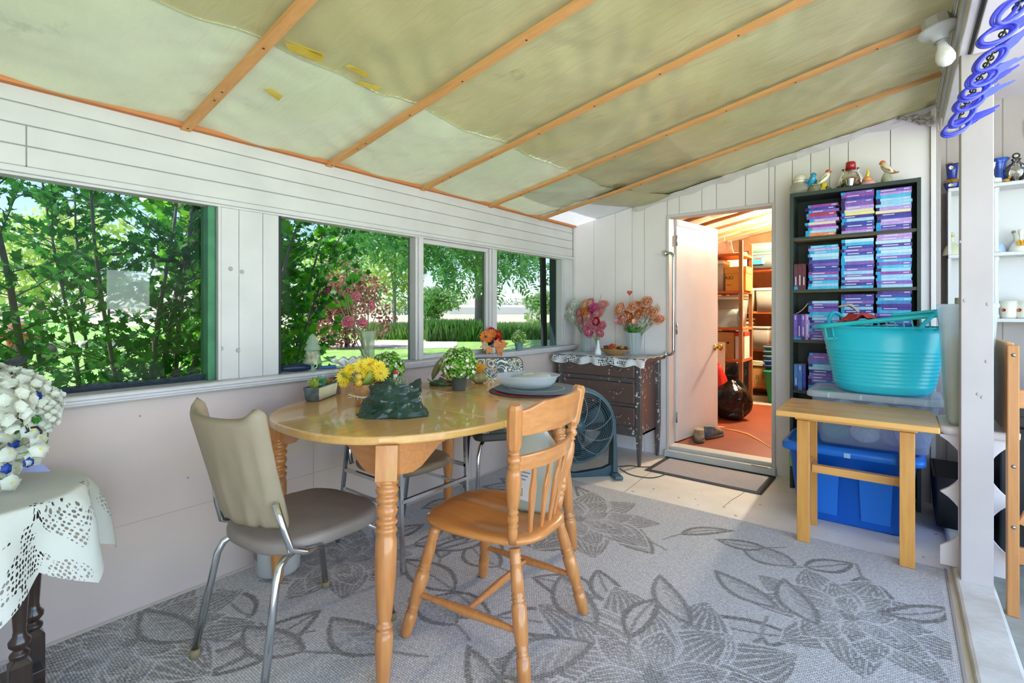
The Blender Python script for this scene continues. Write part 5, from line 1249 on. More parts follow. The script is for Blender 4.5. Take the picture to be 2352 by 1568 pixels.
for u, v in ((22,990),(35,1020),(20,1075),(70,1062),(88,910)):
    q = bpt(u,v,1.52); o = MB(); blossom(o, look(q,(.75,-.55,.2)), .02, 0, 0, 6); o.build('blue_blossom', [P('petal_blue','#2f4fa8',.5)], fl, fix=False)
for j, (u, v, a) in enumerate(((50,1000,.4),(90,970,1.2),(10,985,2.2),(70,1045,-.6),(45,960,1.9))):
    q = bpt(u,v,1.56); o = MB(); leafblade(o, look(q,(.7,-.5,.6)) @ RZ(a), .075, .022, 0, .3); o.build('leaf', M_lf, fl)
q = bpt(40,838,1.55); MB().tube([(0,0,.08), bpt(5,890,1.6), q], .0022, 5).build('stem', P('black_stem','#22222a',.6), fl)
o = MB(); blossom(o, look(q, (.2,-.2,1)), .036, 0, 0, 6); o.build('dark_poppy', [P('petal_slate','#3c4048',.5)], fl, fix=False)
for k in range(2): MB().tube([bpt(*c,1.49) for c in (((35,965),(45,958),(60,975),(65,990),(55,995),(42,985)) if k == 0 else ((72,982),(85,980),(95,990),(94,996)))], .0035, 6).build('black_loop', P('black_wire','#1b1b1e',.5), fl)
rb = MB(); A_, B_, C_ = bpt(55,1030,1.6), bpt(118,1082,1.62), bpt(45,1085,1.58); rb.add([tuple(A_),tuple(B_),tuple(C_)],[(0,1,2)]); rb.build('blue_ribbon', P('blue_mesh','#8f93c4',.5), fl, solid=.001)
# ================================================================== DRESSER AND WHAT STANDS ON IT
random.seed(31)
DXL, DXR, DYF, DYB_, DTOP = .10, .855, 3.63, 4.04, .835
def chippy(name, col, chip='#d9d2cc', amt=.165):
    m = P(name, col, .35, coat=.2); nt = m.node_tree; b = nt.nodes['Principled BSDF']
    tc = N(nt, 'ShaderNodeTexCoord'); no = N(nt, 'ShaderNodeTexNoise'); no.inputs['Scale'].default_value = 34; no.inputs['Detail'].default_value = 6; no.inputs['Roughness'].default_value = .62
    n2 = N(nt, 'ShaderNodeTexNoise'); n2.inputs['Scale'].default_value = 5
    for n in (no, n2): nt.links.new(tc.outputs['Object'], n.inputs['Vector'])
    ad = N(nt, 'ShaderNodeMath', operation='MULTIPLY_ADD'); ad.inputs[1].default_value = .35; nt.links.new(n2.outputs['Fac'], ad.inputs[0]); nt.links.new(no.outputs['Fac'], ad.inputs[2])
    gt_ = N(nt, 'ShaderNodeMath', operation='GREATER_THAN'); gt_.inputs[1].default_value = .675+amt; nt.links.new(ad.outputs[0], gt_.inputs[0])
    mx = N(nt, 'ShaderNodeMix', data_type='RGBA'); mx.inputs[6].default_value = lin(col); mx.inputs[7].default_value = lin(chip); nt.links.new(gt_.outputs[0], mx.inputs[0]); nt.links.new(mx.outputs[2], b.inputs['Base Color'])
    return m
M_dr = chippy('chipped_brown_paint', '#5d4a45'); M_dr2 = chippy('chipped_grey_paint', '#564f50', amt=.125)
dr = thing('dresser', 'brown chest of drawers with chipped paint in the corner', 'dresser', (DXL, DYF, 0))
Wd, Dd = DXR-DXL, DYB_-DYF
o = MB(); o.box(.03,.02,.225,.05,Dd,DTOP-.03); o.box(Wd-.05,.02,.225,Wd-.03,Dd,DTOP-.03); o.box(.03,Dd-.02,.225,Wd-.03,Dd,DTOP-.03); o.box(.03,.02,.225,Wd-.03,Dd,.24)
o.build('carcass', M_dr, dr)
MB().box(-.03,-.025,DTOP-.028,Wd+.035,Dd+.005,DTOP).build('top', M_dr, dr, bevel=.006)
for x in (0, Wd-.05):
    for y, m_ in ((0,M_dr2),(Dd-.045,M_dr2)):
        o = MB(); s = .05
        o.hexa([(x+.012,y+.012,0),(x+.038,y+.012,0),(x+.038,y+.036,0),(x+.012,y+.036,0)],[(x,y,.28),(x+s,y,.28),(x+s,y+s-.005,.28),(x,y+s-.005,.28)])
        o.box(x,y,.28,x+s,y+s-.005,DTOP-.028)
        o.build('leg', m_, dr, bevel=.008)
for z0, z1 in ((.225,.30),(.452,.478),(.64,.676)): MB().box(.04,.006,z0,Wd-.04,.02,z1).build('rail', M_dr2, dr, bevel=.004)
for z0, z1 in ((.302,.45),(.48,.638),(.678,.80)):
    dw = MB().box(.052,-.004,z0,Wd-.052,.02,z1).build('drawer', M_dr, dr, bevel=.008)
    for hx_ in (.13, Wd-.19):
        zc = (z0+z1)/2+.005
        MB().tube([(hx_-.035,-.006,zc+.012),(hx_-.034,-.022,zc+.004),(hx_-.02,-.026,zc-.012),(hx_,-.027,zc-.017),(hx_+.02,-.026,zc-.012),(hx_+.034,-.022,zc+.004),(hx_+.035,-.006,zc+.012)], .0035, 8).build('handle', P('pewter','#a39a90',.35,.9), dw)
# doily
o = MB(); nx_, ny_ = 120, 26
def doily(u, v):
    x = -.045+u*(Wd+.095); tot = Dd-.02+.075+.022*abs(math.sin(u*PI*4.5)); s = v*tot
    if s < Dd-.02: y, z = Dd-.01-s, DTOP+.0025
    else:
        d = s-(Dd-.02)-.025
        if d < 0: y, z = Dd-.01-s, DTOP+.0025
        else: y, z = -.034-.012*math.sin(u*40)*min(1,d/.04)-.004, DTOP-d
    if u > .97: z += .006*math.sin(v*20)
    if x < -.034: z = min(z, DTOP-(-.034-x)*4.5)
    return (x, y, z)
o.grid(doily, nx_, ny_)
me = o.mesh('doily', lacemat('lace_white','#eef1f6',62,.66), fix=False); ul = me.uv_layers.new(name='UVMap')
for lp in me.loops: i = lp.vertex_index; ul.data[lp.index].uv = ((i//ny_)/nx_*.85, (i % ny_)/ny_*.5)
ob = bpy.data.objects.new('lace_runner', me); C.objects.link(ob); ob.location = (DXL, DYF, 0); tag(ob, 'white crochet lace runner hanging over the dresser front', 'runner')
ZD = DTOP+.003
M_cut = milky('cut_glass','#e6edf0',.5,.1)
def cutvase(o, prof, seg=28): o.lathe(prof, seg, sm=False, rip=.035, nrip=14, cap=False)
def bouquet(th, heads, base, stem=M_stem, z0=.05):
    heads = list(heads)+[(a_+random.uniform(-.022,.022), b_+.02, c_+random.uniform(-.018,.022), r_*.85, k_, kk_[::-1], d_) for (a_,b_,c_,r_,k_,kk_,d_) in heads]
    for (dx, dy, dz, r, kind, kk, d) in heads:
        o = MB(); q = Vector((dx,dy,dz)); M = look(q, d); r = r*1.38
        if kind == 'rose': rose(o, M, r, (0,1), 3); o.build('rose', [PET[kk[0]], PET[kk[1]]], th, fix=False)
        elif kind == 'bloom': blossom(o, M, r, 0, 1, 6); o.build('blossom', [PET[kk[0]], PET[kk[1]]], th, fix=False)
        MB().tube([(0,0,z0), (q.x*.35,q.y*.35,base), q], .0016, 4, caps=False).build('stem', stem, th)
def hp(u, v, y, loc): return at_y(u, v, y)-Vector(loc)
# big crystal vase with peach roses
loc = (.665, 3.93, ZD); v2 = thing('crystal_vase', 'cut crystal vase of peach roses on the dresser', 'vase', loc)
o = MB(); cutvase(o, [(0,0),(.042,0),(.046,.01),(.052,.06),(.062,.13),(.072,.185),(.066,.185),(.056,.13),(.044,.03),(0,.02)]); o.build('vase', M_cut, v2)
H = []
for (u, v, r, k) in ((1425,712,.040,'peach'),(1432,730,.036,'peach'),(1452,705,.034,'peach'),(1470,705,.036,'orange'),(1486,694,.036,'peach'),(1447,725,.040,'orange'),(1468,722,.040,'peach'),(1490,716,.032,'peach'),(1503,720,.040,'peach'),(1508,735,.034,'peach'),(1420,738,.026,'pink'),(1440,745,.026,'pink'),(1475,738,.030,'white'),(1490,738,.024,'white'),(1514,708,.026,'white'),(1460,738,.028,'peach')):
    q = hp(u, v, 3.89+random.uniform(-.03,.03), loc); H.append((q.x,q.y,q.z,r,'rose' if r > .028 else 'bloom',(k,'apricot' if k in ('peach','orange') else k),(random.uniform(-.4,.5),-1,random.uniform(-.1,.6))))
bouquet(v2, H, .18)
o = MB()
for j in range(22): leafblade(o, T(0,-.01,.18) @ RZ(j*2.4) @ RX(random.uniform(.0,.6)), random.uniform(.06,.10), .022, 0, .3)
o.build('leaves', M_lf, v2, fix=False)
o = MB()
for j in range(70):
    a = random.uniform(0,2*PI); q = Vector((random.uniform(-.13,.15),random.uniform(-.04,.04),random.uniform(.26,.37)))
    if j % 5 == 0: o.tube([(0,0,.2), q], .0007, 4, caps=False)
    blossom(o, look(q,(0,-1,.3)), .006, 0, 0, 4)
o.build('baby_breath', P('breath','#e6e3ea',.7), v2, kind='stuff', fix=False)
q = hp(1446,672,3.88,loc)
o = MB(); hpoly = [(.022*16*math.sin(t)**3/16, .022*(13*math.cos(t)-5*math.cos(2*t)-2*math.cos(3*t)-math.cos(4*t))/16) for t in [2*PI*i/36 for i in range(36)]]
o.prism(hpoly, -.007, .007, plane='xz', M=Matrix.Translation(q) @ RY(.08)); o.build('heart_pick', P('red_heart','#d8402e',.4,var='#e0705c',scale=120,amt=.6,bump=1,bscale=180), v2, bevel=.004)
MB().tube([(0,0,.1),(q.x,q.y,q.z-.02)], .0012, 4).build('pick_wire', M_steel, v2)
# pressed glass vase with pink and white roses
loc = (.20, 3.95, ZD); v1 = thing('pressed_glass_vase', 'clear pressed glass vase of pink and white flowers on the dresser', 'vase', loc)
o = MB(); cutvase(o, [(0,0),(.042,0),(.044,.01),(.042,.06),(.046,.12),(.052,.17),(.047,.17),(.041,.12),(.036,.03),(0,.02)]); o.build('vase', M_cut, v1)
H = []
for (u, v, r, k) in ((1315,708,.034,'white'),(1322,700,.03,'white'),(1308,722,.034,'white'),(1318,730,.034,'white'),(1312,716,.03,'white'),(1334,720,.034,'pink'),(1345,702,.036,'peach'),(1358,698,.036,'pink'),(1366,708,.034,'hot'),(1377,713,.036,'peach'),(1384,700,.028,'pink'),(1347,718,.034,'orange'),(1360,722,.038,'hot'),(1352,728,.034,'pink'),(1372,722,.03,'pink'),(1335,733,.032,'pink')):
    q = hp(u, v, 3.91+random.uniform(-.03,.03), loc); H.append((q.x,q.y,q.z,r,'rose',(k,'peach' if k == 'pink' else k),(random.uniform(-.4,.4),-1,random.uniform(-.1,.6))))
bouquet(v1, H, .17)
o = MB(); q = hp(1382,675,3.92,loc); o.tube([(0,0,.1),(q.x*.7,q.y,q.z*.75),q], .0012, 4)
for t in (.75,.8,.85,.9,.95): o.ball(.003, 6, 4, M=Matrix.Translation(q*t+Vector((.003,0,0))))
o.build('pussy_willow', M_twig, v1)
o = MB()
for j in range(8): leafblade(o, T(0,0,.08+.01*j) @ RZ(j*2.4) @ RX(.9), .07, .016, 0, .2)
o.build('leaves', M_lf, v1)
# bud vase with pink roses
loc = (.445, 3.71, ZD); v3 = thing('bud_vase', 'slim white bud vase with hot pink roses on the dresser', 'vase', loc)
MB().lathe([(0,0),(.026,0),(.03,.012),(.026,.035),(.014,.06),(.011,.09),(.013,.122),(.010,.122),(.008,.09),(0,.06)], 24, cap=False).build('vase', P('white_porcelain','#dfe6ea',.2), v3)
H = []
for (u, v, r, k) in ((1358,745,.026,'pink'),(1372,738,.028,'red'),(1385,748,.03,'pink'),(1355,762,.034,'hot'),(1378,764,.028,'pink'),(1365,752,.026,'pink'),(1346,754,.024,'hot')):
    q = hp(u, v, 3.70+random.uniform(-.03,.0), loc); H.append((q.x,q.y,q.z,r,'rose',(k,'pink'),(random.uniform(-.4,.4),-1,random.uniform(-.1,.5))))
bouquet(v3, H, .14)
# autumn potpourri basket
bk = thing('potpourri_basket', 'shallow wicker basket of orange silk leaves and pine cones on the dresser', 'basket', (.565,3.775,ZD), 0)
for k in range(6):
    rr = .05+.010*k; MB().tube([(rr*1.25*math.cos(a),rr*.8*math.sin(a),.004+.0085*k+.0015*math.sin(14*a+k*PI)) for a in np.linspace(0,2*PI,48)[:-1]], .0052, 6, closed=True).build('wicker_coil', P('wicker','#b58a5e',.8,var='#9a7048',scale=80), bk)
MB().lathe([(0,.001),(.05,.001),(.05,.006),(0,.006)], 20, sx=1.25, sy=.8).build('basket_floor', MATS['wicker'], bk)
for j in range(22):
    o = MB(); rr = math.sqrt(random.random())*.085; a = random.uniform(0,2*PI); o.prism([(p[0]*.05,p[1]*.05) for p in LOBED], 0, .001, M=T(rr*1.2*math.cos(a),rr*.75*math.sin(a),.05+.02*(1-rr/.09)+random.uniform(0,.012)) @ RZ(random.uniform(0,6)) @ RX(random.uniform(-.4,.9))); o.build('leaf', leafmat(*[('pot_or','#e2702a','#ee9440',.2,30),('pot_red','#c9362c','#d95a3c',.2,30),('pot_ye','#e8a93a','#f0c766',.2,30)][j % 3]), bk)
for (x, y) in ((-.045,-.055),(.045,-.03),(.09,.0)): o = MB(); o.lathe([(0,0),(.014,.004),(.018,.012),(.012,.026),(0,.034)], 12, rip=.18, nrip=6, sm=False); o.build('pine_cone', P('pine_cone','#4a3a30',.8), bk, loc=(x,y,.052), rot=(.8,.3,x*9))
# ================================================================== FLOOR FAN, CORD AND DOOR MAT
fc = at_d(1322,972,3.62); frz = math.atan2(.70,.66)-.0          # fan faces local -y
fn_ = thing('floor_fan', 'round dark blue-grey floor fan standing in front of the dresser', 'fan', (fc.x, fc.y, 0), .80)
M_fan = P('fan_plastic','#2f454e',.4,var='#3a525c',scale=6); M_fan2 = P('fan_rim','#46616c',.35); M_grill = P('fan_grille','#3b525a',.4)
FR = .272; fz = fc.z; FM = T(0,0,fz) @ RX(.10)
o = MB(); o.lathe([(FR*.93,-.075),(FR,-.07),(FR*1.03,-.05),(FR*1.0,.05),(FR*.9,.09),(FR*.88,.085),(FR*.96,.04),(FR*.95,-.06)], 72, M=FM @ RX(PI/2) @ RX(PI), cap=False); o.build('shroud', M_fan2, fn_)
for i in range(1, 17):
    r = FR*.93*i/17+.004; MB().tube([FM @ Vector((r*math.cos(a), -.078-.012*(1-(r/FR)**2), r*math.sin(a))) for a in np.linspace(0,2*PI,48)[:-1]], .0022, 5, closed=True).build('grille_ring', M_grill, fn_)
for i in range(10):
    a0 = 2*PI*i/10; MB().tube([FM @ Vector((r*math.cos(a0+1.0*(r/FR)), -.081-.012*(1-(r/FR)**2), r*math.sin(a0+1.0*(r/FR)))) for r in np.linspace(.03,FR*.95,10)], .0021, 5).build('grille_spoke', P('fan_spoke','#7c9199',.3), fn_)
MB().lathe([(0,.0),(.05,.0),(.046,.012),(0,.016)], 28, M=FM @ T(0,-.085,0) @ RX(PI/2)).build('hub_badge', M_fan, fn_)
for i in range(3):
    o = MB(); o.grid(lambda u, v: (r_cos(u,v), 0, 0) if False else tuple(FM @ Vector(((.04+.20*v)*math.cos(2.1*i+.9*u*(1-.2*v)), -.02+.05*(u-.5), (.04+.20*v)*math.sin(2.1*i+.9*u*(1-.2*v))))), 6, 6); o.build('blade', P('fan_blade','#1f2e34',.4), fn_, solid=.002)
MB().lathe([(0,-.06),(.07,-.06),(.075,.06),(.05,.10),(0,.11)], 24, M=FM @ RX(-PI/2)).build('motor', M_fan, fn_)
for s in (-1, 1):
    o = MB(); o.hexa([(s*.285-.02,-.05,.03),(s*.285+.02,-.05,.03),(s*.285+.02,.07,.03),(s*.285-.02,.07,.03)],[(s*.285-.012,-.03,fz+.03),(s*.285+.012,-.03,fz+.03),(s*.285+.012,.035,fz+.03),(s*.285-.012,.035,fz+.03)]); o.build('side_arm', M_fan, fn_, bevel=.008)
    o = MB(); o.box(s*.285-.032,-.13,.0,s*.285+.032,.12,.03); o.build('foot', M_fan2, fn_, bevel=.012)
o = MB(); o.prism([(-.285,.0),(.285,.0),(.285,.09),(.20,.055),(.0,.03),(-.20,.055),(-.285,.09)], -.02, .03, plane='xz'); o.build('base_bar', M_fan, fn_, bevel=.005)
cp = [at_z(u, v, .004) for u, v in ((1420,1071),(1448,1069),(1465,1071),(1490,1072),(1520,1068),(1540,1074),(1543,1080),(1530,1088),(1505,1096),(1480,1096),(1450,1090),(1430,1080),(1422,1074))]
cd = MB(); n = []
for i in range(len(cp)-1):
    for t in (0,.33,.66): 
        a = cp[max(i-1,0)]; b, c_, d = cp[i], cp[i+1], cp[min(i+2,len(cp)-1)]
        n.append(.5*((2*b)+(c_-a)*t+(2*a-5*b+4*c_-d)*t*t+(3*b-a-3*c_+d)*t**3))
cd.tube(n, .0032, 6); tag(cd.build('power_cord', M_black, None), 'thin black power cord looped on the floor beside the fan', 'cord')
dm = thing('door_mat', 'grey ribbed door mat with black border at the threshold', 'mat', (1.31, 3.79, 0), -.02)
MB().box(-.405,-.215,.001,.405,.225,.005).build('border', P('mat_border','#33373c',.8), dm, bevel=.001)
def ribmat():
    m = P('mat_pile','#a9a6ad',.9); nt = m.node_tree; tc = N(nt,'ShaderNodeTexCoord'); wv_ = N(nt,'ShaderNodeTexWave'); wv_.inputs['Scale'].default_value = 28; wv_.bands_direction = 'DIAGONAL'; wv_.inputs['Distortion'].default_value = .5
    nt.links.new(tc.outputs['Object'], wv_.inputs['Vector']); bp = N(nt,'ShaderNodeBump'); bp.inputs['Strength'].default_value = .5; bp.inputs['Distance'].default_value = .003; nt.links.new(wv_.outputs['Fac'], bp.inputs['Height']); nt.links.new(bp.outputs[0], nt.nodes['Principled BSDF'].inputs['Normal']); return m
MB().box(-.365,-.175,.005,.365,.19,.0075).build('pile', ribmat(), dm)
# ================================================================== BOOKCASE
BX0, BX1, BY0, BY1, BZ = 1.832, 2.524, 3.84, 4.058, 2.0
bc = thing('bookcase', 'tall black-green bookcase packed with paperbacks', 'bookcase', (BX0, BY0, 0))
M_bc = P('bookcase_black','#2b302d',.45,var='#232826',scale=8); M_bce = P('bookcase_edge','#39423e',.4); M_bcs = P('bookcase_underside','#b5966c',.6)
W_, D_ = BX1-BX0, BY1-BY0
for x in (0, W_-.02): MB().box(x,0,0,x+.02,D_,BZ).build('side_panel', M_bce, bc, bevel=.0015)
MB().box(.02,0,BZ-.026,W_-.02,D_,BZ-.001).build('top_panel', M_bce, bc, bevel=.0015)
MB().box(.02,D_-.006,.05,W_-.02,D_,BZ-.026).build('back_panel', M_bc, bc)
SH = [1.682,1.33,.992,.652,.33,.06]
for z in SH:
    s_ = MB().box(.0205,.004,z,W_-.0205,D_-.007,z+.017).build('shelf', M_bce, bc, bevel=.001)
    MB().box(.022,.006,z-.0015,W_-.022,D_-.01,z-.0003).build('shelf_underside', M_bcs, s_)
MB().box(.02,.02,0,W_-.02,.035,.06).build('plinth', M_bc, bc)
# ---- the paperbacks: every book its own object
BK = {'deep purple':('#45308a','#5a3f9a'),'violet':('#7a55ad','#8c68bd'),'lilac':('#b48fd3','#c2a3de'),'light blue':('#8cc3e6','#a4d2ee'),'cyan':('#36aedb','#5cc2e6'),'pale blue':('#b6d6f0','#c9e2f5'),'navy':('#37409a','#4850a8'),'magenta':('#8d3c9c','#9f55ab'),'red':('#b2364b','#c05062'),'cream':('#e0d6c2','#ead9b0'),'orange':('#e07a3c','#ea955e'),'pale yellow':('#e8d98a','#efe3a6'),'maroon':('#5a2a35','#6b3a44'),'blue':('#3f74bb','#5588c8')}
MB_ = {k: P('spine_'+k.replace(' ','_'), a, .35, var=b, scale=60) for k, (a, b) in BK.items()}
M_band = P('spine_band_cyan','#1f9fd6',.35); M_bandd = P('spine_band_dark','#2f2460',.35); M_ttl = P('spine_title','#d9d3ea',.4); M_pg = P('book_pages','#d8c8a4',.8,var='#c9b78f',scale=200,stretch=(1,1,1))
bkr = random.Random(77)
def paperback(kind, L, th, dp, label, group, loc, rot):
    """spine along x facing -y, lying flat, origin under the spine centre"""
    o = MB(); h = L/2
    band = bkr.choice((.08,.12,.12,.15)); bm = bkr.choice((1,1,2,0)); 
    xs_ = [-h, -h+band*L, -h+(band+.05)*L, -h+(.45+bkr.random()*.2)*L, h-.22*L, h-.06*L, h]
    ms = [bm, 0, 3 if bkr.random() < .55 else 0, 0, 3 if bkr.random() < .5 else 0, 0]
    for i in range(6):
        a, b = xs_[i], xs_[i+1]
        if ms[i] == 3:      # title lettering band: a pale strip inside the spine colour
            z0, z1 = th*.36, th*.64
            o.add([(a,0,0),(b,0,0),(b,0,z0),(a,0,z0)],[(0,1,2,3)],0); o.add([(a,0,z0),(b,0,z0),(b,0,z1),(a,0,z1)],[(0,1,2,3)],3); o.add([(a,0,z1),(b,0,z1),(b,0,th),(a,0,th)],[(0,1,2,3)],0)
        else: o.add([(a,0,0),(b,0,0),(b,0,th),(a,0,th)],[(0,1,2,3)],ms[i])
    t = .0009
    o.box(-h,.0001,0,h,dp,t,0); o.box(-h,.0001,th-t,h,dp,th,0)
    b_ = o.build('paperback_book', [MB_[kind], M_band, M_bandd, M_ttl], None, loc=loc, rot=rot, fix=False); tag(b_, label, 'book', group)
    MB().box(-h+.0015,.0008,t,h-.0015,dp-.002,th-t).build('pages', M_pg, b_)
    return b_
SHN = ['top shelf','second shelf','third shelf','fourth shelf']
STN = {'L':'door-side stack','M':'middle stack','R':'post-side stack'}
ORD = ['bottom','second','third','fourth','fifth','sixth','seventh','eighth','ninth','tenth','eleventh','twelfth','thirteenth','fourteenth','fifteenth','sixteenth','seventeenth','eighteenth']
STX = {'L':.195,'M':.378,'R':.562}
COLP = {0:['lilac','violet','navy','light blue','deep purple','lilac','magenta','violet'],1:['light blue','pale blue','violet','deep purple','cyan','lilac','light blue','navy'],2:['light blue','cyan','violet','navy','deep purple','pale blue','blue'],3:['navy','violet','deep purple','blue','light blue','violet']}
def stack(si, st, n, first=(), x0=None, jit=.0):
    z = SH[si]+.0172; top = (SH[si-1] if si else BZ-.026)-.004; dz = None
    for k in range(n):
        kind = first[k] if k < len(first) and first[k] else bkr.choice(COLP[si])
        th = bkr.uniform(.0165,.0215); L_ = bkr.uniform(.166,.174)
        if z+th > top: break
        paperback(kind, L_, th, .107, ('%s paperback, %s of the %s, %s of the bookcase' % (kind, 'bottom book' if k == 0 else ORD[k]+' from the bottom', STN[st], SHN[si])), 'paperbacks on the bookcase %s' % SHN[si],
                  (BX0+STX[st]+bkr.uniform(-.004,.004)-jit*bkr.random(), BY0+.008+bkr.uniform(0,.006), z), (0,0,bkr.uniform(-.02,.02)))
        z += th+.0004
stack(0,'L',11,('orange','light blue','lilac','magenta','cream','lilac','violet','red','violet','navy'), jit=.02)
stack(0,'M',14,('lilac','violet','navy','navy','light blue','deep purple','pale yellow','cream','lilac','violet','violet','navy'))
stack(0,'R',16,('violet','navy','lilac','lilac','navy','deep purple','cream','lilac','light blue','light blue','light blue','cyan','lilac','violet'))
stack(1,'L',15,('cyan','light blue','cyan','violet','cyan','magenta','navy','navy','violet','navy','light blue','pale blue','cyan','lilac'))
stack(1,'M',17,('cyan','deep purple','violet','pale blue','violet','light blue','violet','navy','violet','pale blue','light blue','navy','violet','navy','cyan','pale blue'))
stack(1,'R',18,('light blue','violet','light blue','light blue','magenta','light blue','cyan','violet','cyan','violet','light blue','pale blue','light blue','deep purple','pale blue','lilac','lilac'))
stack(2,'L',14,('violet','navy','violet','navy','blue','violet','blue','light blue','cyan','cyan','violet','deep purple','violet'))
stack(2,'M',17); stack(2,'R',17)
stack(3,'L',13)
def upright(si, kinds, x0, h=.172):
    x = BX0+x0
    for j, k in enumerate(kinds):
        th = bkr.uniform(.020,.024)
        paperback(k, h, th, .107, ('%s paperback standing upright, %s along the %s of the bookcase' % (k, ('first','second','third','fourth')[j], SHN[si])), 'upright paperbacks on the bookcase %s' % SHN[si], (x+th, BY0+.01, SH[si]+.0172+h/2), (0,-PI/2,0))
        x += th+.0012
upright(1, ('maroon','maroon','maroon'), .024); upright(2, ('violet','deep purple','violet','lilac'), .0215); upright(3, ('blue','blue','navy'), .024)
o = MB(); o.grid(lambda u, v: (BX0+.03+.075*u, BY0+.02+.13*v, SH[2]+.193+.07*u**1.6+.004*v), 10, 4); tag(o.build('open_booklet', P('booklet_card','#cdb48a',.7), None, solid=.003), 'tan booklet propped open on the upright books of the third shelf', 'booklet')
# ---- ornaments along the bookcase top
OZ = BZ+.0005
def orn(u, y=3.93): p = at_y(u, 430, y); return (p.x, y, OZ)
def glz(name, col, var=None): return P(name, col, .22, var=var, scale=30, coat=.5)
g1 = thing('glass_apple_jar', 'frosted glass ball jar with cream lid on the bookcase', 'jar', orn(1838))
MB().lathe([(0,.0),(.035,.0),(.05,.015),(.055,.035),(.048,.058),(.032,.07)], 28, cap=False).build('glass_body', milky('frosted_glass','#d9d4c8',.5,.2), g1)
MB().ball(.036, 20, 12, M=T(0,0,.085)).build('lid', glz('cream_glaze','#ece6cf'), g1)
MB().tube([(.0365*math.cos(a),.0365*math.sin(a),.083) for a in np.linspace(0,2*PI,32)[:-1]], .0012, 5, closed=True).build('lid_band', P('gilt','#b59a5a',.3,.8), g1)
def bird(name, label, loc, rz, cb, ch, cw, base, big=1.0, lean=.5):
    b = thing(name, label, 'figurine', loc, rz); 
    base(b); h0 = b['h'] if 'h' in b else .03
    o = MB(); o.tube([(-.034,0,h0+.004),(-.020,0,h0+.016),(-.004,0,h0+.03),(.010,0,h0+.048),(.018,0,h0+.062),(.022,0,h0+.07)], [.004,.013,.019,.018,.013,.004], 14); o.build('body', glz(name+'_b'+label[:4], cb), b)
    MB().ball(.0145, 14, 10, M=T(.019,0,h0+.068)).build('head', glz(name+'_h'+label[:4], ch), b)
    MB().lathe([(.004,0),(.0,.011)], 8, M=T(.031,0,h0+.068) @ RY(PI/2)).build('beak', glz('beak_dark','#4a4238'), b)
    for s in (-1,1):
        o = MB(); petal(o, T(.005,s*.0185,h0+.045) @ RZ(PI/2) @ RX(-.85) @ RY(s*.2), .05, .012, .1, 0, 5, 6, .5); o.build('wing', glz(name+'_w'+label[:4], cw), b, solid=.003)
    o = MB(); o.box(-.062,-.007,h0-.010,-.025,.007,h0-.004, M=T(0,0,.008)); o.build('tail', glz(name+'_w'+label[:4], cw), b, bevel=.002)
    for s in (-1,1): MB().ball(.0018, 6, 4, M=T(.029,s*.008,h0+.071)).build('eye', M_black, b)
    if 'h' in b: del b['h']
    return b
def base_stump(b): MB().lathe([(0,0),(.022,0),(.02,.01),(.012,.03),(.01,.036),(0,.037)], 14, rip=.1, nrip=3).build('perch', glz('stump_brown','#8a7a55'), b); b['h'] = .028
def base_yellow(b):
    MB().lathe([(0,0),(.03,0),(.024,.012),(.014,.03),(.02,.042),(0,.046)], 16, rip=.12, nrip=5).build('perch', glz('perch_yellow','#e3c23a'), b); b['h'] = .038
    for j in range(3): MB().ball(.012, 10, 6, M=T(.026*math.cos(j*1.3-1.2),.026*math.sin(j*1.3-1.2),.012)).build('berry_clump', glz('moss_green','#4d6a2c'), b)
def base_grey(b): MB().lathe([(0,0),(.026,0),(.028,.01),(.022,.04),(.016,.055),(.012,.06),(0,.062)], 16, rip=.08, nrip=4).build('perch', glz('perch_grey','#b5b3a0','#8f9470'), b); b['h'] = .05
bird('bird_figurine', 'blue ceramic bird figurine on the bookcase', orn(1864,3.9), -.9, '#3b9cc4','#3590bd','#2f86b8', base_stump)
bird('bird_figurine', 'red-breasted ceramic bird on a yellow perch on the bookcase', orn(1893,3.9), .4, '#e8e0cc','#c9562c','#8f9a5a', base_yellow)
bird('bird_figurine', 'orange-breasted robin figurine on a pale stump on the bookcase', orn(2036,3.93), 2.6, '#e5dccb','#dd7b2c','#c98440', base_grey)
pj = thing('potpourri_jar', 'glass fishbowl of potpourri with a red lid on the bookcase', 'jar', orn(1954,3.96))
MB().lathe([(0,.0),(.035,.0),(.052,.02),(.06,.045),(.052,.075),(.038,.09),(.045,.105),(.05,.11)], 32, rip=.02, nrip=8, cap=False).build('bowl', glassy('amber_glass',(.93,.86,.80),.03,.35), pj)
for j in range(34): a = random.uniform(0,2*PI); rr = .045*math.sqrt(random.random()); MB().ball(random.uniform(.006,.011), 8, 6, M=T(rr*math.cos(a),rr*math.sin(a),.015+.05*random.random()) @ SC(1,.7,.8)).build('potpourri_piece', P('potp_%d' % (j % 4), ('#7a4a30','#c08a5a','#8f2f2a','#b5794a')[j % 4], .7), pj)
MB().lathe([(0,.11),(.026,.108),(.024,.15),(.021,.154),(0,.155)], 24).build('red_cup_lid', glz('red_glaze','#a81f26'), pj)
sc_ = thing('silver_cup', 'small silver cup of dried petals in front of the potpourri jar', 'cup', orn(1952,3.868))
MB().lathe([(0,0),(.018,0),(.02,.004),(.027,.04),(.028,.042),(.025,.04),(.018,.008),(0,.006)], 24, cap=False).build('cup', P('silver','#c9c9c6',.22,1), sc_)
for j in range(9): MB().ball(.0075, 8, 6, M=T(.016*math.cos(j*2.4)*(j/9)**.5,.016*math.sin(j*2.4)*(j/9)**.5,.042) @ SC(1,1,.7)).build('petal_scrap', P('scrap_%d' % (j % 3), ('#c9685a','#4f9ab0','#d8c09a')[j % 3], .6), sc_)
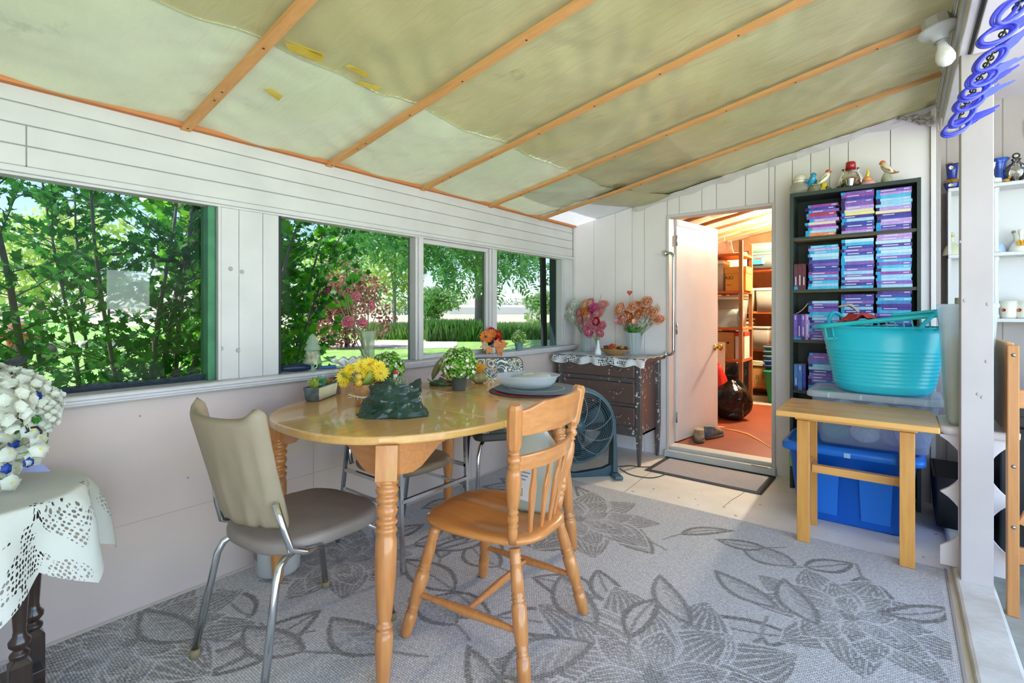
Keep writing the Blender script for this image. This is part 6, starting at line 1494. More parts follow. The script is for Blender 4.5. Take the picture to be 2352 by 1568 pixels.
ck = thing('cake_figurine', 'pink tiered ceramic ornament with orange top on the bookcase', 'figurine', orn(1995,3.9))
MB().lathe([(0,0),(.034,0),(.036,.004),(.034,.02),(.024,.024),(0,.024)], 24, rip=.03, nrip=10).build('pink_tier', glz('pink_glaze','#e0a3a8'), ck)
MB().lathe([(0,.024),(.022,.024),(.023,.034),(.016,.046),(.009,.05),(0,.05)], 20, M=T(-.006,0,0)).build('orange_tier', glz('orange_glaze','#e59a5c'), ck)
MB().tube([(-.006,0,.05),(-.005,0,.06),(-.001,0,.07),(-.006,0,.08),(-.002,0,.09)], [.009,.008,.006,.0055,.002], 10).build('yellow_swirl', glz('yellow_glaze','#f0cf4a'), ck)
ms_ = MB()
for j in range(120): leafblade(ms_, T(random.uniform(-.03,.03),random.uniform(-.02,.02),.003) @ RZ(random.uniform(0,6)) @ RX(random.uniform(.1,1.4)), .022, .004, 0, .2)
tag(ms_.build('moss_tuft', leafmat('tuft_leaf','#2f5a2a','#3f7038',.2,50), None, loc=orn(2016,3.97), fix=False), 'small tuft of green moss behind the pink ornament', 'moss')
bl = thing('black_figurine', 'tiny black ceramic animal on the bookcase beside the silver cup', 'figurine', orn(1928,3.9))
MB().ball(.013, 12, 8, M=T(0,0,.0105) @ SC(1.5,.9,.8)).build('body', glz('black_glaze','#1e1c1c'), bl); MB().ball(.009, 10, 8, M=T(.02,0,.026)).build('head', MATS['black_glaze'], bl)
for _o in list(C.objects):
    if _o.parent is None and _o.name.split('.')[0] in ('glass_apple_jar','bird_figurine','potpourri_jar','silver_cup','cake_figurine'): _o.scale = (1.18,)*3
# ================================================================== TOTES, TUB AND BENCH
bt_ = thing('blue_tote', 'blue plastic storage tote with lid on the floor by the bookcase', 'tote', (2.2, 3.52, 0))
M_bl = P('blue_plastic','#0f62cf',.35,var='#1169d6',scale=4); M_bl2 = P('blue_lid','#1c74dc',.3)
def tub(hw0, hd0, hw1, hd1, z0, z1, th=.004, r=.045):
    return loft([(rrect(hw0-.01,hd0-.01,r),z0),(rrect(hw0,hd0,r),z0+.012),(rrect(hw1,hd1,r),z1),(rrect(hw1+.012,hd1+.012,r+.01),z1+.001),(rrect(hw1+.012,hd1+.012,r+.01),z1+.016),(rrect(hw1-th,hd1-th,r),z1+.016),(rrect(hw0-th,hd0-th,r),z0+.016)])
tub(.255,.165,.295,.195,0,.385).build('body', M_bl, bt_)
for sx in (-.12,.12): MB().prism([(-.065,.05),(.065,.05),(.075,.30),(.055,.33),(-.055,.33),(-.075,.30)], -.001, .006, plane='xz', M=T(sx,-.185,0) @ RX(.075)).build('recess_panel', M_bl2, bt_, bevel=.004)
lid = loft([(rrect(.325,.222,.055),.392),(rrect(.332,.228,.055),.40),(rrect(.332,.228,.055),.425),(rrect(.315,.212,.05),.442),(rrect(.295,.195,.045),.442),(rrect(.29,.19,.045),.434)]); lid.build('lid', M_bl2, bt_)
MB().box(-.02,-.232,.395,.01,-.226,.42).build('lid_sticker', P('clear_sticker','#9cc4ee',.4), bt_); MB().box(-.334,-.05,.25,-.300,-.0,.33, M=T(.018,0,0)).build('green_sticker', P('green_sticker','#7fc46a',.5), bt_)
ct = thing('clear_tote', 'clear plastic tote full of yarn balls stacked on the blue tote', 'tote', (2.30, 3.535, .4425))
M_cl = milky('clear_tote_plastic','#dfe9f8',.74,.12)
loft([(rrect(.235,.15,.03),.0),(rrect(.245,.158,.035),.01),(rrect(.285,.192,.04),.265),(rrect(.281,.188,.04),.265),(rrect(.241,.154,.035),.013),(rrect(.23,.146,.03),.006)]).build('body', M_cl, ct)
loft([(rrect(.302,.212,.05),.268),(rrect(.306,.216,.05),.272),(rrect(.306,.216,.05),.292),(rrect(.298,.208,.05),.302),(rrect(.27,.18,.04),.302),(rrect(.265,.175,.04),.296)]).build('lid', milky('clear_lid_plastic','#eef4fb',.45,.12), ct)
for x in (-.2,-.05,.1,.22): MB().box(x,-.222,.272,x+.012,-.214,.298).build('lid_rib', MATS['clear_lid_plastic'], ct)
for i, (x, y, z, r, c, nm) in enumerate(((-.17,-.09,.075,.062,'#2f9aa8','teal'),(-.03,-.09,.075,.062,'#dcdde6','white'),(.045,-.01,.10,.062,'#d98aa8','pink'),(.10,-.09,.075,.06,'#b3b6e0','lilac'),(.19,-.07,.07,.055,'#a9b4dd','pale blue'),(-.13,-.09,.195,.06,'#dfe3ea','white'),(.03,-.09,.195,.06,'#b9d9d6','pale green'),(.15,-.07,.19,.055,'#e3e1dc','cream'))):
    y_ = thing('yarn_ball', '%s ball of yarn in the %s of the clear tote' % (nm, 'bottom' if z < .15 else 'top'), 'yarn', (2.30+x, 3.535+y, .4425+z-r*.85))
    MB().ball(r*.97, 18, 12, M=T(0,0,r*.85) @ SC(1.1,.9,.85)).build('core', P('yarn_'+nm.replace(' ','_'), c, .9), y_)
    o = MB(); 
    for j in range(9):
        E_ = Euler((random.uniform(0,3),random.uniform(0,3),random.uniform(0,3))).to_matrix().to_4x4(); o.tube([(T(0,0,r*.85) @ SC(1.1,.9,.85) @ E_) @ Vector((r*1.0*math.cos(a),r*1.0*math.sin(a),r*.2*math.sin(j))) for a in np.linspace(0,2*PI,20)[:-1]], .004, 5, closed=True)
    o.build('strand', P('yarn_'+nm.replace(' ','_'), c, .9), y_, kind='stuff')
MB().prism([(0,0),(.10,0),(.09,.03),(.05,.05)], 0, .003, M=T(-.26,-.16,.302)).build('green_tape', P('tape_green','#3f9a6a',.6), ct)
# teal flexible tub
tt = thing('teal_tub', 'turquoise flexible laundry tub on top of the clear tote', 'tub', (2.345, 3.525, .7435))
M_teal = P('teal_plastic','#1fc0d8',.28,var='#3accdf',scale=2.5); M_teal2 = P('teal_rim','#25b5b8',.3)
prof = [(0,0),(.19,0),(.215,.012)]
for i in range(10): z = .05+.021*i; r = .222+.075*(z/.37); prof += [(r,z-.006),(r+.0035,z),(r,z+.006)]
prof += [(.292,.335),(.298,.365),(.306,.367),(.306,.373),(.296,.373),(.288,.335),(.215,.02),(0,.015)]
MB().lathe(prof, 56, sy=.70, cap=False).build('tub_body', M_teal, tt)
for a0, nm in ((-.75,'handle'),(2.4,'handle')):
    o = MB(); pts = []
    for i in range(15):
        t = i/14; a = a0-.28+.56*t; r = .30+.028*math.sin(PI*t); pts.append((r*math.cos(a), r*.70*math.sin(a), .355+.095*math.sin(PI*t)))
    o.tube(pts, .011, 8); o.build('handle', M_teal, tt)
bs = thing('basket_tray', 'turquoise slatted basket resting askew in the laundry tub', 'basket', (2.33, 3.525, .7435+.405)); bs.rotation_euler = (0,-.13,0)
o = loft([(rrect(.30,.17,.08),-.012),(rrect(.31,.18,.08),-.012),(rrect(.31,.18,.08),.012),(rrect(.275,.145,.07),.012),(rrect(.27,.14,.07),-.012)], caps=False); o.build('rim', M_teal2, bs)
for i in range(15): x = -.25+.5*i/14; MB().box(x-.004,-.142,-.075,x+.004,-.136,-.01).build('slat', M_teal2, bs)
for x, y in ((.262,-.08),(.262,-.03),(.262,.03),(.262,.08)): MB().box(x,y-.004,-.075,x+.006,y+.004,-.01).build('slat', M_teal2, bs)
MB().box(-.25,-.142,-.08,.27,-.136,-.07).build('lower_band', M_teal2, bs)
MB().box(.06,-.12,.010,.30,.12,.030).build('grip_plate', M_teal2, bs, bevel=.008)
o = MB(); o.grid(lambda u, v: (-.16+.24*u+.02*math.sin(v*7), -.12+.2*v, .012+.075*math.sin(PI*u)**1.2*(.7+.5*mnoise.noise((u*4,v*4,0)))+.02*mnoise.noise((u*9,v*7,3))), 30, 22)
tag(o.build('red_garment', P('red_cloth','#c9453f',.7,var='#b53a36',scale=8), None, loc=(2.28,3.53,.7435+.37), rot=(0,-.1,0), solid=.004), 'crumpled red garment heaped in the laundry tub', 'garment')
o = MB(); o.grid(lambda u, v: (-.05+.10*u, -.08+.12*v, .02*math.sin(PI*u)+.02*mnoise.noise((u*5,v*5,8))), 12, 12); tag(o.build('grey_cloth', P('grey_cloth','#bdb3aa',.8), None, loc=(2.19,3.53,.7435+.47), rot=(0,.35,0), solid=.004), 'grey cloth tucked into the red garment', 'cloth')
# bench
be = thing('pine_bench', 'small golden pine bench in front of the totes', 'bench', (2.24, 3.12, 0))
M_pine = wood('golden_pine','#d89c4e','#c8883e','z',.3,5,.6); M_pinex = wood('golden_pine_x','#e2ac60','#d5984c','x',.4,5,.3)
for k in range(4): MB().box(-.318,-.28+.1185*k+.0004,.668,.322,-.28+.1185*(k+1)-.0004,.695).build('top_board', M_pinex, be, bevel=.004)
MB().box(-.25,-.15,.636,.25,-.118,.668).build('apron', M_pinex, be, bevel=.003); MB().box(-.25,.13,.636,.25,.16,.668).build('apron', M_pinex, be, bevel=.003)
for x in (-.24,.182):
    for y in (-.16,.128): MB().box(x,y,.0075 if y < 0 else 0,x+.058,y+.036,.636).build('leg', M_pine, be, bevel=.003)
    MB().box(x+.012,-.124,.335,x+.046,.128,.385).build('side_stretcher', M_pine, be, bevel=.003)
MB().box(-.19,-.02,.338,.20,.02,.378).build('long_stretcher', M_pinex, be, bevel=.003)
# ================================================================== POST SIDE: SCALLOPED STAND, BAG BOX, FRAME
ss = thing('scalloped_stand', 'painted stand with scalloped legs and shelf top behind the post', 'stand', (2.7, 3.16, 0))
def scal(half):
    pts = [(half,.0),(half,.085)]
    for a, b in ((.085,.335),(.335,.59)):
        for i in range(1, 13): t = i/12; pts.append((half-.085*math.sin(PI*t)**.8, a+(b-a)*t))
    pts += [(half,.60)]
    return pts
r_ = scal(.125); poly = r_+[(-x,z) for x, z in r_[::-1]]
MB().prism([(x-.005, z+.036) for x, z in poly], -.13, -.11, plane='xz').build('leg_panel', M_wallb, ss, bevel=.002)
MB().box(-.05,.11,.036,.05,.13,.637).build('back_leg', M_wallb, ss, bevel=.002)
loft([(rrect(.115,.15,.03),.637),(rrect(.133,.168,.04),.65),(rrect(.134,.17,.04),.672),(rrect(.128,.163,.04),.678)]).build('top_shelf', M_wallb, ss)
pb_ = thing('plastic_box', 'tall translucent plastic box with yellow and green contents on the stand', 'box', (2.668, 3.16, .6785))
M_px = milky('pale_box_plastic','#eef5f8',.5,.2)
loft([(rrect(.062,.13,.025),0),(rrect(.07,.14,.03),.02),(rrect(.095,.17,.03),.535),(rrect(.10,.175,.03),.54),(rrect(.10,.175,.03),.555),(rrect(.092,.167,.03),.555),(rrect(.065,.135,.03),.02)]).build('shell', M_px, pb_)
MB().box(-.058,-.12,.02,-.004,.12,.40).build('yellow_folder', P('yellow_card','#d8c86a',.7), pb_); MB().box(.004,-.12,.02,.055,.12,.48).build('green_folder', P('green_card','#9cc79a',.7), pb_)
MB().tube([(-.03,-.05,.555),(-.03,-.05,.585)], .012, 10).build('knob', P('knob_grey','#a9a794',.5), pb_)
fr = thing('wooden_frame', 'light wooden folding frame leaning beside the post', 'frame', (2.79, 2.91, -.06))
M_fw = wood('raw_pine','#c98d55','#b87a44','z',.5,5,.1); M_fwx = wood('raw_pine_x','#cf9560','#bd804a','x',.5,5,.1)
MB().box(-.015,-.02,0,.022,.025,1.12).build('upright', M_fw, fr, bevel=.004); MB().box(-.012,.026,.742,.012,.40,1.13).build('panel', wood('pale_pine','#d9a878','#cf9a68','z',.5,4,.1), fr, bevel=.006)
MB().box(.022,.0,.86,.62,.025,.935).build('rail', M_fwx, fr, bevel=.003); MB().box(.022,.03,.80,.62,.05,.87, M=RY(.12)).build('rail', M_fwx, fr, bevel=.003)
MB().box(.0,.0,0,.65,.022,.06, M=T(.02,.01,.38) @ RY(.35)).build('brace', M_fwx, fr, bevel=.003); MB().box(.0,.0,0,.65,.022,.07, M=T(.02,.04,.20) @ RY(-.05)).build('brace', M_fwx, fr, bevel=.003)
MB().box(.62,-.02,0,.66,.025,1.12).build('upright', M_fw, fr, bevel=.004)
for z in (1.08,.62,.37): MB().lathe([(0,0),(.008,0),(.006,.003),(0,.004)], 10, M=T(.004,-.02,z) @ RX(PI/2)).build('screw', M_steel, fr)
# dark things in the shade of the annex
o = thing('travel_chest', 'black storage chest in the shade behind the wooden frame', 'chest', (3.2, 3.75, -.06)); MB().box(-.38,-.25,0,.38,.3,.68).build('box', P('black_trunk','#1d1f22',.5), o, bevel=.01); MB().box(-.385,-.255,.68,.385,.305,.74).build('lid', P('black_trunk_lid','#26292d',.45), o, bevel=.01); MB().box(-.05,-.262,.64,.05,-.254,.72).build('latch', M_steel, o)
o = thing('teal_pole', 'teal metal pole leaning behind the wooden frame', 'pole', (2.98, 3.42, -.06)); MB().tube([(.12,0,0),(-.06,.05,1.0)], .016, 10).build('tube', P('teal_metal','#2a9aa8',.35), o); MB().lathe([(.018,0),(.02,.0),(.02,.03),(.016,.035)], 10, M=T(.12,0,0)).build('cap', M_black, o)
o = thing('grey_appliance', 'small grey appliance standing on the black chest', 'appliance', (3.08, 3.62, .681)); loft([(rrect(.09,.07,.03),0),(rrect(.10,.08,.03),.02),(rrect(.095,.075,.03),.14),(rrect(.06,.05,.03),.17)]).build('body', P('appl_grey','#7b8794',.4), o); MB().box(-.05,-.084,.06,.05,-.078,.11).build('panel', M_black, o); MB().tube([(-.05,0,.16),(-.05,0,.2),(.05,0,.2),(.05,0,.16)], .010, 8).build('handle', P('appl_dark','#3a4452',.4), o)
o = thing('black_crate', 'low black crate in the gap beside the bookcase', 'crate', (2.68, 3.75, 0.036)); loft([(rrect(.10,.2,.02),0),(rrect(.115,.215,.02),.27),(rrect(.105,.205,.02),.27),(rrect(.09,.19,.02),.01)]).build('body', P('crate_black','#17181a',.5), o); MB().box(-.05,-.215,.2,.05,-.205,.24).build('grip', M_black, o)
# ================================================================== WHITE WALL SHELF WITH CHINA
M_ws = P('shelf_white','#d3d1d2',.4)
ws = thing('wall_shelf', 'white painted wall shelf with turned supports in the annex', 'shelf', (2.645, 4.35, 0))
SHY = -.17; WZ = [1.135, 1.535, 1.955]
for z in WZ: MB().box(0.02,SHY,z,.95,-.003,z+.022).build('shelf_board', M_ws, ws, bevel=.003)
for x0, x1 in ((.02,.13),(.134,.24),(.244,.46),(.464,.70),(.704,.95)): MB().box(x0,-.012,WZ[0]+.022,x1,-.003,WZ[2]).build('back_board', M_ws, ws, bevel=.001)
MB().box(.02,SHY+.01,WZ[0]+.022,.035,-.012,WZ[2]).build('end_panel', M_ws, ws)
for z0, z1 in zip(WZ[:-1], WZ[1:]):
    h = z1-z0-.022
    for x in (.235, .9): MB().lathe([(.022,0),(.022,.02),(.018,.03),(.021,h*.5),(.018,h-.03),(.022,h-.02),(.022,h)], 16, M=T(x,SHY+.03,z0+.022)).build('turned_support', M_ws, ws)
def onshelf(u, k, y=4.255): p = at_y(u, 500, y); return (p.x, y, WZ[k]+.0225)
vz = thing('blue_gilt_vase', 'cobalt blue vase with gold rim and white flowers on the wall shelf', 'vase', onshelf(2187,2,4.25))
M_cob = glz('cobalt','#1c2f86'); M_gilt = P('gold_rim','#c99a3a',.25,.9)
MB().lathe([(0,0),(.030,0),(.034,.01),(.042,.035),(.038,.055),(.026,.066),(.024,.08),(.028,.12),(.033,.165),(.029,.165),(.02,.08),(0,.04)], 28, cap=False).build('body', M_cob, vz)
MB().lathe([(.043,.042),(.040,.056),(.028,.066)], 28, cap=False, M=SC(1.02,1.02,1)).build('gold_band', M_gilt, vz); MB().tube([(.031*math.cos(a),.031*math.sin(a),.165) for a in np.linspace(0,2*PI,24)[:-1]], .003, 6, closed=True).build('gold_rim', M_gilt, vz)
for z, r in ((.135,.032),(.022,.0405)):
    o = MB(); blossom(o, look((-.2*r,-r*.98,z),(-.2,-1,.05)), .017, 0, 1, 4); o.build('painted_flower', [glz('enamel_white','#e9e8d0'), M_gilt], vz, fix=False)
sw = thing('swan_bottle', 'white milk-glass swan bottle on the wall shelf', 'bottle', onshelf(2286,2,4.23))
MB().tube([(-.02,0,.012),(.0,0,.022),(.018,0,.02),(.03,0,.01)], [.012,.022,.02,.006], 14).build('body', glz('milk_glass','#e6e9e6'), sw); MB().tube([(-.012,0,.03),(-.02,0,.06),(-.018,0,.09),(-.012,0,.115),(-.014,0,.135)], [.016,.013,.011,.013,.017], 14).build('neck', MATS['milk_glass'], sw)
bv = thing('blue_ruffle_vase', 'bright blue glass vase with ruffled rim on the wall shelf', 'vase', onshelf(2298,2,4.29))
MB().lathe([(0,0),(.03,0),(.033,.02),(.024,.06),(.021,.10),(.026,.14),(.042,.165),(.038,.165),(.022,.13),(.017,.06),(0,.02)], 36, rip=.08, nrip=6, cap=False).build('vase', glz('blue_glass','#1f56c8'), bv)
db = thing('glass_decanter', 'clear iridescent glass decanter with stopper on the wall shelf', 'decanter', onshelf(2334,2,4.25))
MB().lathe([(0,0),(.022,0),(.024,.008),(.05,.04),(.055,.07),(.045,.10),(.022,.118),(.016,.13),(.024,.142),(.02,.142),(.012,.12),(0,.11)], 32, rip=.03, nrip=12, cap=False).build('body', glassy('irid_glass',(.90,.86,.78),.05,.5), db); MB().ball(.019, 14, 10, M=T(0,0,.162)).build('stopper', glassy('stopper_glass',(.92,.90,.84),.05,.5), db)
lf_ = thing('gilded_bird', 'tiny gilded bird ornament between the blue vase and decanter', 'figurine', onshelf(2312,2,4.22)); MB().ball(.014, 12, 8, M=T(0,0,.014) @ SC(1.2,.8,.9)).build('body', glz('amber_gl','#b58a3a'), lf_); MB().ball(.008, 10, 8, M=T(.012,0,.03)).build('head', MATS['amber_gl'], lf_)
def bell(label, loc, r, h, col, extra=None):
    b = thing('china_bell', label, 'bell', loc); MB().lathe([(r,0),(r*1.02,.004),(r*.92,h*.2),(r*.7,h*.38),(r*.3,h*.5),(r*.18,h*.55),(r*.16,h*.7),(r*.26,h*.86),(r*.24,h*.95),(0,h)], 28, cap=False).build('bell', glz('bell_'+col[1:], col), b)
    MB().ball(r*.1, 8, 6, M=T(0,0,r*.12)).build('clapper', M_brass, b)
    if extra: extra(b)
    return b
bell('pale green china bell with gold ball on the wall shelf', onshelf(2187,1,4.25), .048, .15, '#c6c6a4', lambda b: MB().ball(.010, 10, 8, M=T(0,-.004,.125)).build('gold_ball', M_brass, b))
bell('pale blue china bell behind the turned support of the wall shelf', onshelf(2289,1,4.27), .045, .14, '#a9c0e0')
def yell(b):
    for j in range(5): o = MB(); blossom(o, look((-.014+.016*(j % 3),-.046+.006*(j//3),.042+.016*(j//3)),(0,-1,.3)), .013, 0, 0, 5); o.build('painted_flower', [glz('enamel_yellow','#e0a92c')], b, fix=False)
bell('white china bell painted with yellow flowers on the wall shelf', onshelf(2345,1,4.25), .055, .14, '#e8e6dc', yell)
o = thing('china_ladle', 'small cream china bird beside the flowered bell', 'figurine', onshelf(2330,1,4.30)); MB().tube([(.0,0,.005),(.0,0,.05),(.004,0,.09),(.0,0,.12),(-.006,0,.128)], [.018,.014,.008,.010,.004], 12).build('body', glz('cream_china','#cfcdb8'), o); MB().ball(.011, 10, 8, M=T(-.003,0,.128)).build('head', glz('olive_china','#8f9068'), o)
for u, lab, y in ((2316,'cream china mug with a red flower on the wall shelf',4.24),(2352,'cream china mug with red fruit on the wall shelf',4.25)):
    mg = thing('china_mug', lab, 'mug', onshelf(u,0,y)); MB().lathe([(0,0),(.034,0),(.036,.01),(.038,.05),(.042,.105),(.039,.105),(.033,.01),(0,.006)], 28, cap=False).build('cup', glz('mug_cream','#e2e0cf'), mg)
    MB().tube([(.037,0,.085),(.06,0,.085),(.064,0,.055),(.055,0,.03),(.036,0,.03)], .005, 8).build('handle', MATS['mug_cream'], mg)
    o = MB(); blossom(o, look((-.022,-.032,.05),(-.5,-1,.1)), .014, 0, 0, 5); o.build('painted_flower', [glz('enamel_red','#b3402f')], mg, fix=False)
ft = thing('wall_picture', 'white picture frame on the annex wall', 'picture', (3.09, 4.347, 2.32)); MB().box(-.06,-.012,-.05,.06,0,.05).build('frame', M_ws, ft, bevel=.003); MB().box(-.045,-.014,-.037,.045,-.012,.037).build('picture', P('pic_cream','#d9d3c6',.6), ft)
# ================================================================== LAMP AND BLUE CLIPS
lp = thing('bulb_holder', 'porcelain ceiling lamp holder with bare white bulb', 'lamp', (2.545, 2.82, 2.46)); lp.rotation_euler = (0, -.1855, 0)
M_porc = P('porcelain','#d9d9d4',.25); MB().lathe([(0,.0),(.052,.0),(.052,-.045),(0,-.045)], 8, sm=False).build('junction_box', P('box_grey','#c9c6bd',.5), lp)
MB().lathe([(.0,-.045),(.072,-.046),(.074,-.055),(.060,-.066),(.034,-.075),(.026,-.095),(.024,-.105),(0,-.105)], 36).build('holder', M_porc, lp); MB().tube([(.0245*math.cos(a),.0245*math.sin(a),-.105) for a in np.linspace(0,2*PI,24)[:-1]], .0022, 6, closed=True).build('collar', M_steel, lp)
MB().lathe([(0,-.215),(.016,-.212),(.030,-.198),(.0345,-.178),(.030,-.155),(.020,-.13),(.0165,-.105),(0,-.105)], 28).build('bulb', P('bulb_white','#f3f2ec',.25,spec=.6), lp)
MB().tube([(.0,.03,-.02),(.03,.03,.0),(.07,.02,-.005),(.085,-.2,.0),(.09,-.6,.005)], .006, 8).build('cable', MATS['white_cable'], lp)
A0, A1 = at_d(2350,-10,1.42), at_d(2203,268,2.02)
ch = thing('chain', 'dark metal chain strung between the annex ceiling and the post', 'chain', A0); dv = A1-A0; nl_ = 34
tl_ = MB().tube([(.014*math.cos(a)*1.0,.0085*math.sin(a),0) for a in np.linspace(0,2*PI,14)[:-1]], .0028, 6, closed=True).mesh('chain_link', P('dark_chain','#55573f',.4,.7))
qd = dv.to_track_quat('X','Z')
for i in range(nl_):
    o = bpy.data.objects.new('link', tl_); C.objects.link(o); o.parent = ch; o.location = dv*(i+.5)/nl_; o.rotation_mode = 'QUATERNION'; o.rotation_quaternion = qd @ Euler((PI/2*(i % 2)+.4,0,0)).to_quaternion()
M_clip = P('blue_clip_plastic','#4548d6',.25,var='#565ce2',scale=6)
RV, UV = Vector((math.cos(YAW),math.sin(YAW),0)), Vector((0,0,1)); FV = RV.cross(UV)*-1
def clip_mesh():
    o = MB()
    for zz, tilt in ((-.012,.06),(.012,-.06)):
        M = T(0,0,zz) @ RY(tilt)
        o.tube([(.034*math.cos(a)*1.3-.012,.021*math.sin(a),0) for a in np.linspace(0,2*PI,26)[:-1]], .0062, 6, closed=True, M=M)
        o.prism([(.030,-.012),(.055,-.011),(.075,-.006),(.105,-.005),(.128,-.003),(.128,.003),(.105,.004),(.078,.010),(.055,.014),(.030,.012)], -.004, .004, M=M)
    return o
cm1 = clip_mesh().mesh('clip_jaw', M_clip); sp = MB().tube([(.06,.010*math.cos(a),.016*math.sin(a)) for a in np.linspace(0,2*PI,16)[:-1]], .0015, 5, closed=True).mesh('spring_ring', P('spring_steel','#a08f70',.3,.9))
CL = [(2325,20,1.44),(2300,75,1.5),(2282,130,1.58),(2262,175,1.66),(2245,205,1.74),(2232,232,1.82),(2216,262,1.9),(2203,290,1.96)]
for i, (u, v, d) in enumerate(CL):
    p = at_d(u, v, d); c_ = thing('towel_clip', 'blue plastic towel clip, %s along the chain from the post' % ('eighth','seventh','sixth','fifth','fourth','third','second','first')[i], 'clip', p, 0, 'blue towel clips on the chain')
    c_.rotation_mode = 'QUATERNION'; ax = (RV*.80+UV*.60-FV*.15).normalized(); ay = (UV*.8-RV*.6); ay = (ay-ax*ay.dot(ax)).normalized(); az = ax.cross(ay)
    c_.rotation_quaternion = Matrix((ax,ay,az)).transposed().to_quaternion() @ Euler((random.uniform(-.35,.35),random.uniform(-.2,.2),random.uniform(-.2,.2))).to_quaternion()
    for nm, me_ in (('jaws',cm1),('spring',sp)): o = bpy.data.objects.new(nm, me_); C.objects.link(o); o.parent = c_
# ================================================================== STORAGE ROOM SEEN THROUGH THE DOOR
random.seed(52)
FZ = .08; SY0, SY1 = YB+.12, 7.75; SX0, SX1 = -.1, 2.45
M_sw = P('storage_ply','#a4764a',.7,var='#8f6238',scale=3,stretch=(3,3,1))
struct(MB().box(SX0-.1,SY0,-.2,SX1+.1,SY1+.1,FZ-.004).build('floor_storage', P('storage_concrete','#b5ab98',.8,var='#9c917d',scale=5,bump=.3)))
rf_ = MB(); rf_.add([(.5,SY0-.05,FZ),(SX1,SY0-.05,FZ),(SX1,6.55,FZ),(.95,6.55,FZ),(.78,6.3,FZ),(.5,5.6,FZ)],[(0,1,2,3,4,5)])
red = struct(rf_.build('floor_red_plywood', P('red_floor','#96492a',.45,var='#7d3a20',scale=4,amt=1), None, solid=.004))
o = MB(); pts = [at_z(u, v, FZ+.003) for u, v in ((1655,983),(1690,990),(1718,998),(1745,1012),(1780,1034))]
o.tube([(p.x,p.y,FZ+.0015) for p in pts], [.008,.012,.014,.009,.005], 5); o.build('scuff_arc', P('scuff_wood','#d99a52',.7), red)
for nm, b in (('wall_storage_back',(SX0-.1,SY1,0,SX1+.1,SY1+.1,2.75)),('wall_storage_left',(SX0-.1,SY0,0,SX0,SY1,2.1)),('wall_storage_right',(SX1,SY0,0,SX1+.1,SY1,2.75))): struct(MB().box(*b).build(nm, M_sw))
sc2 = struct(MB().hexa([(SX0,SY0,2.10),(SX1,SY0,2.62),(SX1,SY1,2.62),(SX0,SY1,2.10)],[(SX0,SY0,2.14),(SX1,SY0,2.66),(SX1,SY1,2.66),(SX0,SY1,2.14)]).build('ceiling_storage', sheet_mat('storage_ceiling_sheet','#efe3c4','#f5ecd4',.12,1,'#d9c79c')))
SLS = (2.62-2.10)/(SX1-SX0)
for k in range(8):
    y = 4.30+.43*k
    MB().hexa([(SX0,y,2.062),(SX1,y,2.062+SLS*(SX1-SX0)),(SX1,y+.02,2.062+SLS*(SX1-SX0)),(SX0,y+.02,2.062)],[(SX0,y,2.10),(SX1,y,2.62),(SX1,y+.02,2.62),(SX0,y+.02,2.10)]).build('batten', P('rafter_wood','#b98a58',.7), sc2)
    for (x0, x1) in ((SX0,.75),(.75,1.35),(1.35,1.95),(1.95,SX1)):
        MB().grid(lambda u, v: (x0+(x1-x0)*u, y+.02+.41*v, 2.094+(x0+(x1-x0)*u-SX0)*SLS-.028*math.sin(PI*v)*(.35+.65*math.sin(PI*u))), 10, 8).build('ceiling_sheet', MATS.get('storage_sheet2') or P('storage_sheet2','#f3ead2',.5,var='#eadcba',scale=3), sc2)
# a bare bulb lights the store room
lb3 = thing('storage_bulb', 'bare bulb lighting the storage room', 'lamp', (1.62, 6.45, 2.40)); MB().lathe([(0,-.11),(.016,-.108),(.03,-.09),(.032,-.07),(.02,-.03),(.015,0),(0,0)], 20).build('bulb', P('lit_bulb','#ffe9c0',.3,emit=12,emitcol='#ffdca0'), lb3); MB().lathe([(0,0),(.05,0),(.05,.05),(0,.05)], 16).build('holder', M_porc, lb3)
ld = bpy.data.lights.new('storage_bulb_light','POINT'); ld.energy = 62; ld.color = (1,.88,.70); ld.shadow_soft_size = .05; lo_ = bpy.data.objects.new('storage_bulb_light', ld); C.objects.link(lo_); lo_.location = (1.62,6.45,2.24)
# shelving: uprights and boards
M_shf = P('orange_ply','#c46c34',.6,var='#b05c2a',scale=6)
def shelving(label, x0, x1, y0, y1, zs, top):
    s = thing('storage_shelf', label, 'shelving', (x0, y0, FZ))
    for z in zs: MB().box(0,0,z-FZ-.03,x1-x0,y1-y0,z-FZ).build('shelf_board', M_shf, s, bevel=.003)
    for x in (0,x1-x0-.04):
        for y in (.0,y1-y0-.04): MB().box(x+.001,y+.001,0,x+.039,y+.039,top-FZ).build('upright', M_sw, s)
    return s
ZB = [.20, .70, 1.20, 1.77]
shelving('orange plywood shelving across the storage room end wall', .42, 1.75, 7.25, 7.70, ZB, 2.15)
ZL = [.655, 1.015, 1.435, 1.86]
shelving('free-standing plywood shelving in the middle of the storage room', .15, 1.03, 6.0, 6.5, ZL, 2.0)
M_card = P('cardboard','#b8864a',.8,var='#a87840',scale=5); M_cardy = P('yellow_card_box','#d99a3a',.7); M_st = milky('store_tub','#d8d4c4',.45,.25); M_stl = P('store_lid','#e6e0cc',.5)
def text(body, size, loc, rot, mat, parent, name='lettering'):
    cu_ = bpy.data.curves.new(name, 'FONT'); cu_.body = body; cu_.size = size; cu_.extrude = .0005; cu_.align_x = 'CENTER'; o = bpy.data.objects.new(name, cu_); C.objects.link(o); cu_.materials.append(mat); bpy.context.view_layer.update(); me_ = bpy.data.meshes.new_from_object(o.evaluated_get(bpy.context.evaluated_depsgraph_get())); bpy.data.objects.remove(o); o = bpy.data.objects.new(name, me_); C.objects.link(o); o.parent = parent; o.location = loc; o.rotation_euler = rot; return o
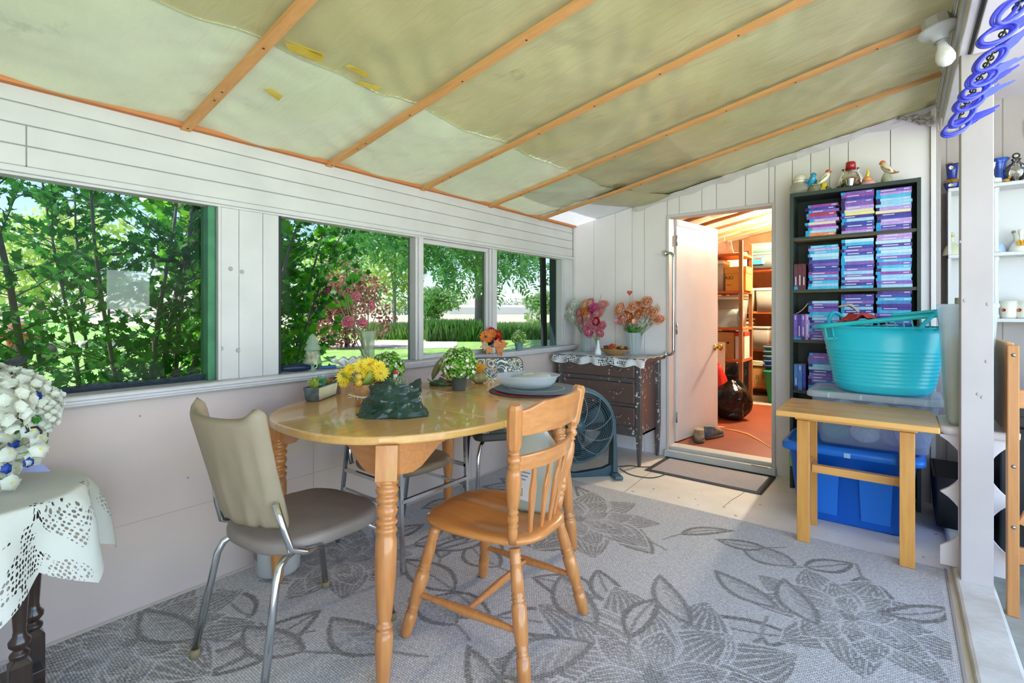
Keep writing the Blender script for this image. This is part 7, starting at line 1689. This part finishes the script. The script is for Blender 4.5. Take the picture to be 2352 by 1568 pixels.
M_ink = P('ink_dark','#3a2a22',.8)
def carton(label, loc, w, d, h, mat=None, rz=0, lidded=True, name='cardboard_box', lines=()):
    b = thing(name, label, 'box', loc, rz); MB().box(-w/2,-d/2,0,w/2,d/2,h).build('carton', mat or M_card, b, bevel=.003)
    if lidded: MB().box(-w/2-.006,-d/2-.006,h*.74,w/2+.006,d/2+.006,h+.006).build('lid', mat or M_card, b, bevel=.003)
    else:
        MB().box(-.012,-d/2,h,.012,d/2,h+.001).build('tape_seam', P('brown_tape','#c9a468',.5), b)
    MB().lathe([(0,0),(.013,0),(.013,.002),(0,.002)], 12, M=T(w*.28,-d/2-.0025,h*.62) @ RX(PI/2)).build('hand_hole', M_dark, b)
    for (t, s, x, z) in lines: text(t, s, (x,-d/2-.001,z), (PI/2,0,0), M_ink, b)
    return b
def bin_(label, loc, w, d, h, rz=0, body=None, lidm=None, fill=None, name='storage_bin'):
    b = thing(name, label, 'bin', loc, rz); k = .84
    loft([(rrect(w/2*k,d/2*k,.02),0),(rrect(w/2*.97,d/2*.97,.025),h*.9),(rrect(w/2*.95,d/2*.95,.025),h*.9),(rrect(w/2*k-.006,d/2*k-.006,.02),.006)]).build('body', body or M_st, b)
    loft([(rrect(w/2,d/2,.03),h*.88),(rrect(w/2,d/2,.03),h*.96),(rrect(w/2*.93,d/2*.93,.03),h)]).build('lid', lidm or M_stl, b)
    if fill:
        for i, c in enumerate(fill):
            o = MB(); o.grid(lambda u, v: tuple(Vector((w*.36*math.sin(PI*v)*math.cos(2*PI*u)*(1+.25*mnoise.noise((u*6,v*4,i))), d*.36*math.sin(PI*v)*math.sin(2*PI*u)*(1+.25*mnoise.noise((u*6,v*4,i+4))), h*.3-h*.26*math.cos(PI*v)))), 18, 10, cu=True)
            o.build('cloth_content', P('content_'+c[1:], c, .8), b, loc=(0,0,h*.02+.0*i))
    return b
yB = 7.36
def bx(u): return at_y(u, 700, yB).x
# end shelving, bottom to top
carton('plain cardboard box on the bottom board of the end shelving', (bx(1708),yB+.05,ZB[0]), .23,.26,.29, lidded=False)
carton('cardboard box with printed arrows and a tag on the bottom board of the end shelving', (bx(1752),yB+.04,ZB[0]), .23,.26,.27, lidded=False, lines=(('II',.09,-.05,.09),('I',.10,.02,.10)))
nw = thing('folded_sheet_pile', 'folded cream sheet lying on the arrow-printed cardboard box', 'sheet', (bx(1745),yB+.02,ZB[0]+.275)); 
for k in range(3): MB().box(-.10+.01*k,-.13,.022*k,.13-.02*k,.12,.022*k+.019, M=RY(.02*k)).build('fold', P('cream_cloth','#d8cda8',.8), nw, bevel=.006)
bin_('clear bin stuffed with cream cloth on the second board', (bx(1712),yB,ZB[1]), .21,.30,.36, fill=('#d9cfb0',), lidm=P('grey_lid','#a79f90',.5))
bin_('clear bin with cream and red cloth on the second board', (bx(1752),yB,ZB[1]), .22,.30,.30, fill=('#c9bfa4','#b53a34'), lidm=P('grey_lid2','#8f887c',.5))
o = thing('paper_roll', 'white rolled paper lying on the bin of cream cloth', 'paper', (bx(1708),yB-.02,ZB[1]+.375)); MB().tube([(-.16,0,.02),(.14,.05,.02)], .016, 10).build('roll', P('paper_white','#dcd6c6',.7), o); MB().tube([(-.165,-.001,.02),(-.16,0,.02)], .009, 8).build('core', M_dark, o)
bin_('clear bin with a red item inside on the third board', (bx(1718),yB,ZB[2]), .22,.30,.31, fill=('#8c6a54','#b5382c'))
bin_('clear bin of grey and cream cloth on the third board', (bx(1762),yB,ZB[2]), .24,.30,.31, fill=('#cfc4a6','#5f5f66'))
o = thing('white_box', 'cream square box on the top board of the end shelving', 'box', (bx(1697),yB,ZB[3])); MB().box(-.125,-.13,0,.125,.13,.23).build('carton', P('cream_box','#e6d3a8',.6), o, bevel=.006); MB().box(.1255,-.12,.01,.129,.12,.21).build('side_flap', M_stl, o)
bin_('grey clear bin with teal label on the top board of the end shelving', (bx(1754),yB-.02,ZB[3]), .31,.32,.20, lidm=P('teal_lid','#7d9384',.5), body=milky('smoky_tub','#9aa09a',.3,.3))
bin_('flat green-lidded bin on top of the teal-labelled bin', (bx(1758),yB,ZB[3]+.2005), .33,.32,.13, lidm=P('sage_lid','#8fa48c',.5), body=P('sage_tub','#6f8f7c',.5))
o = MB(); p = at_y(1755,592,yB-.185); MB().box(p.x-.09,yB-.186,p.z-.05,p.x+.06,yB-.184,p.z+.04)
lbn = thing('bin_label', 'teal and red paper label stuck on the grey clear bin', 'label', (bx(1752), yB-.188, ZB[3]+.10)); MB().box(-.08,-.001,-.05,.06,.0,.045).build('card', P('label_teal','#2f8f96',.5), lbn); MB().box(-.06,-.0016,.01,.02,-.001,.035).build('red_panel', P('label_red','#c8463a',.5), lbn); MB().box(.03,-.0016,-.04,.055,-.001,.03).build('white_panel', P('label_w','#e8e0d0',.5), lbn)
# side shelving
def sl(u, y): return at_y(u, 700, y).x
bin_('white lidded bin on the top board of the middle shelving', (sl(1652,6.2),6.2,ZL[2]+.0005),   .18,.30,.36, body=milky('white_bin','#e3dcc6',.15,.4))
carton('yellow lidded archive box printed in black beside the white bin', (sl(1697,6.22),6.22,ZL[2]+.0005), .22,.30,.27, M_cardy, 0, True, 'archive_box', (('AKI',.06,-.07,.13),('ONLY',.022,-.07,.06)))
bin_('large clear lidded bin on the middle board of the middle shelving', (sl(1683,6.34),6.34,ZL[1]+.0005), .30,.26,.37, fill=('#c2cfc4','#b5392f'))
o = thing('clear_canister', 'clear plastic canister lying on its side on the middle board', 'canister', (sl(1668,6.11),6.11,ZL[1]+.0005)); MB().lathe([(0,0),(.10,0),(.105,.02),(.105,.30),(.09,.32),(0,.32)], 24, M=T(-.15,0,.105) @ RY(PI/2)).build('body', milky('canister','#d3ddd6',.4,.2), o); MB().lathe([(.108,0),(.112,.0),(.112,.03),(0,.032)], 24, M=T(.145,0,.105) @ RY(PI/2)).build('cap', milky('canister_cap','#b9cdd3',.3,.2), o)
carton('brown lidded archive box on the low board of the middle shelving', (sl(1668,6.2),6.2,ZL[0]+.0005), .24,.36,.30, None, 0, True, 'archive_box')
o = thing('white_carton', 'white carton with red lid strip beside the brown archive box', 'box', (sl(1701,6.2)+.02,6.2,ZL[0]+.0005)); MB().box(-.05,-.12,0,.05,.12,.30).build('carton', P('white_carton','#dcd6c8',.6), o, bevel=.003); MB().box(-.052,-.122,.26,.052,.122,.305).build('red_strip', P('red_strip','#c2402f',.5), o, bevel=.003)
o = thing('dark_suitcase', 'dark flat case lying on the top board edge of the middle shelving', 'case', (.36,6.25,ZL[2]+.0005)); MB().box(-.2,-.12,0,.24,.12,.10).build('shell', P('dark_case','#3a3833',.5), o, bevel=.015); MB().tube([(-.05,-.125,.05),(-.04,-.15,.05),(.06,-.15,.05),(.07,-.125,.05)], .007, 8).build('handle', M_black, o)
o = thing('white_bag', 'white carrier bag hanging folded on the topmost board of the middle shelving', 'bag', (sl(1655,6.2),6.2,ZL[3]+.0005)); MB().grid(lambda u, v: (.16*(2*u-1)*(1-.2*v), -.05+.1*math.sin(PI*u)*.5+.02*mnoise.noise((u*6,v*6,0)), .16*v+.01), 14, 8).build('bag', P('bag_white','#e3dac4',.6), o, solid=.004); MB().tube([(-.05,0,.16),(-.04,0,.22),(.04,0,.22),(.05,0,.16)], .004, 6).build('handle', MATS['bag_white'], o)
# things on the storage floor
def blob(name, label, cat, loc, sx, sy, sz, mat, seed, amp=.3, extra=None):
    b = thing(name, label, cat, loc)
    o = MB(); o.grid(lambda u, v: (lambda n, r: (sx*r*math.cos(2*PI*u)*n, sy*r*math.sin(2*PI*u)*n, sz*(1-math.cos(PI*v))/2*(1+.15*mnoise.noise((u*3,v*3,seed)))))(1+amp*mnoise.noise((math.cos(2*PI*u)*1.6,math.sin(2*PI*u)*1.6,v*2.6+seed))+.4*amp*abs(mnoise.noise((math.cos(2*PI*u)*5,math.sin(2*PI*u)*5,v*7+seed))), math.sin(PI*(.12+.88*v))**.7 if v < 1 else 0), 44, 24, cu=True, sm=False); o.build('sack', mat, b)
    if extra: extra(b)
    return b
M_bb = P('black_bag','#17181a',.18,bump=.6,bscale=25)
p = at_z(1676,966,FZ); blob('garbage_bag', 'shiny black garbage bag on the red floor behind the door', 'bag', (p.x-.02,p.y+.12,FZ+.004), .17,.15,.40, M_bb, 1, .35, lambda b: MB().lathe([(.03,.36),(.015,.39),(.03,.43),(.04,.45)], 12, rip=.2, nrip=5, cap=False).build('tied_neck', M_bb, b))
p = at_z(1690,925,FZ); blob('garbage_bag', 'smaller black garbage bag leaning behind the first one', 'bag', (p.x-.05,p.y+.25,FZ+.004), .18,.16,.52, M_bb, 5, .4, lambda b: MB().lathe([(.03,.47),(.015,.5),(.03,.54),(.04,.56)], 12, rip=.2, nrip=5, cap=False).build('tied_neck', M_bb, b))
p = at_z(1655,940,FZ); blob('red_bag', 'bright red cloth bag slumped beside the black garbage bag', 'bag', (.82,5.74,FZ+.004), .11,.11,.50, P('red_bag_cloth','#d42a1e',.5,bump=.3,bscale=12), 9, .25, lambda b: MB().tube([(-.05,0,.46),(-.03,0,.55),(.03,0,.55),(.05,0,.46)], .008, 6).build('strap', P('red_bag_cloth','#d42a1e',.5), b))
o = thing('folding_board', 'cream folding board leaning behind the red bag', 'board', (.66,5.86,FZ), .1); MB().box(-.2,0,0,.2,.025,.78, M=RX(-.18)).build('board', P('cream_board','#e0d6bc',.5), o, bevel=.008); MB().tube([(-.15,.06,.0),(-.15,.12,.6)], .012, 8).build('leg', M_steel, o)
# shoes by the door
for k, (u, v, rz, lab, c1, c2) in enumerate(((1603,1012,1.9,'worn tan work shoe standing inside the doorway','#8d8066','#a59a80'),(1622,1008,1.2,'worn shoe with blue patterned side inside the doorway','#8d8066','#3f6486'))):
    p = at_z(u, v, FZ); s = thing('work_shoe', lab, 'shoe', (p.x+.03*k, p.y+.03+.07*k, FZ+.004), rz)
    loft([([(x*1.0,y) for x, y in superell(.125,.045,2.6,28)],0),([(x,y) for x, y in superell(.13,.048,2.6,28)],.008),([(x,y) for x, y in superell(.128,.046,2.6,28)],.022)]).build('sole', P('shoe_sole','#5f5a4c',.8), s)
    loft([(superell(.122,.044,2.6,28),.022),(superell(.12,.044,2.5,28),.045),([(x*.85-.012,y) for x, y in superell(.115,.042,2.4,28)],.065),([(x*.55-.04,y*.95) for x, y in superell(.115,.04,2.2,28)],.085),([(x*.48-.052,y*.95) for x, y in superell(.115,.04,2.2,28)],.105)]).build('upper', P('shoe_upper_%d' % k, c1, .8, var=c2, scale=22, amt=.4, bump=.5, bscale=30), s)
    for j in range(3): MB().tube([(-.0+.022*j,-.026,.078-.008*j),(.002+.022*j,0,.086-.008*j),(.0+.022*j,.026,.078-.008*j)], .003, 5).build('lace', P('shoe_lace','#d0c8b4',.8), s)
# stack of tubs
xs3 = at_y(1772,880,6.95).x+.16
cols = (('green','#1f8a5a',.40),('navy','#27407a',.045),('blue','#3a74b8',.045),('slate','#5d7f8f',.045),('teal','#4c8590',.045),('grey-blue','#56757f',.045))
z = FZ
for i, (nm, c, h) in enumerate(cols):
    b = thing('stacked_tub', '%s plastic tub %s' % (nm, 'at the bottom of the stack in the storage room' if i == 0 else 'nested in the stack of tubs above the green one'), 'tub', (xs3, 6.95, z)); m_ = P('tub_'+nm.replace('-','_'), c, .4)
    if i == 0: loft([(rrect(.16,.2,.03),0),(rrect(.20,.24,.03),.36),(rrect(.215,.255,.03),.362),(rrect(.215,.255,.03),.40),(rrect(.205,.245,.03),.40),(rrect(.155,.195,.03),.01)]).build('body', m_, b)
    else: loft([(rrect(.185,.225,.03),0),(rrect(.20,.24,.03),h-.012),(rrect(.215,.255,.03),h-.012),(rrect(.215,.255,.03),h+.01),(rrect(.205,.245,.03),h+.01)], caps=False).build('body', m_, b)
    MB().box(-.06,-.262,h-.012,.06,-.254,h+.004).build('grip', m_, b); z += h+.012
